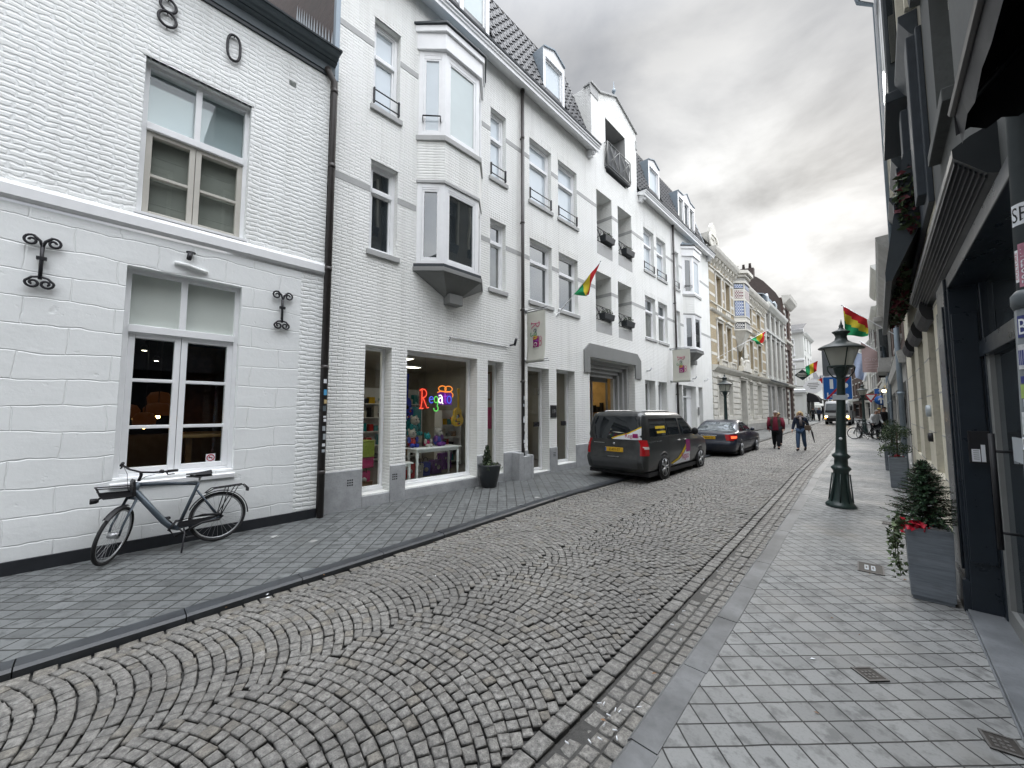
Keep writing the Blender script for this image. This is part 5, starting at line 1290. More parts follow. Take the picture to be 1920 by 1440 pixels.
m.ub(31.1, 32.6, -.45, -.43, 3.1, 3.9, 1); m.build('door_panel', [M['slatedark'], M['pane']], dr)
window(Cb, 30.75, 32.1, 4.95, 7.2, rec=.25, pane='pane', fw=.1)
# crowning sculpture over the door
m = MB(); m.ub(30.6, 33.0, .05, .42, 4.6, 4.9); m.ub(31.3, 32.3, .1, .4, 4.9, 5.25); m.lathe([(.16, 5.25), (.22, 5.35), (.15, 5.5), (.20, 5.6)], (31.8, -.25, 0), 8, sm=False); m.lathe([(.20, 5.62), (.14, 6.2), (.09, 6.6), (.001, 6.78)], (31.8, -.25, 0), 4, sm=False)
for sg_ in (-1, 1): m.tube([(31.8 + sg_ * .35, -.25, 5.3)] + [(31.8 + sg_ * (.6 + .18 * math.cos(a)), -.25, 5.1 + .18 * math.sin(a)) for a in [k * .5 for k in range(9)]] + [(31.8 + sg_ * 1.05, -.25, 4.95)], .06, 7); m.lathe([(.10, 4.9), (.13, 5.0), (.07, 5.25), (.12, 5.4), (.02, 5.6)], (31.8 + sg_ * 1.0, -.25, 0), 8)
m.build('door_ornament', M['sandstone'], Cb)
for a, b, zc, n in ((UEND + .04, 30.3, 10.95, 9), (33.0, 40.45, 10.4, 14)):
    m = MB(); m.prof([(0, zc + .35), (.30, zc + .42), (.45, zc + .62), (.5, zc + .78), (.5, zc + .84), (0, zc + .9)], a, b); m.prof([(0, zc - .3), (.06, zc - .28), (.06, zc - .2), (0, zc - .18)], a, b)
    for k in range(n):
        u = a + .15 + k * (b - a - .4) / (n - 1); m.prof([(0, zc - .15), (.07, zc - .12), (.12, zc + .05), (.26, zc + .15), (.28, zc + .35), (0, zc + .36)], u, u + .16)
    m.build('cornice', M['sandstone'], Cb)
m = MB(); wall(m, UEND + .02, 30.3, 11, 11.35); wall(m, 30.3, 40.4, 10.99, 11.0); m.build('frieze', M['sandstone'], Cb)
m = MB(); m.quad((UEND + .05, -.2, 11.85), (33.1, -.2, 11.85), (33.1, 1.8, 14.7), (UEND + .05, 1.8, 14.7)); m.quad((UEND + .05, 1.8, 14.7), (33.1, 1.8, 14.7), (33.1, 9, 14.8), (UEND + .05, 9, 14.8)); m.poly([(33.1, -.2, 11.85), (33.1, 9, 11.85), (33.1, 9, 14.8), (33.1, 1.8, 14.7)])
m.quad((33.1, -.2, 11.28), (40.4, -.2, 11.28), (40.4, 3.2, 13.2), (33.1, 3.2, 13.2)); m.quad((33.1, 3.2, 13.2), (40.4, 3.2, 13.2), (40.4, 9, 12), (33.1, 9, 12)); m.build('roof', M['slate'], Cb)
m = MB(); wall(m, 25.3, 26.6, 11.85, 12.9, [(25.62, 26.28, 12.0, 12.7, .15)], d=.0); m.prism([(25.3, 12.9), (26.6, 12.9), (26.5, 13.3), (26.2, 13.62), (25.95, 13.75), (25.7, 13.62), (25.4, 13.3)], -.05, .1); m.tube([(25.3 + .0, -.04, 12.0), (25.1, -.04, 12.2), (25.2, -.04, 12.6), (25.35, -.04, 12.9)], .08, 7); m.tube([(26.6, -.04, 12.0), (26.8, -.04, 12.2), (26.7, -.04, 12.6), (26.55, -.04, 12.9)], .08, 7)
m.quad((25.62, .12, 12.0), (26.28, .12, 12.0), (26.28, .12, 12.7), (25.62, .12, 12.7)); m.ub(25.3, 26.6, -1.2, -.05, 11.9, 13.0); m.build('dormer', M['sandstone'], Cb)
# oriel with tile panels
P0 = [(30.2, 0), (30.75, -.62), (32.05, -.62), (32.6, 0)]
m = MB(); m.plan(P0, 7.55, 11.05); orl = m.build('oriel', M['sandstone'], Cb, bevel=.01)
m = MB()
for z0, z1, e in ((7.45, 7.56, .08), (8.05, 8.12, .05), (8.42, 8.48, .05), (10.85, 11.0, .08), (11.3, 11.5, .12), (11.5, 11.72, .28)):
    m.plan([(30.2 - e, 0), (30.75 - e * .6, -.62 - e), (32.05 + e * .6, -.62 - e), (32.6 + e, 0)], z0, z1)
m.build('oriel_moulding', M['sandstone'], orl)
m = MB(); m.plan([(31.2, 0), (31.3, -.08), (31.5, -.08), (31.6, 0)], 6.1, 7.45, 0, P0); m.build('oriel_corbel', M['sandstone'], orl)
m = MB(); m.plan(P0, 11.05, 11.3); m.build('oriel_frieze', M['greystone'], orl)
def tilepanel(name, c1, c2):
    t = NT(name); v = t.obj(); ck = t.n('ShaderNodeTexChecker'); t.l(v, ck.inputs[0]); ck.inputs['Scale'].default_value = 9; ck.inputs[1].default_value = (*c1, 1); ck.inputs[2].default_value = (*c2, 1)
    return t.done(t.bsdf(ck.outputs[0], .3, .5))
M['tilered'] = tilepanel('red_white_tiles', (.16, .05, .06), (.6, .58, .55)); M['tileblue'] = tilepanel('blue_white_tiles', (.08, .12, .28), (.5, .55, .62)); M['tileblack'] = tilepanel('black_white_tiles', (.02, .02, .03), (.6, .6, .58))
for (x0, y0), (x1, y1) in zip(P0, P0[1:]):
    d_ = Vector((x1 - x0, y1 - y0, 0)); L = d_.length; d_.normalize(); nn = Vector((d_.y, -d_.x, 0))
    T2 = Matrix(((d_.x, -nn.x, 0, x0), (d_.y, -nn.y, 0, y0), (0, 0, 1, 0), (0, 0, 0, 1)))
    for z0, z1, mt, fr in ((7.62, 7.98, 'tileblack', 'slatedark'), (8.52, 9.55, 'tileblue', 'slatedark'), (9.75, 10.35, 'tilered', None), (10.5, 10.78, 'tileblue', 'slatedark')):
        if L < .9 or True:
            q = MB(); q.ub(.12, L - .12, 0, .012, z0, z1, 0)
            if fr: q.ub(.08, L - .08, 0, .008, z0 - .05, z1 + .05, 1)
            q.xf(T2); q.build('tile_panel', [M[mt], M['slatedark']], orl)
# E: tall narrow-pilastered house, F: banded house with tall brick gable
Eb = building('grey_townhouse', 'grey pilastered townhouse with rows of narrow tall windows beside the ornate yellow house', -7.1)
ew = [(41.1 + i * 2.3, 42.7 + i * 2.3) for i in range(4)]
ops = [(a, b, 9.45, 10.9, .2) for a, b in ew] + [(a, b, 5.05, 8.7, .2) for a, b in ew] + [(40.6, 41.9, 1.1, 4.1, .25), (42.5, 43.9, 1.1, 4.1, .25), (45.2, 47.6, .35, 4.25, .4), (48.4, 49.6, 1.1, 4.1, .25)]
m = MB(); wall(m, 40.42, 50.2, 0, 11.4, ops); m.build('wall', M['greystone'], Eb)
m = MB()
for u in (40.45, 42.75, 45.05, 47.35, 49.75): m.ub(u, u + .3, 0, .10, 4.7, 11.1)
m.prof([(0, 4.4), (.15, 4.45), (.22, 4.7), (0, 4.75)], 40.43, 50.2); m.prof([(0, 8.95), (.08, 8.97), (.12, 9.2), (0, 9.25)], 40.43, 50.2); m.prof([(0, 11.05), (.2, 11.12), (.45, 11.4), (.5, 11.6), (0, 11.65)], 40.43, 50.3); m.ub(40.43, 50.2, 0, .06, .2, .95)
m.build('pilaster', M['palewall'], Eb)
m = MB(); m.ub(40.43, 50.2, .221, .235, 4.5, 4.62); m.ub(40.43, 50.2, .10, .125, 8.98, 9.04); m.build('dark_trim', M['slatedark'], Eb)
for a, b, c, d_, r_ in ops[:8]: window(Eb, a, b, c, d_, rec=r_ - .04, trans=c + (d_ - c) * .72, mull=((a + b) / 2,), pane='panegrey', fw=.09, frame='creampaint')
for a, b, c, d_, r_ in (ops[8], ops[9], ops[11]): window(Eb, a, b, c, d_, rec=.2, trans=3.3, pane='pane', fw=.09)
m = MB(); m.ub(45.2, 47.6, -.42, -.34, .35, 4.25); dr = m.build('door', M['white'], Eb)
m = MB(); m.ub(45.5, 46.6, -.345, -.33, 1.2, 3.1); m.prism([(46.4 + 1.05 * math.cos(k * math.pi / 10), 3.25 + .95 * math.sin(k * math.pi / 10)) for k in range(11)], .33, .34); m.split('pane', M['pane'], dr)
m = MB(); m.quad((40.42, -.3, 11.66), (50.2, -.3, 11.66), (50.2, 3.0, 14.2), (40.42, 3.0, 14.2)); m.quad((40.42, 3.0, 14.2), (50.2, 3.0, 14.2), (50.2, 9, 14.3), (40.42, 9, 14.3)); m.quad((40.42, -.3, 11.66), (40.42, 3.0, 14.2), (40.42, 9, 14.2), (40.42, 9, 11.66)); m.build('roof', M['slate'], Eb)
m = MB(); m.ub(42.3, 45.4, -2.2, -.1, 11.7, 12.75); dm = m.build('dormer', M['zinc'], Eb)
m = MB(); m.add([(42.0, .2, 12.75), (45.7, .2, 12.75), (45.7, 2.6, 13.5), (42.0, 2.6, 13.5), (42.0, .2, 12.85), (45.7, .2, 12.85), (45.7, 2.6, 13.6), (42.0, 2.6, 13.6)], [(0, 1, 5, 4), (4, 5, 6, 7), (3, 2, 1, 0), (0, 4, 7, 3), (1, 2, 6, 5)]); m.tube([(45.6, .0, 12.7), (45.9, -.1, 12.4), (45.7, -.1, 12.0), (45.9, -.1, 11.7)], .12, 7); m.tube([(42.1, .0, 12.7), (41.8, -.1, 12.4), (42.0, -.1, 12.0), (41.8, -.1, 11.7)], .12, 7); m.build('dormer_roof', M['zincpale'], dm)
Fb = building('banded_townhouse', 'tall townhouse with white banded brick piers and a dark brick gable wall with chimney pots', -7.1)
ops = [(51.3, 53.2, 9.9, 13.2, .2), (51.3, 53.2, 5.4, 8.6, .2), (51.0, 53.4, .6, 4.2, .3)]
m = MB(); wall(m, 50.22, 54.6, 0, 14.2, ops, d=.12); m.quad((54.6, -.12, 0), (54.6, 8, 0), (54.6, 8, 14.2), (54.6, -.12, 14.2)); m.quad((50.22, 8, 0), (50.22, -.12, 0), (50.22, -.12, 14.2), (50.22, 8, 14.2)); m.build('wall', M['redbrick'], Fb)
m = MB()
for k in range(22):
    z_ = .9 + k * .58
    for u in (50.21, 53.9): m.ub(u, u + .72, .1, .16, z_, z_ + .26)
    m.box(54.58, 54.64, -.15, .8, z_, z_ + .26)
m.prof([(.12, 13.4), (.3, 13.5), (.75, 13.95), (.85, 14.3), (.0, 14.4)], 50.1, 54.9); m.prof([(.12, 4.4), (.3, 4.5), (.32, 4.7), (.1, 4.75)], 50.2, 54.7); m.prof([(.12, 9.2), (.3, 9.3), (.32, 9.5), (.1, 9.55)], 50.2, 54.7); m.ub(50.2, 54.65, .1, .22, 0, .8)
m.build('stone_band', M['sandstone'], Fb)
for a, b, c, d_, r_ in ops: window(Fb, a, b, c, d_, rec=.1, trans=c + (d_ - c) * .7, mull=((a + b) / 2,), pane='panegrey', fw=.12)
m = MB(); z0 = 10; gp = [(.1, z0), (.1, 13.9), (.55, 14.9), (1.0, 15.55), (1.6, 16.4), (2.2, 17.0), (2.5, 17.2), (2.5, 18.2), (4.6, 18.4), (4.6, 17.9), (6.6, 17.0), (8, 15.5), (8, z0)]
n = len(gp); m.add([(50.2, y_, z_) for y_, z_ in gp] + [(50.75, y_, z_) for y_, z_ in gp], [tuple(range(n)), tuple(range(2 * n - 1, n - 1, -1))] + [((i + 1) % n, i, n + i, n + (i + 1) % n) for i in range(n)]); m.build('gable_wall', M['brownbrick'], Fb)
m = MB()
for y_ in (2.9, 3.55, 4.2): m.lathe([(.16, 18.3), (.12, 18.8), (.15, 18.85)], (50.5, y_, 0), 10)
m.build('chimney_pot', M['brownbrick'], Fb)
m = MB(); m.quad((50.75, .1, 13.9), (54.6, .1, 13.9), (54.6, 1.6, 16.4), (50.75, 1.6, 16.4)); m.quad((50.75, 1.6, 16.4), (54.6, 1.6, 16.4), (54.6, 8, 16.8), (50.75, 8, 16.8)); m.build('roof', M['slate'], Fb)
# generic small townhouse
def house(name, label, x, y, rz, W, H, floors, wallm, gf=3.6, cols=3, roof='slate', rh=2.6, depth=9, framem='white', panem='pane', trim='palewall', gfm=None, gfopen=True, ww=1.0, side_cols=0, roofpitch=True):
    o = thing(name, label, 'house', (x, y, 0), rz); b0 = zg(abs(y)) - .3
    fh = (H - gf) / floors; ops = []
    for f in range(floors):
        for c in range(cols):
            uc = W * (c + .5) / cols; ops.append((uc - ww / 2, uc + ww / 2, gf + f * fh + .55, gf + f * fh + fh - .45, .18))
    m = MB(); wall(m, 0, W, gf, H, ops); m.quad((W, 0, b0), (W, depth, b0), (W, depth, H), (W, 0, H)); m.quad((0, depth, b0), (0, 0, b0), (0, 0, H), (0, depth, H)); m.quad((W, depth, b0), (0, depth, b0), (0, depth, H), (W, depth, H)); m.build('wall', M[wallm], o)
    gops = [(.5 + k * (W - .6) / 2, (k + 1) * (W - .6) / 2, b0 + .5, gf - .7, .35) for k in range(2)]
    m = MB(); wall(m, 0, W, b0, gf, gops); m.build('ground_floor_wall', M[gfm or wallm], o)
    for a, b, c, d_, r_ in ops: window(o, a, b, c, d_, rec=.12, trans=c + (d_ - c) * .68, mull=((a + b) / 2,) if ww > 1.05 else (), pane=panem, fw=.08, frame=framem)
    for a, b, c, d_, r_ in gops: window(o, a, b, c, d_, rec=.3, trans=d_ - .7, pane='pane', fw=.09, frame='navy', name='shop_window')
    m = MB(); m.prof([(0, H - .35), (.15, H - .3), (.35, H - .05), (.4, H + .1), (0, H + .12)], -.05, W + .05); m.prof([(0, gf - .3), (.12, gf - .28), (.16, gf), (0, gf + .05)], 0, W)
    for a, b, c, d_, _ in ops: m.ub(a - .1, b + .1, 0, .08, c - .12, c - .002); m.ub(a - .08, b + .08, 0, .05, d_ + .002, d_ + .16)
    m.split('trim', M[trim], o)
    m = MB(); m.quad((0, -.2, H + .1), (W, -.2, H + .1), (W, depth / 2, H + rh), (0, depth / 2, H + rh)); m.quad((W, depth, H + .1), (0, depth, H + .1), (0, depth / 2, H + rh), (W, depth / 2, H + rh)); m.build('roof', M[roof], o)
    m = MB(); m.poly([(0, depth, H), (0, 0, H), (0, depth / 2, H + rh - .05)]); m.poly([(W, 0, H), (W, depth, H), (W, depth / 2, H + rh - .05)]); m.ub(W * .15, W * .15 + .9, -depth / 2 - .4, -depth / 2 + .4, H + rh - 1, H + rh + .9); m.build('gable', M['brownbrick'], o)
    return o
# G: white corner house whose side wall looks down the street
Gb = house('corner_house', 'white rendered corner house facing down the street with dark awnings below', -7.1, 66, rad(90), 9, 12.6, 3, 'palewall', 4.4, 3, trim='palewall', rh=2.0)
m = MB()
sops = [(-11 + 7.1 + 1.3 - 6.2 + 7.9 - 2, 0, 0, 0)]
o2 = thing('side_house', 'pale house front with dark shop awnings closing the view behind the banded house', 'house', (-13.5, 65.9, 0), 0)
ops = [(4.0, 5.3, 9.6, 11.7, .15), (4.0, 5.3, 5.6, 8.2, .15), (1.4, 2.7, 9.6, 11.7, .15), (1.4, 2.7, 5.6, 8.2, .15)]
m = MB(); wall(m, 0, 6.38, 0, 13.1, ops + [(.4, 2.7, .9, 4.0, .4), (3.3, 6.0, .9, 4.0, .4)]); m.build('wall', M['palewall'], o2)
m = MB(); m.prof([(0, 12.6), (.3, 12.7), (.5, 13.1), (0, 13.2)], -.1, 6.5); m.prof([(0, 8.7), (.1, 8.75), (.12, 8.95), (0, 9.0)], 0, 6.4); m.prof([(0, 4.3), (.15, 4.35), (.2, 4.7), (0, 4.8)], 0, 6.4)
for a, b, c, d_, _ in ops: m.ub(a - .15, b + .15, 0, .1, c - .2, c - .01); m.ub(a - .12, a - .01, 0, .06, c, d_ + .15); m.ub(b + .01, b + .12, 0, .06, c, d_ + .15); m.ub(a - .12, b + .12, 0, .07, d_ + .01, d_ + .2)
m.build('trim', M['white'], o2)
for a, b, c, d_, _ in ops: window(o2, a, b, c, d_, rec=.12, trans=c + (d_ - c) * .65, mull=((a + b) / 2,), pane='panegrey', fw=.12)
for a, b in ((.4, 2.7), (3.3, 6.0)): window(o2, a, b, .9, 4.0, rec=.35, pane='pane', fw=.1, frame='navy', name='shop_window')
m = MB(); m.quad((-.2, -.3, 13.15), (6.5, -.3, 13.15), (6.5, 4, 14.6), (-.2, 4, 14.6)); m.ub(.8, 1.7, -2.4, -1.2, 13.5, 15.2); m.build('roof', M['slate'], o2)
def awning(name, label, loc, rz, W, proj, drop, mt='navywet', barrel=True, grp=None):
    o = thing(name, label, 'awning', loc, rz, grp)
    s = MB(); n = 10
    P = [(proj * math.sin(math.pi / 2 * k / n), -drop * (1 - math.cos(math.pi / 2 * k / n))) for k in range(n + 1)] if barrel else [(proj * k / n, -drop * k / n) for k in range(n + 1)]
    s.grid(lambda a, b: (W * a, -P[int(round(b * n))][0], P[int(round(b * n))][1]), 6, n)
    for u in (0, W): s.poly([(u, -p, q) for p, q in P] + [(u, 0, -drop)])
    s.quad((0, -proj, -drop), (W, -proj, -drop), (W, -proj, -drop - .22), (0, -proj, -drop - .22)); s.build('canopy', M[mt], o)
    s = MB(); s.tube([(0, 0, -drop), (0, -proj, -drop)], .03, 6); s.tube([(W, 0, -drop), (W, -proj, -drop)], .03, 6); s.tube([(0, -proj, -drop), (W, -proj, -drop)], .03, 6); s.build('frame', M['black'], o)
    return o
awning('barrel_awning', 'dark barrel awning on the pale house front at the end of the left pavement', (-11.6, 65.85, 4.35), 0, 2.3, 1.4, 1.3, 'black', True, 'dark shop awnings up the street')
awning('barrel_awning', 'dark barrel awning at the corner of the white corner house', (-7.05, 66.6, 4.3), rad(90), 3.6, 1.3, 1.25, 'black', True, 'dark shop awnings up the street')
awning('shop_awning', 'flat dark awning further along the white corner house', (-7.05, 71, 4.1), rad(90), 3.5, 1.5, .7, 'navywet', False, 'dark shop awnings up the street')
# the street bends left and closes with more houses
spec = [(-7.6, 75.2, 100, 7, 12.0, 3, 'redbrick', 'narrow dark brick house beyond the white corner house'), (-9.0, 82.2, 102, 8, 12.6, 3, 'palewall', 'pale four storey house far up the left side of the street'), (-10.8, 90.2, 104, 7, 11.5, 3, 'brownbrick', 'brown brick house far up the street on the left'), (-12.6, 97.4, 106, 9, 12, 3, 'sandstone', 'sand coloured house at the far bend of the street')]
for x, y, a, W, H, f, mt, lb in spec: house('townhouse', lb, x, y, rad(a), W, H, f, mt, 3.8, 3)
spec = [(-18.0, 128, 20, 8, 9.0, 2, 'palewall', 'white house closing the view at the far bend, on the left'), (-10.2, 131, 14, 7, 8.2, 2, 'brownbrick', 'brown house closing the view at the far bend'), (-3.2, 133, 5, 7, 8.6, 2, 'palewall', 'pale house closing the view at the far bend, on the right'), (4.2, 133.5, 0, 8, 9.2, 2, 'redbrick', 'dark brick house with slate roof at the very end of the street')]
for x, y, a, W, H, f, mt, lb in spec: house('townhouse', lb, x, y, rad(a), W, H, f, mt, 3.4, 3, rh=3.4)
# small things on the left facades
o = thing('hanging_sign', 'dark green diamond shaped hanging sign with pale lettering on the banded house', 'sign', (-7.1, 54.3, 5.9), rad(90))
s = MB(); s.prism([(0 + .0, 0), (.0, .0)], 0, .01) if 0 else None
s.poly([(0.2, -1.0, -.62), (.2, -1.75, 0), (.2, -1.0, .62), (.2, -.25, 0)]); s.poly([(0.26, -1.0, .62), (.26, -1.75, 0), (.26, -1.0, -.62), (.26, -.25, 0)]); s.build('board', M['greenpost'], o)
s = MB(); s.tube([(.23, 0, .7), (.23, -1.8, .7)], .03, 6); s.tube([(.23, -1, .7), (.23, -1, .6)], .02, 6); s.build('bracket', M['black'], o)
s = MB()
for k, w_ in enumerate((.42, .5, .36)): s.box(.195, .199, -1.0 - w_, -1.0 + w_, .14 - k * .16, .20 - k * .16)
s.build('lettering', M['sandstone'], o)
o = thing('shop_sign_board', 'white scalloped shop sign with grey writing projecting beside the diamond sign', 'sign', (-7.1, 60.8, 4.9), rad(90))
s = MB(); P = [(1.3 + (.95 + .07 * math.cos(8 * a)) * math.cos(a), .85 * math.sin(a)) for a in [k * math.pi / 20 for k in range(40)]]
s.add([(.1, -u, z_) for u, z_ in P] + [(.22, -u, z_) for u, z_ in P], [tuple(range(40)), tuple(range(79, 39, -1))] + [((i + 1) % 40, i, 40 + i, 40 + (i + 1) % 40) for i in range(40)]); s.build('board', M['white'], o)
s = MB()
for k, w_ in enumerate((.5, .62, .45, .3)): s.box(.09, .098, -1.3 - w_, -1.3 + w_, .32 - k * .22, .40 - k * .22)
s.build('lettering', M['greypaint'], o); s = MB(); s.tube([(.16, 5.6, 0), (.16, -.5, 0)], .04, 6); s.build('bracket', M['black'], o)
flag('red green yellow flag twisted above the door of the ornate yellow house', (-7.0, 25.6, 5.05), (-4.9, 29.0, 7.0), ('flagred', 'flagyellow', 'flaggreen'), (1.5, .6), 'red yellow green carnival flags', drop=.9, sw=.12)
flag('bright red yellow green flag on the banded house ending the left row', (-6.9, 54.2, 6.2), (-4.6, 54.2, 7.4), ('flagred', 'flagyellow', 'flaggreen'), (1.3, 1.1), 'red yellow green carnival flags', drop=.25, sw=.1)
flag('small red and orange flag far up the left side of the street', (-7.9, 78, 6.2), (-6.0, 78, 7.2), ('flagred', 'flagyellow'), (1.4, 1.0), 'red yellow green carnival flags', drop=.5, sw=.1)
# ------------------------------------------------------------------ right side. Facade frame: along = -y, outward = -x
XR = .55
def rbuild(name, label, y=0, x=XR): return thing(name, label, 'house', (x, y, 0), rad(-90))
M['darkstone'] = stone('dark_weathered_stone', (.075, .08, .078), .75, .3, 2.5, .25)
# R1: dark shopfront with a recessed door, right beside the camera
R1 = rbuild('dark_shop_building', 'grey stone building with dark navy shopfront and recessed glass door at the right edge')
m = MB(); wall(m, -6.0, 7, 3.05, 9.6, [(a, a + 1.0, z0, z0 + 1.9, .2) for a in (-5.4, -3.2, -1.0, 1.6, 4.2) for z0 in (4.3, 7.1)]); m.quad((7, 0, 0), (7, 9, 0), (7, 9, 9.6), (7, 0, 9.6)); m.quad((-6, 9, 0), (-6, 0, 0), (-6, 0, 9.6), (-6, 9, 9.6)); m.build('wall', M['darkstone'], R1)
for a in (-5.4, -3.2, -1.0, 1.6, 4.2):
    for z0 in (4.3, 7.1): window(R1, a, a + 1.0, z0, z0 + 1.9, rec=.14, trans=z0 + 1.35, pane='pane', sill=.08, frame='creampaint', sillmat='darkstone')
m = MB(); m.prof([(0, 9.3), (.2, 9.4), (.45, 9.6), (.45, 9.75), (0, 9.8)], -6, 7); m.prof([(0, 6.3), (.08, 6.32), (.1, 6.5), (0, 6.55)], -6, 7); m.build('cornice', M['darkstone'], R1)
m = MB(); m.quad((-6, -.3, 9.75), (7, -.3, 9.75), (7, 4, 12.4), (-6, 4, 12.4)); m.quad((7, 9, 9.7), (-6, 9, 9.7), (-6, 4, 12.4), (7, 4, 12.4)); m.ub(-4.5, -3.3, -2.6, -1.8, 11, 13.2); m.ub(-3.7, -1.9, -2.2, .05, 9.8, 11.6); m.build('roof', M['slate'], R1)
m = MB(); m.ub(-5.99, -5.44, -.2, .05, -.05, 3.05); m.ub(-5.95, -5.50, .05, .065, .35, 2.8); m.ub(-5.44, -5.40, -.17, .03, -.05, 3.05)
m.ub(-5.395, -5.385, -.14, .02, .45, 2.7); m.ub(-6.0, -5.41, -.2, .075, -.05, .28); pj = m.build('door_jamb', M['navy'], R1, bevel=.008)
m = MB(); m.ub(-5.44, -2.0, -.55, .03, 2.95, 3.06); m.ub(-5.38, -2.0, -.24, -.13, 2.28, 2.42); m.ub(-2.0, 7, -.2, .05, -.05, 3.05); m.ub(-5.4, -5.32, -.26, -.15, .02, 2.95); m.build('shopfront', M['navy'], R1, bevel=.006)
m = MB(); m.ub(-5.32, -2.0, -.21, -.19, .02, 2.28); m.ub(-5.32, -2.0, -.21, -.19, 2.42, 2.95); fd = m.build('glass_door', M['panegrey'] if 0 else M['pane'], R1)
m = MB(); m.ub(-5.32, -5.2, -.22, -.16, .02, 2.28); m.ub(-5.2, -2, -.22, -.16, .02, .16); m.build('door_frame', M['greypaint'], fd)
m = MB(); m.tube([(-4.86, .09, .72), (-4.86, .09, 1.62)], .018, 8); m.tube([(-4.86, .09, .85), (-4.86, .19, .85)], .011, 6); m.tube([(-4.86, .09, 1.48), (-4.86, .19, 1.48)], .011, 6); m.build('door_handle', M['black'], fd)
m = MB(); m.ub(-4.8, -4.2, -.188, -.182, 1.42, 1.6); m.build('notice', M['zincpale'], fd)
# notice box on the jamb, facing down the street
m = MB(); m.box(-5.375, -5.35, .02, .15, 1.335, 1.62) ; nb = m.build('notice_box', M['black'], pj, bevel=.004)
m = MB(); m.quad((-5.3485, .035, 1.35), (-5.3485, .085, 1.35), (-5.3485, .085, 1.46), (-5.3485, .035, 1.46)); m.quad((-5.3485, .09, 1.35), (-5.3485, .115, 1.35), (-5.3485, .115, 1.50), (-5.3485, .09, 1.50)); m.build('paper_notice', M['signwhite'], nb)
m = MB()
for k in range(5): m.quad((-5.348, .045, 1.37 + k * .018), (-5.348, .078, 1.37 + k * .018), (-5.348, .078, 1.376 + k * .018), (-5.348, .045, 1.376 + k * .018))
m.build('print', M['greypaint'], nb)
m = MB(); m.ub(-5.42, -2.0, -.6, .055, -.1, .03); m.ub(-5.42, -2.0, .055, .068, -.1, .012); m.build('threshold', M['bluestone'], R1, bevel=.012)
# fixed sun blind cassette with ribbed underside and two pale strips
m = MB(); m.prof([(.17, 3.26), (.17, 3.31), (.10, 3.36), (0, 3.40), (0, 3.10), (.05, 3.12)], -7.5, -3.3)
for k in range(7): d = .045 + k * .018; z_ = 3.115 + k * .0205; m.prof([(d, z_ - .008), (d + .008, z_ - .008), (d + .008, z_ + .02), (d, z_ + .02)], -7.45, -3.34)
m.build('blind_cassette', M['navywet'], R1)
m = MB(); m.ub(-5.9, -3.7, -.02, .02, 3.052, 3.064); m.ub(-5.9, -3.7, -.05, -.03, 2.985, 3.0); m.build('frame_glint', M['sandstone'], R1)  # frame edges coloured pale to stand in for reflected sky
o = thing('fabric_awning', 'black fabric awning with ragged scalloped edge at the upper right corner', 'awning', (XR, 0, 0), rad(-90))
s = MB(); s.quad((-2.15, -.29, 2.92), (3, -.29, 2.92), (3, 0, 3.45), (-2.15, 0, 3.45)); s.poly([(-2.15, -.29, 2.92), (-2.15, 0, 3.45), (-2.15, .02, 2.86), (-2.15, -.22, 2.88)])
n = 40; vs = []; fs = []
for k in range(n + 1):
    u = -2.15 + k * 5.15 / n; vs += [(u, -.29, 2.93), (u, -.275, 2.80 + .035 * abs(math.sin(k * 1.5)) + R.uniform(-.01, .01))]
for k in range(n): fs.append((2 * k, 2 * k + 1, 2 * k + 3, 2 * k + 2))
s.add(vs, fs)
vs = []; fs = []
for k in range(9): d = .29 - k * .036; vs += [(-2.15, -d, 2.93 + (0 if k == 0 else k * .06)), (-2.145, -d + .0, 2.82 + .03 * (k % 2) + R.uniform(-.012, .012))]
for k in range(8): fs.append((2 * k, 2 * k + 1, 2 * k + 3, 2 * k + 2))
s.add(vs, fs); s.build('canopy', M['black'], o)
s = MB(); s.tube([(-2.15, -.29, 2.925), (3, -.29, 2.925)], .016, 8); s.tube([(-2.12, -.28, 2.9), (-2.12, 0, 3.2)], .012, 6); s.build('frame', M['navywet'], o)
M['creamdark'] = stone('dark_cream_stone', (.20, .185, .15), .75, .2, 2, .2)  # darker version of the cream stone for the upper floors
M['bluedark'] = plain('dark_blue_panelling', (.026, .034, .043), .5, .4, 0, .3)
# R2: cream stone front with three recessed windows, dark upper floors with oriel
R2 = rbuild('cream_shop_building', 'cream stone building with recessed windows under dark half round hoods, tall blue grey oriel above')
wops = [(-7.95, -7.05, .95, 3.02, .28), (-9.75, -8.75, .95, 3.02, .28), (-11.6, -10.6, .95, 3.02, .28)]
fops = [(a - .55, a + .55, z0, z0 + 2.0, .2) for a in (-6.9, -10.4, -12.3) for z0 in (6.55, 9.6)]
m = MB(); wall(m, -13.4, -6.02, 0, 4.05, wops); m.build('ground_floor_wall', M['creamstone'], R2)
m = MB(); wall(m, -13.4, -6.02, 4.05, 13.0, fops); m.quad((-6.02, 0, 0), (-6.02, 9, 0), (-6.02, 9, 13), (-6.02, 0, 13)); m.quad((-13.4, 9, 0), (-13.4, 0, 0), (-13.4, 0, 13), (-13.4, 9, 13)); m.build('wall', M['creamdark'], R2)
m = MB(); sk = wops
for zb in (.98, 1.5, 2.02, 2.54, 3.06):
    u = -13.4
    for a, b in [(o_[0], o_[1]) for o_ in sorted(wops)] + [(-6.02, -6.02)]:
        if a > u: m.ub(u, a, -.02, .0025, zb - .008, zb + .008)
        u = b
m.build('stone_joint', M['greystone'], R2)
m = MB(); m.ub(-13.4, -6.03, -.02, .04, 0, .35); m.build('plinth', M['bluestone'], R2, bevel=.01)
for w_ in wops: window(R2, *w_[:4], rec=.2, pane='pane', frame='navy', fw=.07, trans=2.5)
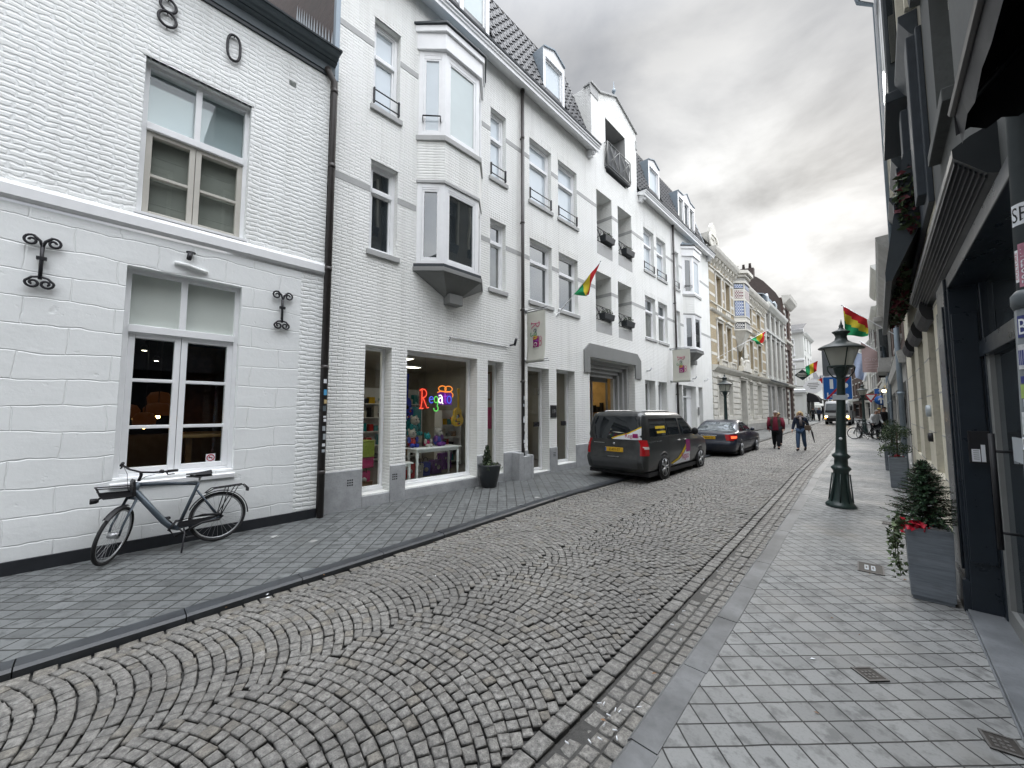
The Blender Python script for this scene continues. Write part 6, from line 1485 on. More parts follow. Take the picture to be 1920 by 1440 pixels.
for k, w_ in enumerate(wops):
    m = MB(); u0, u1 = w_[0] - .05, w_[1] + .05
    m.prof([(0, 3.24), (.05, 3.235), (.09, 3.20), (.115, 3.14), (.12, 3.08), (.10, 3.0), (.06, 2.94), (0, 2.92)], u0, u1); m.build('window_hood', M['black'], R2)
for zb, ub_, hh in ((1.80, -8.25, .17), (1.42, -8.22, .13)):
    m = MB(); m.lathe([(.12 * hh / .3, -.05), (.15 * hh / .3, -.04), (.15 * hh / .3, .02)], (ub_, 0, zb), 18, axis='y'); m.build('wall_plaque', M['zincpale' if hh > .15 else 'black'], R2)
m = MB(); m.ub(-6.35, -6.30, 0, .012, 1.40, 1.68); m.build('red_sticker', M['signred'], R2)
for u, z0, z1 in ((-6.9, 6.55, 8.55), (-10.4, 6.55, 8.55), (-12.3, 6.55, 8.55), (-6.9, 9.6, 11.6), (-10.4, 9.6, 11.6), (-12.3, 9.6, 11.6)):
    window(R2, u - .55, u + .55, z0, z1, rec=.14, trans=z0 + 1.4, pane='pane', frame='bluedark', fw=.08)
    m = MB(); m.prof([(0, z0 - .05), (.16, z0 - .05), (.16, z0 - .12), (.08, z0 - .3), (0, z0 - .42)], u - .62, u + .62); m.build('sill', M['slatedark'], R2, bevel=.006)
    for sg_ in (-1, 1): m = MB(); m.ub(u + sg_ * .60 - .04, u + sg_ * .60 + .04, 0, .10, z0, z1 + .1); m.build('window_post', M['creamstone'], R2)
m = MB()
for u in (-6.3, -7.8, -9.6, -11.2, -13.1): m.ub(u - .16, u + .16, 0, .12, 4.2, 6.1)
m.ub(-13.4, -6.03, 0, .05, 4.06, 6.1); m.build('blue_panelling', M['bluedark'], R2, bevel=.008)
m = MB(); m.ub(-9.4, -7.7, 0, .22, 6.4, 13.2); m.ub(-9.45, -7.65, 0, .26, 6.3, 6.45); orl = m.build('oriel', M['slatedark'], R2, bevel=.01)
m = MB()
for z0 in (6.9, 9.0, 11.1): m.box(-7.71, -7.685, -.18, -.05, z0, z0 + 1.5)
for k in range(3):
    for z0 in (6.9, 9.0, 11.1): m.ub(-9.3 + k * .53, -8.85 + k * .53, .215, .228, z0, z0 + 1.5)
m.build('pane', M['pane'], orl)
m = MB(); m.ub(-9.5, -9.4, 0, .25, 6.4, 13.2); m.build('oriel_edge', M['white'], orl)
m = MB(); m.prof([(0, 12.7), (.3, 12.8), (.55, 13.1), (.55, 13.3), (0, 13.35)], -13.4, -6); m.build('cornice', M['sandstone'], R2)
m = MB(); m.quad((-13.4, -.2, 13.3), (-6, -.2, 13.3), (-6, 4, 15.5), (-13.4, 4, 15.5)); m.quad((-6, 9, 13), (-13.4, 9, 13), (-13.4, 4, 15.5), (-6, 4, 15.5)); m.build('roof', M['slate'], R2)
m = MB(); m.tube([(-12.95, -.5, 12.8), (-12.95, -.42, 12.4), (-12.95, -.12, 12.1), (-12.95, -.12, 3.9)], .05, 8); m.build('downpipe', M['zinc'], R2)
o = thing('flower_canopy', 'dark shop canopy with red poinsettia leaves hanging beneath it on the cream building', 'canopy', (XR, 0, 0), rad(-90))
s = MB(); s.prof([(0, 5.2), (.16, 5.15), (.40, 3.62), (.40, 3.5), (.34, 3.5), (0, 4.3)], -12.0, -7.0); s.build('canopy', M['slatedark'], o)
s = MB(); leaf_cloud(s, (-9.5, -.22, 3.72), 2.3, .14, .30, 1100, .05, [0, 1, 1, 1], .0); leaf_cloud(s, (-6.98, -.14, 4.5), .05, .13, .5, 200, .05, [0, 1, 1], 0); s.build('flowers', [M['flowerred'] if 'flowerred' in M else plain('dried_red_flowers', (.075, .014, .02), .7, .2, 0, .5), M['leafdark']], o)
# R3 and beyond
R3 = house('brick_townhouse', 'dark brick house with grey plastered ground floor and graffiti beyond the cream building', .55, 31.0, rad(-90), 17.4, 6.2, 1, 'redbrick', 3.3, 6, rh=1.6, gfm='greystone', panem='pane', trim='greystone')
m = MB()
def gl(pts): m.tube([(-0 + u, -.02, z_) for u, z_ in pts], .022, 5)
gl([(14.35 + .28 * math.cos(a), 1.75 + .16 * math.sin(a)) for a in [rad(60 + 25 * k) for k in range(11)]]); gl([(14.8, 1.5), (14.85, 2.1), (15.2, 2.05), (15.15, 1.85), (14.85, 1.8), (15.3, 1.45)]); gl([(15.6, 2.1), (15.45, 1.8), (15.8, 1.85), (15.85, 2.1), (15.6, 2.2), (15.9, 1.5), (15.5, 1.4)]); m.build('graffiti', M['black'], R3)
for u in (.25, 6.0, 17.15):
    m = MB(); m.tube([(u, -.12, 6.0), (u, -.12, .2)], .055, 8)
    for zc in (2.2, 4.0): m.lathe([(.07, zc), (.07, zc + .08)], (u, -.12, 0), 8)
    m.build('downpipe', M['zinc'], R3)
m = MB(); m.ub(4.0, 7.0, 0, .45, 3.75, 5.85); m.ub(3.9, 7.1, 0, .52, 5.85, 6.05); m.ub(3.95, 7.05, 0, .5, 3.55, 3.77); by = m.build('bay_window', M['greystone'], R3, bevel=.01)
m = MB()
for z0 in (4.2,):
    for k in range(2): m.ub(4.3 + k * 1.3, 5.3 + k * 1.3, .44, .46, z0, z0 + 1.3)
    m.box(6.99, 7.012, -.38, -.1, z0, z0 + 1.3)
m.split('pane', M['pane'], by)
spec = [(.3, 39.5, -89, 8.4, 10.4, 2, 'palewall', 'pale house beyond the dark brick house on the right'), (.05, 48.2, -88, 8.6, 9.6, 2, 'brownbrick', 'brown brick house further up the right side'), (-.4, 58, -86, 9.6, 10.6, 3, 'greystone', 'grey house further up the right side, its cornice against the sky'), (-1.3, 70, -84, 11.8, 9.6, 2, 'sandstone', 'sand coloured house on the right before the street bends'), (-3.0, 84, -82, 13.5, 9.0, 2, 'redbrick', 'dark house at the far end of the right row'), (-5.2, 98, -80, 13.5, 8.6, 2, 'palewall', 'last pale house on the right before the bend')]
for x, y, a, W, H, f, mt, lb in spec: house('townhouse', lb, x, y, rad(a), W, H, f, mt, 3.6, 4)
# flags on the right
flag('large red yellow green flag hanging over the right pavement above the street lamp', (.52, 15.3, 3.88), (-.66, 15.3, 5.02), ('flagred', 'flagyellow', 'flaggreen'), (.72, .92), 'red yellow green carnival flags', drop=.0, sw=.05, fly_stripes=True, short=.45)
M['dustypink'] = plain('dusty_pink_cloth', (.40, .30, .29), .85, .1, 0, .05); M['palepink'] = plain('pale_pink_print', (.52, .41, .41), .85, .1, 0, .05); M['palebluecloth'] = plain('pale_blue_cloth', (.36, .43, .58), .85, .1, 0, .12)
o = thing('flag', 'dusty pink café flag with pale script lettering on the right facades', 'flag', (.52, 27, 4.42))
s = MB(); s.tube([(0, 0, 0), (-1.05, 0, 1.02)], .016, 8); s.ball((-1.05, 0, 1.02), .03, 8, 6); s.build('pole', M['white'], o)
s = MB(); s.grid(lambda a, b: (-1.02 + .80 * a, .03 * math.sin(a * 7 + b * 3), (.98 - .78 * a) * (1 - b) + b * (-.62 - .06 * a)), 12, 12); c_ = s.build('cloth', M['dustypink'], o)
s = text_mb("Caty's", .26); s.xf(Matrix.Translation((-.62, -.05, .02)) @ Matrix(((1, 0, .25, 0), (0, 1, 0, 0), (0, 0, 1, 0), (0, 0, 0, 1))))
for k, w_ in enumerate((.30, .26, .2)): s.box(-.62 - w_, -.62 + w_, -.052, -.05, -.2 - k * .13, -.17 - k * .13)
s.build('lettering', M['palepink'], c_)
flag('pale blue and white flag hanging behind the dusty pink flag', (.5, 30, 4.5), (-.98, 30, 5.35), ('palebluecloth', 'palebluecloth', 'signwhite'), (.75, 1.55), None, drop=.3, sw=.1)
o = thing('hanging_sign', 'small black projecting sign box under the dusty pink flag', 'sign', (.5, 26.5, 3.45)); s = MB(); s.box(-.42, -.16, -.06, .06, .0, .36); s.build('board', M['black'], o, bevel=.01); s = MB(); s.tube([(0, 0, .4), (-.46, 0, .4)], .015, 6); s.tube([(-.29, 0, .4), (-.29, 0, .35)], .01, 6); s.build('bracket', M['black'], o)
# leaning post with stickers at the right edge
pA = Vector((.398, 2.3, -.02)); dv = Vector((.018, 0, 1))
o = thing('sticker_post', 'grey metal post covered in stickers at the right edge', 'post', (0, 0, 0))
s = MB(); s.tube([pA, pA + dv * 2.22], .056, 20, sm=True); s.tube([pA + dv * 2.22, pA + dv * 5.0], .048, 20); s.tube([pA + dv * 2.19, pA + dv * 2.21, pA + dv * 2.24, pA + dv * 2.26], [.057, .064, .064, .05], 20); s.tube([pA, pA + dv * .1, pA + dv * .25], [.075, .075, .057], 20)
s.build('pole', plain('grey_post_paint', (.085, .10, .108), .5, .4, 0, .2, .1, 9), o)
def wrap(z0, z1, a0, a1, mt, par=o, rr=None, txt=None, tm=None, rot=False, ts=.05):
    r_ = (.0572 if z1 < 2.2 else .0492) if rr is None else rr
    def fn(a, b, e=0): 
        an = a0 + (a1 - a0) * a; zc = z0 + (z1 - z0) * b; c = pA + dv * zc
        return (c.x + (r_ + e) * math.cos(an), c.y + (r_ + e) * math.sin(an), c.z)
    s = MB(); s.grid(fn, 8, 1); st = s.build('sticker', M[mt], par)
    if txt:
        t_ = text_mb(txt, 1); xs = [v[0] for v in t_.v]; zs = [v[2] for v in t_.v]
        def mp(v):
            a = (v[0] - min(xs)) / (max(xs) - min(xs)) * .84 + .08; b = (v[2] - min(zs)) / (max(zs) - min(zs)) * .7 + .15
            return fn(a, b, .0006) if not rot else fn(1 - b, a, .0006)
        # subdivide is not needed: letters are small against the curve
        t_.v = [mp(v) for v in t_.v]; t_.build('lettering', M[tm], st)
AL = -math.pi * .95; AR = -math.pi * .52     # visible flank, left limb to centre
M['stkwhite'] = plain('worn_white_sticker', (.50, .51, .52), .6, .3, 0, .45, 0, 45); cpl('stkpink', (.40, .17, .23), .4); cpl('stkgreen', (.26, .36, .10), .4); cpl('stknavy', (.03, .04, .16)); cpl('stklb', (.12, .36, .55)); cpl('stkgrey', (.40, .42, .44), .5)
wrap(2.50, 2.58, AL, AR - .25, 'signwhite', txt='SE', tm='black')
wrap(2.27, 2.43, AL + .35, AR, 'stkpink', txt='FOOTBALL', tm='signwhite', rot=True); wrap(2.29, 2.41, AL + .05, AL + .34, 'signwhite', txt='CULTURE', tm='signred', rot=True)
wrap(2.085, 2.165, AL + .2, AR + .1, 'stknavy', txt='BIE', tm='signwhite'); wrap(1.97, 2.06, AL + .12, AR - .25, 'stkwhite'); wrap(1.985, 2.04, AL + .14, AR - .55, 'stknavy')
wrap(1.92, 1.945, AL + .2, AR - .3, 'stknavy'); wrap(1.865, 1.915, AL + .15, AR - .3, 'stkgreen'); wrap(1.835, 1.862, AL + .3, AR + .1, 'stkgrey')
wrap(1.735, 1.815, AL + .1, AR - .15, 'stkwhite'); wrap(1.76, 1.80, AL + .2, AR - .5, 'stkgrey'); wrap(1.765, 1.808, AR - .12, AR + .3, 'stknavy'); wrap(1.68, 1.725, AL, AR + .15, 'signwhite', txt='RAST', tm='black')
wrap(1.55, 1.672, AL + .30, AR + .3, 'stklb', txt='BIG', tm='signwhite', rot=True); wrap(1.565, 1.63, AL + .06, AL + .28, 'stkwhite'); wrap(1.45, 1.54, AL + .1, AR + .2, 'stkwhite', txt='8', tm='stkpink'); wrap(1.47, 1.52, AR - .3, AR + .1, 'stknavy')
z_ = 1.44
for k in range(16):
    h = R.uniform(.03, .07); wrap(z_ - h, z_, AL + R.uniform(0, .2), AR + R.uniform(-.2, .3), R.choice(['stkwhite', 'stkwhite', 'stkgrey', 'stkpink', 'stklb', 'stkwhite', 'stkgrey', 'stkwhite']), txt=R.choice([None, None, 'ABC'][:2]), tm='black'); z_ -= h + R.uniform(-.005, .012)
    if k % 3 == 1: wrap(z_ + .03, z_ + .055, AL + .3, AR - .2, R.choice(['black', 'stknavy', 'stkpink']), rr=.0576)
# ------------------------------------------------------------------ vehicles: bodies lofted from rounded plan sections
NC = 6
def ring(lv):
    z_, r, f, w_, rc = lv; rc = min(rc, w_ * .95, (f - r) * .48); P = []
    for cx, cy, a0 in ((w_ - rc, r + rc, -90), (w_ - rc, f - rc, 0), (-w_ + rc, f - rc, 90), (-w_ + rc, r + rc, 180)):
        for k in range(NC + 1):
            a = rad(a0 + 90 * k / NC); P.append((cx + rc * math.cos(a), cy + rc * math.sin(a), z_))
    return P
class Body:
    def __init__(s, levels): s.L = levels
    def at(s, z_):
        L = s.L
        if z_ <= L[0][0]: return L[0]
        for a, b in zip(L, L[1:]):
            if z_ <= b[0]:
                t_ = (z_ - a[0]) / (b[0] - a[0]); return tuple(p + (q - p) * t_ for p, q in zip(a, b))
        return L[-1]
    def shell(s):
        m = MB(); n = 4 * (NC + 1); vs = []; fs = []
        for lv in s.L: vs += ring(lv)
        for i in range(len(s.L) - 1):
            for k in range(n): k2 = (k + 1) % n; fs.append((i * n + k, i * n + k2, (i + 1) * n + k2, (i + 1) * n + k))
        fs.append(tuple(range(n - 1, -1, -1))); o_ = (len(s.L) - 1) * n; fs.append(tuple(o_ + k for k in range(n)))
        m.add(vs, fs, 0, True); return m
    def side(s, q, e, sg, mi=0, m=None, nu=6, nv=5):   # q: (y,z) corners bl br tr tl
        m = m or MB()
        def fn(a, b):
            y = (q[0][0] * (1 - a) + q[1][0] * a) * (1 - b) + (q[3][0] * (1 - a) + q[2][0] * a) * b; z_ = (q[0][1] * (1 - a) + q[1][1] * a) * (1 - b) + (q[3][1] * (1 - a) + q[2][1] * a) * b
            return (sg * (s.xat(y, z_) + e), y, z_)
        return m.grid(fn, nu, nv, mi)
    def xat(s, y, z_):
        _, r, f, w_, rc = s.at(z_); rc = min(rc, w_ * .95, (f - r) * .48)
        d = max(r + rc - y, y - (f - rc), 0)
        return w_ - rc + math.sqrt(max(0, rc * rc - d * d)) if d > 0 else w_
    def yat(s, x, z_, rear=True):
        _, r, f, w_, rc = s.at(z_); rc = min(rc, w_ * .95, (f - r) * .48)
        d = max(abs(x) - (w_ - rc), 0); k = rc - math.sqrt(max(0, rc * rc - min(d, rc) ** 2))
        return r + k if rear else f - k
    def end(s, q, e, rear=True, mi=0, m=None, nu=8, nv=6):   # q: (x,z) corners
        m = m or MB()
        def fn(a, b):
            x = (q[0][0] * (1 - a) + q[1][0] * a) * (1 - b) + (q[3][0] * (1 - a) + q[2][0] * a) * b; z_ = (q[0][1] * (1 - a) + q[1][1] * a) * (1 - b) + (q[3][1] * (1 - a) + q[2][1] * a) * b
            return (x, s.yat(x, z_, rear) + (-e if rear else e), z_)
        return m.grid(fn, nu, nv, mi)
def wheel(par, x, y, r, w_, sg, spokes=5):
    m = MB(); m.lathe([(r * .66, -w_ / 2), (r * .92, -w_ / 2), (r, -w_ * .32), (r, w_ * .32), (r * .92, w_ / 2), (r * .66, w_ / 2)], (x, y, r), 28, axis='x'); t_ = m.build('wheel', M['rubber'], par)
    m = MB(); xo = x + sg * w_ / 2
    m.lathe([(r * .60, -.008), (r * .68, .004), (r * .70, .010), (r * .66, -.012)][::1], (xo, y, r), 28, axis='x'); m.lathe([(.03, -.03), (.055, .0), (.03, .012)], (xo, y, r), 14, axis='x')
    for k in range(spokes):
        for dlt in (-.11, .11):
            a = 2 * math.pi * k / spokes + dlt; m.tube([(xo - sg * .004, y + .04 * math.cos(a), r + .04 * math.sin(a)), (xo - sg * .006, y + r * .64 * math.cos(a + dlt * .4), r + r * .64 * math.sin(a + dlt * .4))], [.022, .018], 6)
    m.build('rim', M['alu'], t_)
    m = MB(); m.lathe([(r * .62, -.02), (r * .62, -.018)], (xo - sg * .012, y, r), 24, axis='x'); m.build('brake_well', M['black'], t_)
def carpaint(name, col):
    t = NT(name); b = t.bsdf(col, .32, .5, .25); p = b.node; p.inputs['Coat Weight'].default_value = .45; p.inputs['Coat Roughness'].default_value = .06
    v = t.obj(); n = t.noise(v, 9, 4); c = t.mix(t.ramp(n.outputs['Fac'], [(.4, 0), (.75, .22)]), col, (.09, .086, .078)); t.l(c, p.inputs['Base Color']); t.l(t.math('MULTIPLY_ADD', n.outputs['Fac'], .2, .24), p.inputs['Roughness'])
    return t.done(b)
M['vanpaint'] = carpaint('grey_van_paint', (.022, .025, .026)); M['carpaint'] = carpaint('dark_blue_car_paint', (.010, .015, .030))
M['carglass'] = glass_dark('car_glass', (.008, .010, .012), 1.6, .5, .03); M['plate'] = plain('yellow_number_plate', (.62, .36, .02), .5, .4, 0, .05)
M['taillight'] = plain('red_tail_light', (.36, .008, .012), .15, .6, 0, .15); M['taillit'] = emit('lit_tail_light', (1, .16, .05), 1.6, (.5, .03, .02)); M['reverse'] = plain('clear_lens', (.55, .50, .48), .15, .6)
def numberplate(par, body, zc, w_, txt, x=0):
    y = body.yat(x, zc) - .018
    m = MB(); m.box(x - w_ / 2, x + w_ / 2, y, y + .02, zc - w_ * .11, zc + w_ * .11); p = m.build('number_plate', M['plate'], par, bevel=.004)
    m = MB(); m.box(x - w_ / 2 + .004, x - w_ / 2 + .04, y - .002, y, zc - w_ * .10, zc + w_ * .10); m.build('plate_strip', M['blue'], p)
    m = text_mb(txt, w_ * .165); m.xf(Matrix.Translation((x + .02, y - .003, zc))); m.build('plate_text', M['black'], p)
# --- grey van
vz = -.035
van = thing('van', 'dark grey passenger van with Regato gift decals parked half on the left pavement', 'van', (-5.12, 9.27, vz))
vb = Body([(.24, .10, 4.55, .80, .2), (.33, .02, 4.68, .865, .2), (.50, -.03, 4.74, .885, .2), (.60, -.03, 4.75, .89, .2), (.66, .02, 4.74, .885, .17), (.90, .03, 4.64, .885, .2), (1.00, .035, 4.50, .88, .28), (1.07, .04, 4.2, .875, .32), (1.13, .045, 3.86, .868, .28), (1.19, .05, 3.72, .86, .22), (1.45, .10, 3.28, .815, .17), (1.68, .16, 2.88, .765, .16), (1.76, .20, 2.66, .735, .18), (1.805, .30, 2.45, .67, .22), (1.82, .6, 2.1, .48, .3)])
vb.shell().build('body', M['vanpaint'], van)
m = vb.end([(-.76, 1.09), (.76, 1.09), (.66, 1.69), (-.66, 1.69)], .006); rw = m.build('rear_window', M['carglass'], van)
m = MB(); P = [(-.05, 1.10), (.15, 1.17), (.40, 1.235), (.60, 1.33), (.735, 1.40)]; lo = [(-.02, 1.095), (.2, 1.095), (.4, 1.095), (.6, 1.095), (.75, 1.10)]
for i in range(4): vb.end([lo[i], lo[i + 1], P[i + 1], P[i]], .011, mi=0, m=m, nu=2, nv=2); vb.end([P[i], P[i + 1], (P[i + 1][0], P[i + 1][1] + .035), (P[i][0] - .03, P[i][1] + .02)], .012, mi=1, m=m, nu=2, nv=1)
m.build('decal', [M['signwhite'], M['yellow']], rw)
m = vb.end([(.52, 1.14), (.66, 1.14), (.66, 1.25), (.52, 1.25)], .014, nu=2, nv=2); m.build('decal', M['magenta'], rw)
t_ = text_mb('Regato', .15); t_.v = [(x * .9 + .50, vb.yat(.5, 1.19) - .02, z_ + 1.19) for x, y_, z_ in t_.v]; t_.build('decal_text', M['rubyt'], rw)
numberplate(van, vb, .82, .52, 'Z-431-ST')
for sg in (-1, 1):
    m = MB()
    for z0, z1, mi in ((.78, .86, 0), (.865, .905, 1), (.91, 1.0, 0)):
        pass
    q = lambda z0, z1, mi: vb.side([(.055, z0), (.19, z0), (.19, z1), (.055, z1)], .010, sg, mi, m, 8, 3) 
    q(.70, .86, 0); q(.862, .925, 1); q(.927, 1.09, 0)
    m2 = vb.end([(sg * .72, .70), (sg * .83, .70), (sg * .83, 1.09), (sg * .72, 1.09)], .008, mi=0, nu=6, nv=4); m.merge(m2)
    m.build('tail_light', [M['taillight'], M['reverse']], van)
    wm = vb.side([(.30, 1.17), (1.42, 1.17), (1.40, 1.63), (.42, 1.63)], .005, sg); vb.side([(1.47, 1.17), (2.32, 1.17), (2.28, 1.63), (1.45, 1.63)], .005, sg, 0, wm); wn = wm.build('side_window', M['carglass'], van)
    wm = vb.side([(2.42, 1.15), (3.42, 1.15), (2.82, 1.62), (2.38, 1.62)], .005, sg); wm.build('side_window', M['carglass'], van)
    if sg > 0:
        m = vb.side([(.75, 1.24), (1.32, 1.24), (1.32, 1.30), (.75, 1.30)], .009, sg, nu=2, nv=2); vb.side([(.70, 1.36), (1.32, 1.36), (1.32, 1.43), (.70, 1.43)], .009, sg, 0, m, 2, 2); m.build('decal', M['yellow'], wn)
        m = MB(); tops = [(1.75, .36), (2.2, .44), (2.6, .62), (2.95, .86), (3.05, .92)]
        for a, b in zip(tops, tops[1:]): vb.side([(a[0], .335), (b[0], .335), b, a], .006, sg, 0, m, 3, 2); vb.side([(a[0] - .05, a[1]), (b[0] - .05, b[1]), (b[0] - .16, b[1] + .05), (a[0] - .18, a[1] + .03)], .007, sg, 1, m, 3, 1)
        vb.side([(2.72, .62), (3.08, .62), (3.08, .98), (2.72, .98)], .009, sg, 2, m, 3, 2); m.build('decal', [M['signwhite'], M['yellow'], M['magenta']], van)
        t_ = text_mb('Regato', .26); t_.v = [(vb.xat(2.6, .58) + .012, x * .8 + 2.63, z_ + .52) for x, y_, z_ in t_.v]; t_.build('decal_text', M['rubyt'], van)
    m = MB(); vb.side([(.25, 1.025), (1.0, 1.03), (1.0, 1.045), (.25, 1.04)], .008, sg, 0, m, 4, 1); vb.side([(.36, 1.128), (2.35, 1.132), (2.35, 1.142), (.36, 1.138)], .008, sg, 0, m, 8, 1); m.build('trim_strip', M['chrome'], van)
    for y0 in (1.45, 2.38): m = vb.side([(y0, .36), (y0 + .012, .36), (y0 + .012, 1.15), (y0, 1.15)], .004, sg, nu=1, nv=8); m.build('door_gap', M['black'], van)
    for y0 in (2.08, 2.55): m = MB(); x_ = vb.xat(y0, 1.0); m.box(sg * (x_ - .0), sg * (x_ + .035), y0, y0 + .19, .985, 1.015); m.build('door_handle', M['chrome'], van, bevel=.008)
    m = MB(); x_ = vb.xat(3.2, 1.2); m.ball((sg * (x_ + .14), 3.22, 1.22), .10, 12, 8, 0, (1, .55, 1.1)); m.tube([(sg * (x_ - .02), 3.25, 1.17), (sg * (x_ + .1), 3.23, 1.18)], .025, 6); m.build('wing_mirror', M['black'], van)
    for yw in (1.13, 4.02 - .02):
        m = MB(); x_ = vb.xat(yw, .45); m.lathe([(.385, -.002), (.40, .006), (.36, .008)], (sg * (x_), yw, .345), 28, axis='x') if sg > 0 else m.lathe([(.385, .002), (.40, -.006), (.36, -.008)], (sg * x_, yw, .345), 28, axis='x'); m.build('wheel_arch', M['black'], van)
        wheel(van, sg * (x_ - .085), yw, .335, .21, sg)
m = vb.end([(-.72, 1.18), (.72, 1.18), (.60, 1.66), (-.60, 1.66)], .006, rear=False); m.build('windscreen', M['carglass'], van)
m = vb.end([(-.80, .36), (.80, .36), (.80, .60), (-.80, .60)], .012); m.build('rear_bumper', plain('grey_bumper', (.055, .058, .06), .55, .4, 0, .15), van)
m = MB(); m.box(-.16, .16, -.035, .0, .63, .655); m.box(-.60, -.28, .015, .028, .985, .992); m.lathe([(.03, 0), (.034, .004), (.02, .01)], (0, .02, .975), 12, axis='y'); m.split('handle_trim', M['chrome'], van)
for x in (-.56, .56): m = MB(); m.tube([(x, .55, 1.815), (x, .75, 1.835), (x, 2.1, 1.835), (x, 2.3, 1.81)], .018, 8); m.build('roof_rail', M['alu'], van)
m = MB(); m.box(-.86, .86, .2, 4.4, .16, .26); m.build('underbody', M['black'], van)
# --- dark saloon
car = thing('saloon_car', 'dark blue saloon car with lit right tail light parked in front of the grey van', 'car', (-4.86, 16.45, .025))
cb = Body([(.18, .12, 4.25, .76, .2), (.27, .02, 4.36, .84, .24), (.45, -.02, 4.40, .865, .28), (.53, -.02, 4.40, .868, .28), (.57, .03, 4.38, .866, .26), (.72, .05, 4.30, .865, .28), (.80, .06, 4.10, .86, .3), (.86, .08, 3.5, .855, .3), (.90, .11, 3.18, .845, .24), (.925, .20, 3.05, .83, .2), (.945, .62, 2.98, .815, .14), (1.02, .80, 2.84, .785, .14), (1.2, 1.08, 2.50, .715, .14), (1.32, 1.32, 2.22, .66, .16), (1.385, 1.52, 2.02, .60, .2), (1.40, 1.7, 1.85, .45, .2)])
cb.shell().build('body', M['carpaint'], car)
cb.end([(-.70, .96), (.70, .96), (.60, 1.30), (-.60, 1.30)], .006).build('rear_window', glass_dark('car_rear_glass', (.06, .07, .075), 2.6, .3, .1), car)
cb.end([(-.70, .98), (.70, .98), (.58, 1.32), (-.58, 1.32)], .006, rear=False).build('windscreen', M['carglass'], car)
numberplate(car, cb, .72, .50, '44-BT-SL', -.08)
m = cb.end([(-.38, .80), (.22, .80), (.22, .825), (-.38, .825)], .016, nu=6, nv=1); m.build('chrome_strip', M['chrome'], car)
m = cb.end([(-.78, .555), (.78, .555), (.78, .57), (-.78, .57)], .012, nu=10, nv=1); m.build('bumper_strip', M['black'], car)
for sg in (-1, 1):
    m = cb.end([(sg * .56, .63), (sg * .80, .63), (sg * .80, .86), (sg * .50, .86)], .010, nu=8, nv=3); cb.side([(.08, .66), (.34, .70), (.40, .86), (.10, .86)], .010, sg, 0, m, 6, 3); tl = m.build('tail_light', M['taillight'], car)
    if sg > 0: m = cb.side([(.09, .71), (.27, .73), (.29, .80), (.10, .80)], .016, sg, nu=4, nv=2); cb.end([(.72, .71), (.81, .71), (.81, .80), (.71, .80)], .016, m=m, nu=3, nv=2); m.build('lit_lamp', M['taillit'], tl)
    m = cb.side([(.98, .98), (1.72, .97), (1.66, 1.31), (1.36, 1.30)], .006, sg); m.build('side_window', M['carglass'], car)
    m = cb.side([(1.78, .97), (2.74, .97), (2.22, 1.30), (1.72, 1.31)], .006, sg); m.build('side_window', M['carglass'], car)
    m = cb.side([(.4, .56), (4.0, .56), (4.0, .59), (.4, .59)], .010, sg, nu=12, nv=1); cb.side([(.9, .945), (2.8, .945), (2.8, .957), (.9, .957)], .006, sg, 0, m, 8, 1); m.build('trim_strip', M['black'], car)
    for y0 in (1.74, 2.72): m = cb.side([(y0, .33), (y0 + .01, .33), (y0 + .01, .94), (y0, .94)], .004, sg, nu=1, nv=6); m.build('door_gap', M['black'], car)
    for y0 in (1.50, 2.45): m = MB(); x_ = cb.xat(y0, .85); m.box(sg * (x_ - .01), sg * (x_ + .025), y0, y0 + .16, .84, .865); m.build('door_handle', M['carpaint'], car, bevel=.008)
    m = MB(); x_ = cb.xat(2.7, .98); m.ball((sg * (x_ + .10), 2.66, 1.0), .085, 12, 8, 0, (1, .55, .85)); m.tube([(sg * (x_ - .03), 2.68, .96), (sg * (x_ + .08), 2.67, .97)], .022, 6); m.build('wing_mirror', M['carpaint'], car)
    for yw in (.98, 3.52):
        m = MB(); x_ = cb.xat(yw, .45); m.lathe([(.335, -.002 * sg), (.35, .006 * sg), (.31, .008 * sg)], (sg * x_, yw, .30), 28, axis='x'); m.build('wheel_arch', M['black'], car)
        wheel(car, sg * (x_ - .085), yw, .295, .20, sg, 7)
m = MB(); m.box(-.8, .8, .3, 4.1, .12, .2); m.build('underbody', M['black'], car)
# --- light truck coming down the street
tr = thing('truck', 'pale grey truck with glowing headlights driving down the middle of the street', 'truck', (-3.15, 52, zg(52) - .03), rad(-2))
tb = Body([(.35, .1, 1.9, 1.0, .15), (.5, .0, 2.0, 1.06, .18), (.95, .0, 2.0, 1.06, .18), (1.25, .03, 2.0, 1.05, .2), (1.4, .06, 2.0, 1.04, .2), (2.2, .32, 2.0, .98, .22), (2.42, .45, 1.95, .92, .25), (2.48, .7, 1.8, .7, .3)])
tb.shell().build('cab', plain('pale_grey_truck_paint', (.42, .43, .43), .4, .5, 0, .08), tr)
tb.end([(-.90, 1.45), (.90, 1.45), (.84, 2.2), (-.84, 2.2)], .01).build('windscreen', glass_dark('truck_glass', (.10, .11, .115), 2.0, .4, .05), tr)
m = tb.end([(-.95, 1.27), (.95, 1.27), (.92, 1.52), (-.92, 1.52)], .03); m.build('wiper_panel', M['black'], tr)
m = tb.end([(-1.0, .40), (1.0, .40), (1.0, .72), (-1.0, .72)], .02); m.build('bumper', M['black'], tr); m = tb.end([(-.7, .76), (.7, .76), (.7, .95), (-.7, .95)], .012); m.build('grille', M['greypaint'], tr)
M['headlamp'] = emit('warm_headlamp', (1, .66, .22), 30)
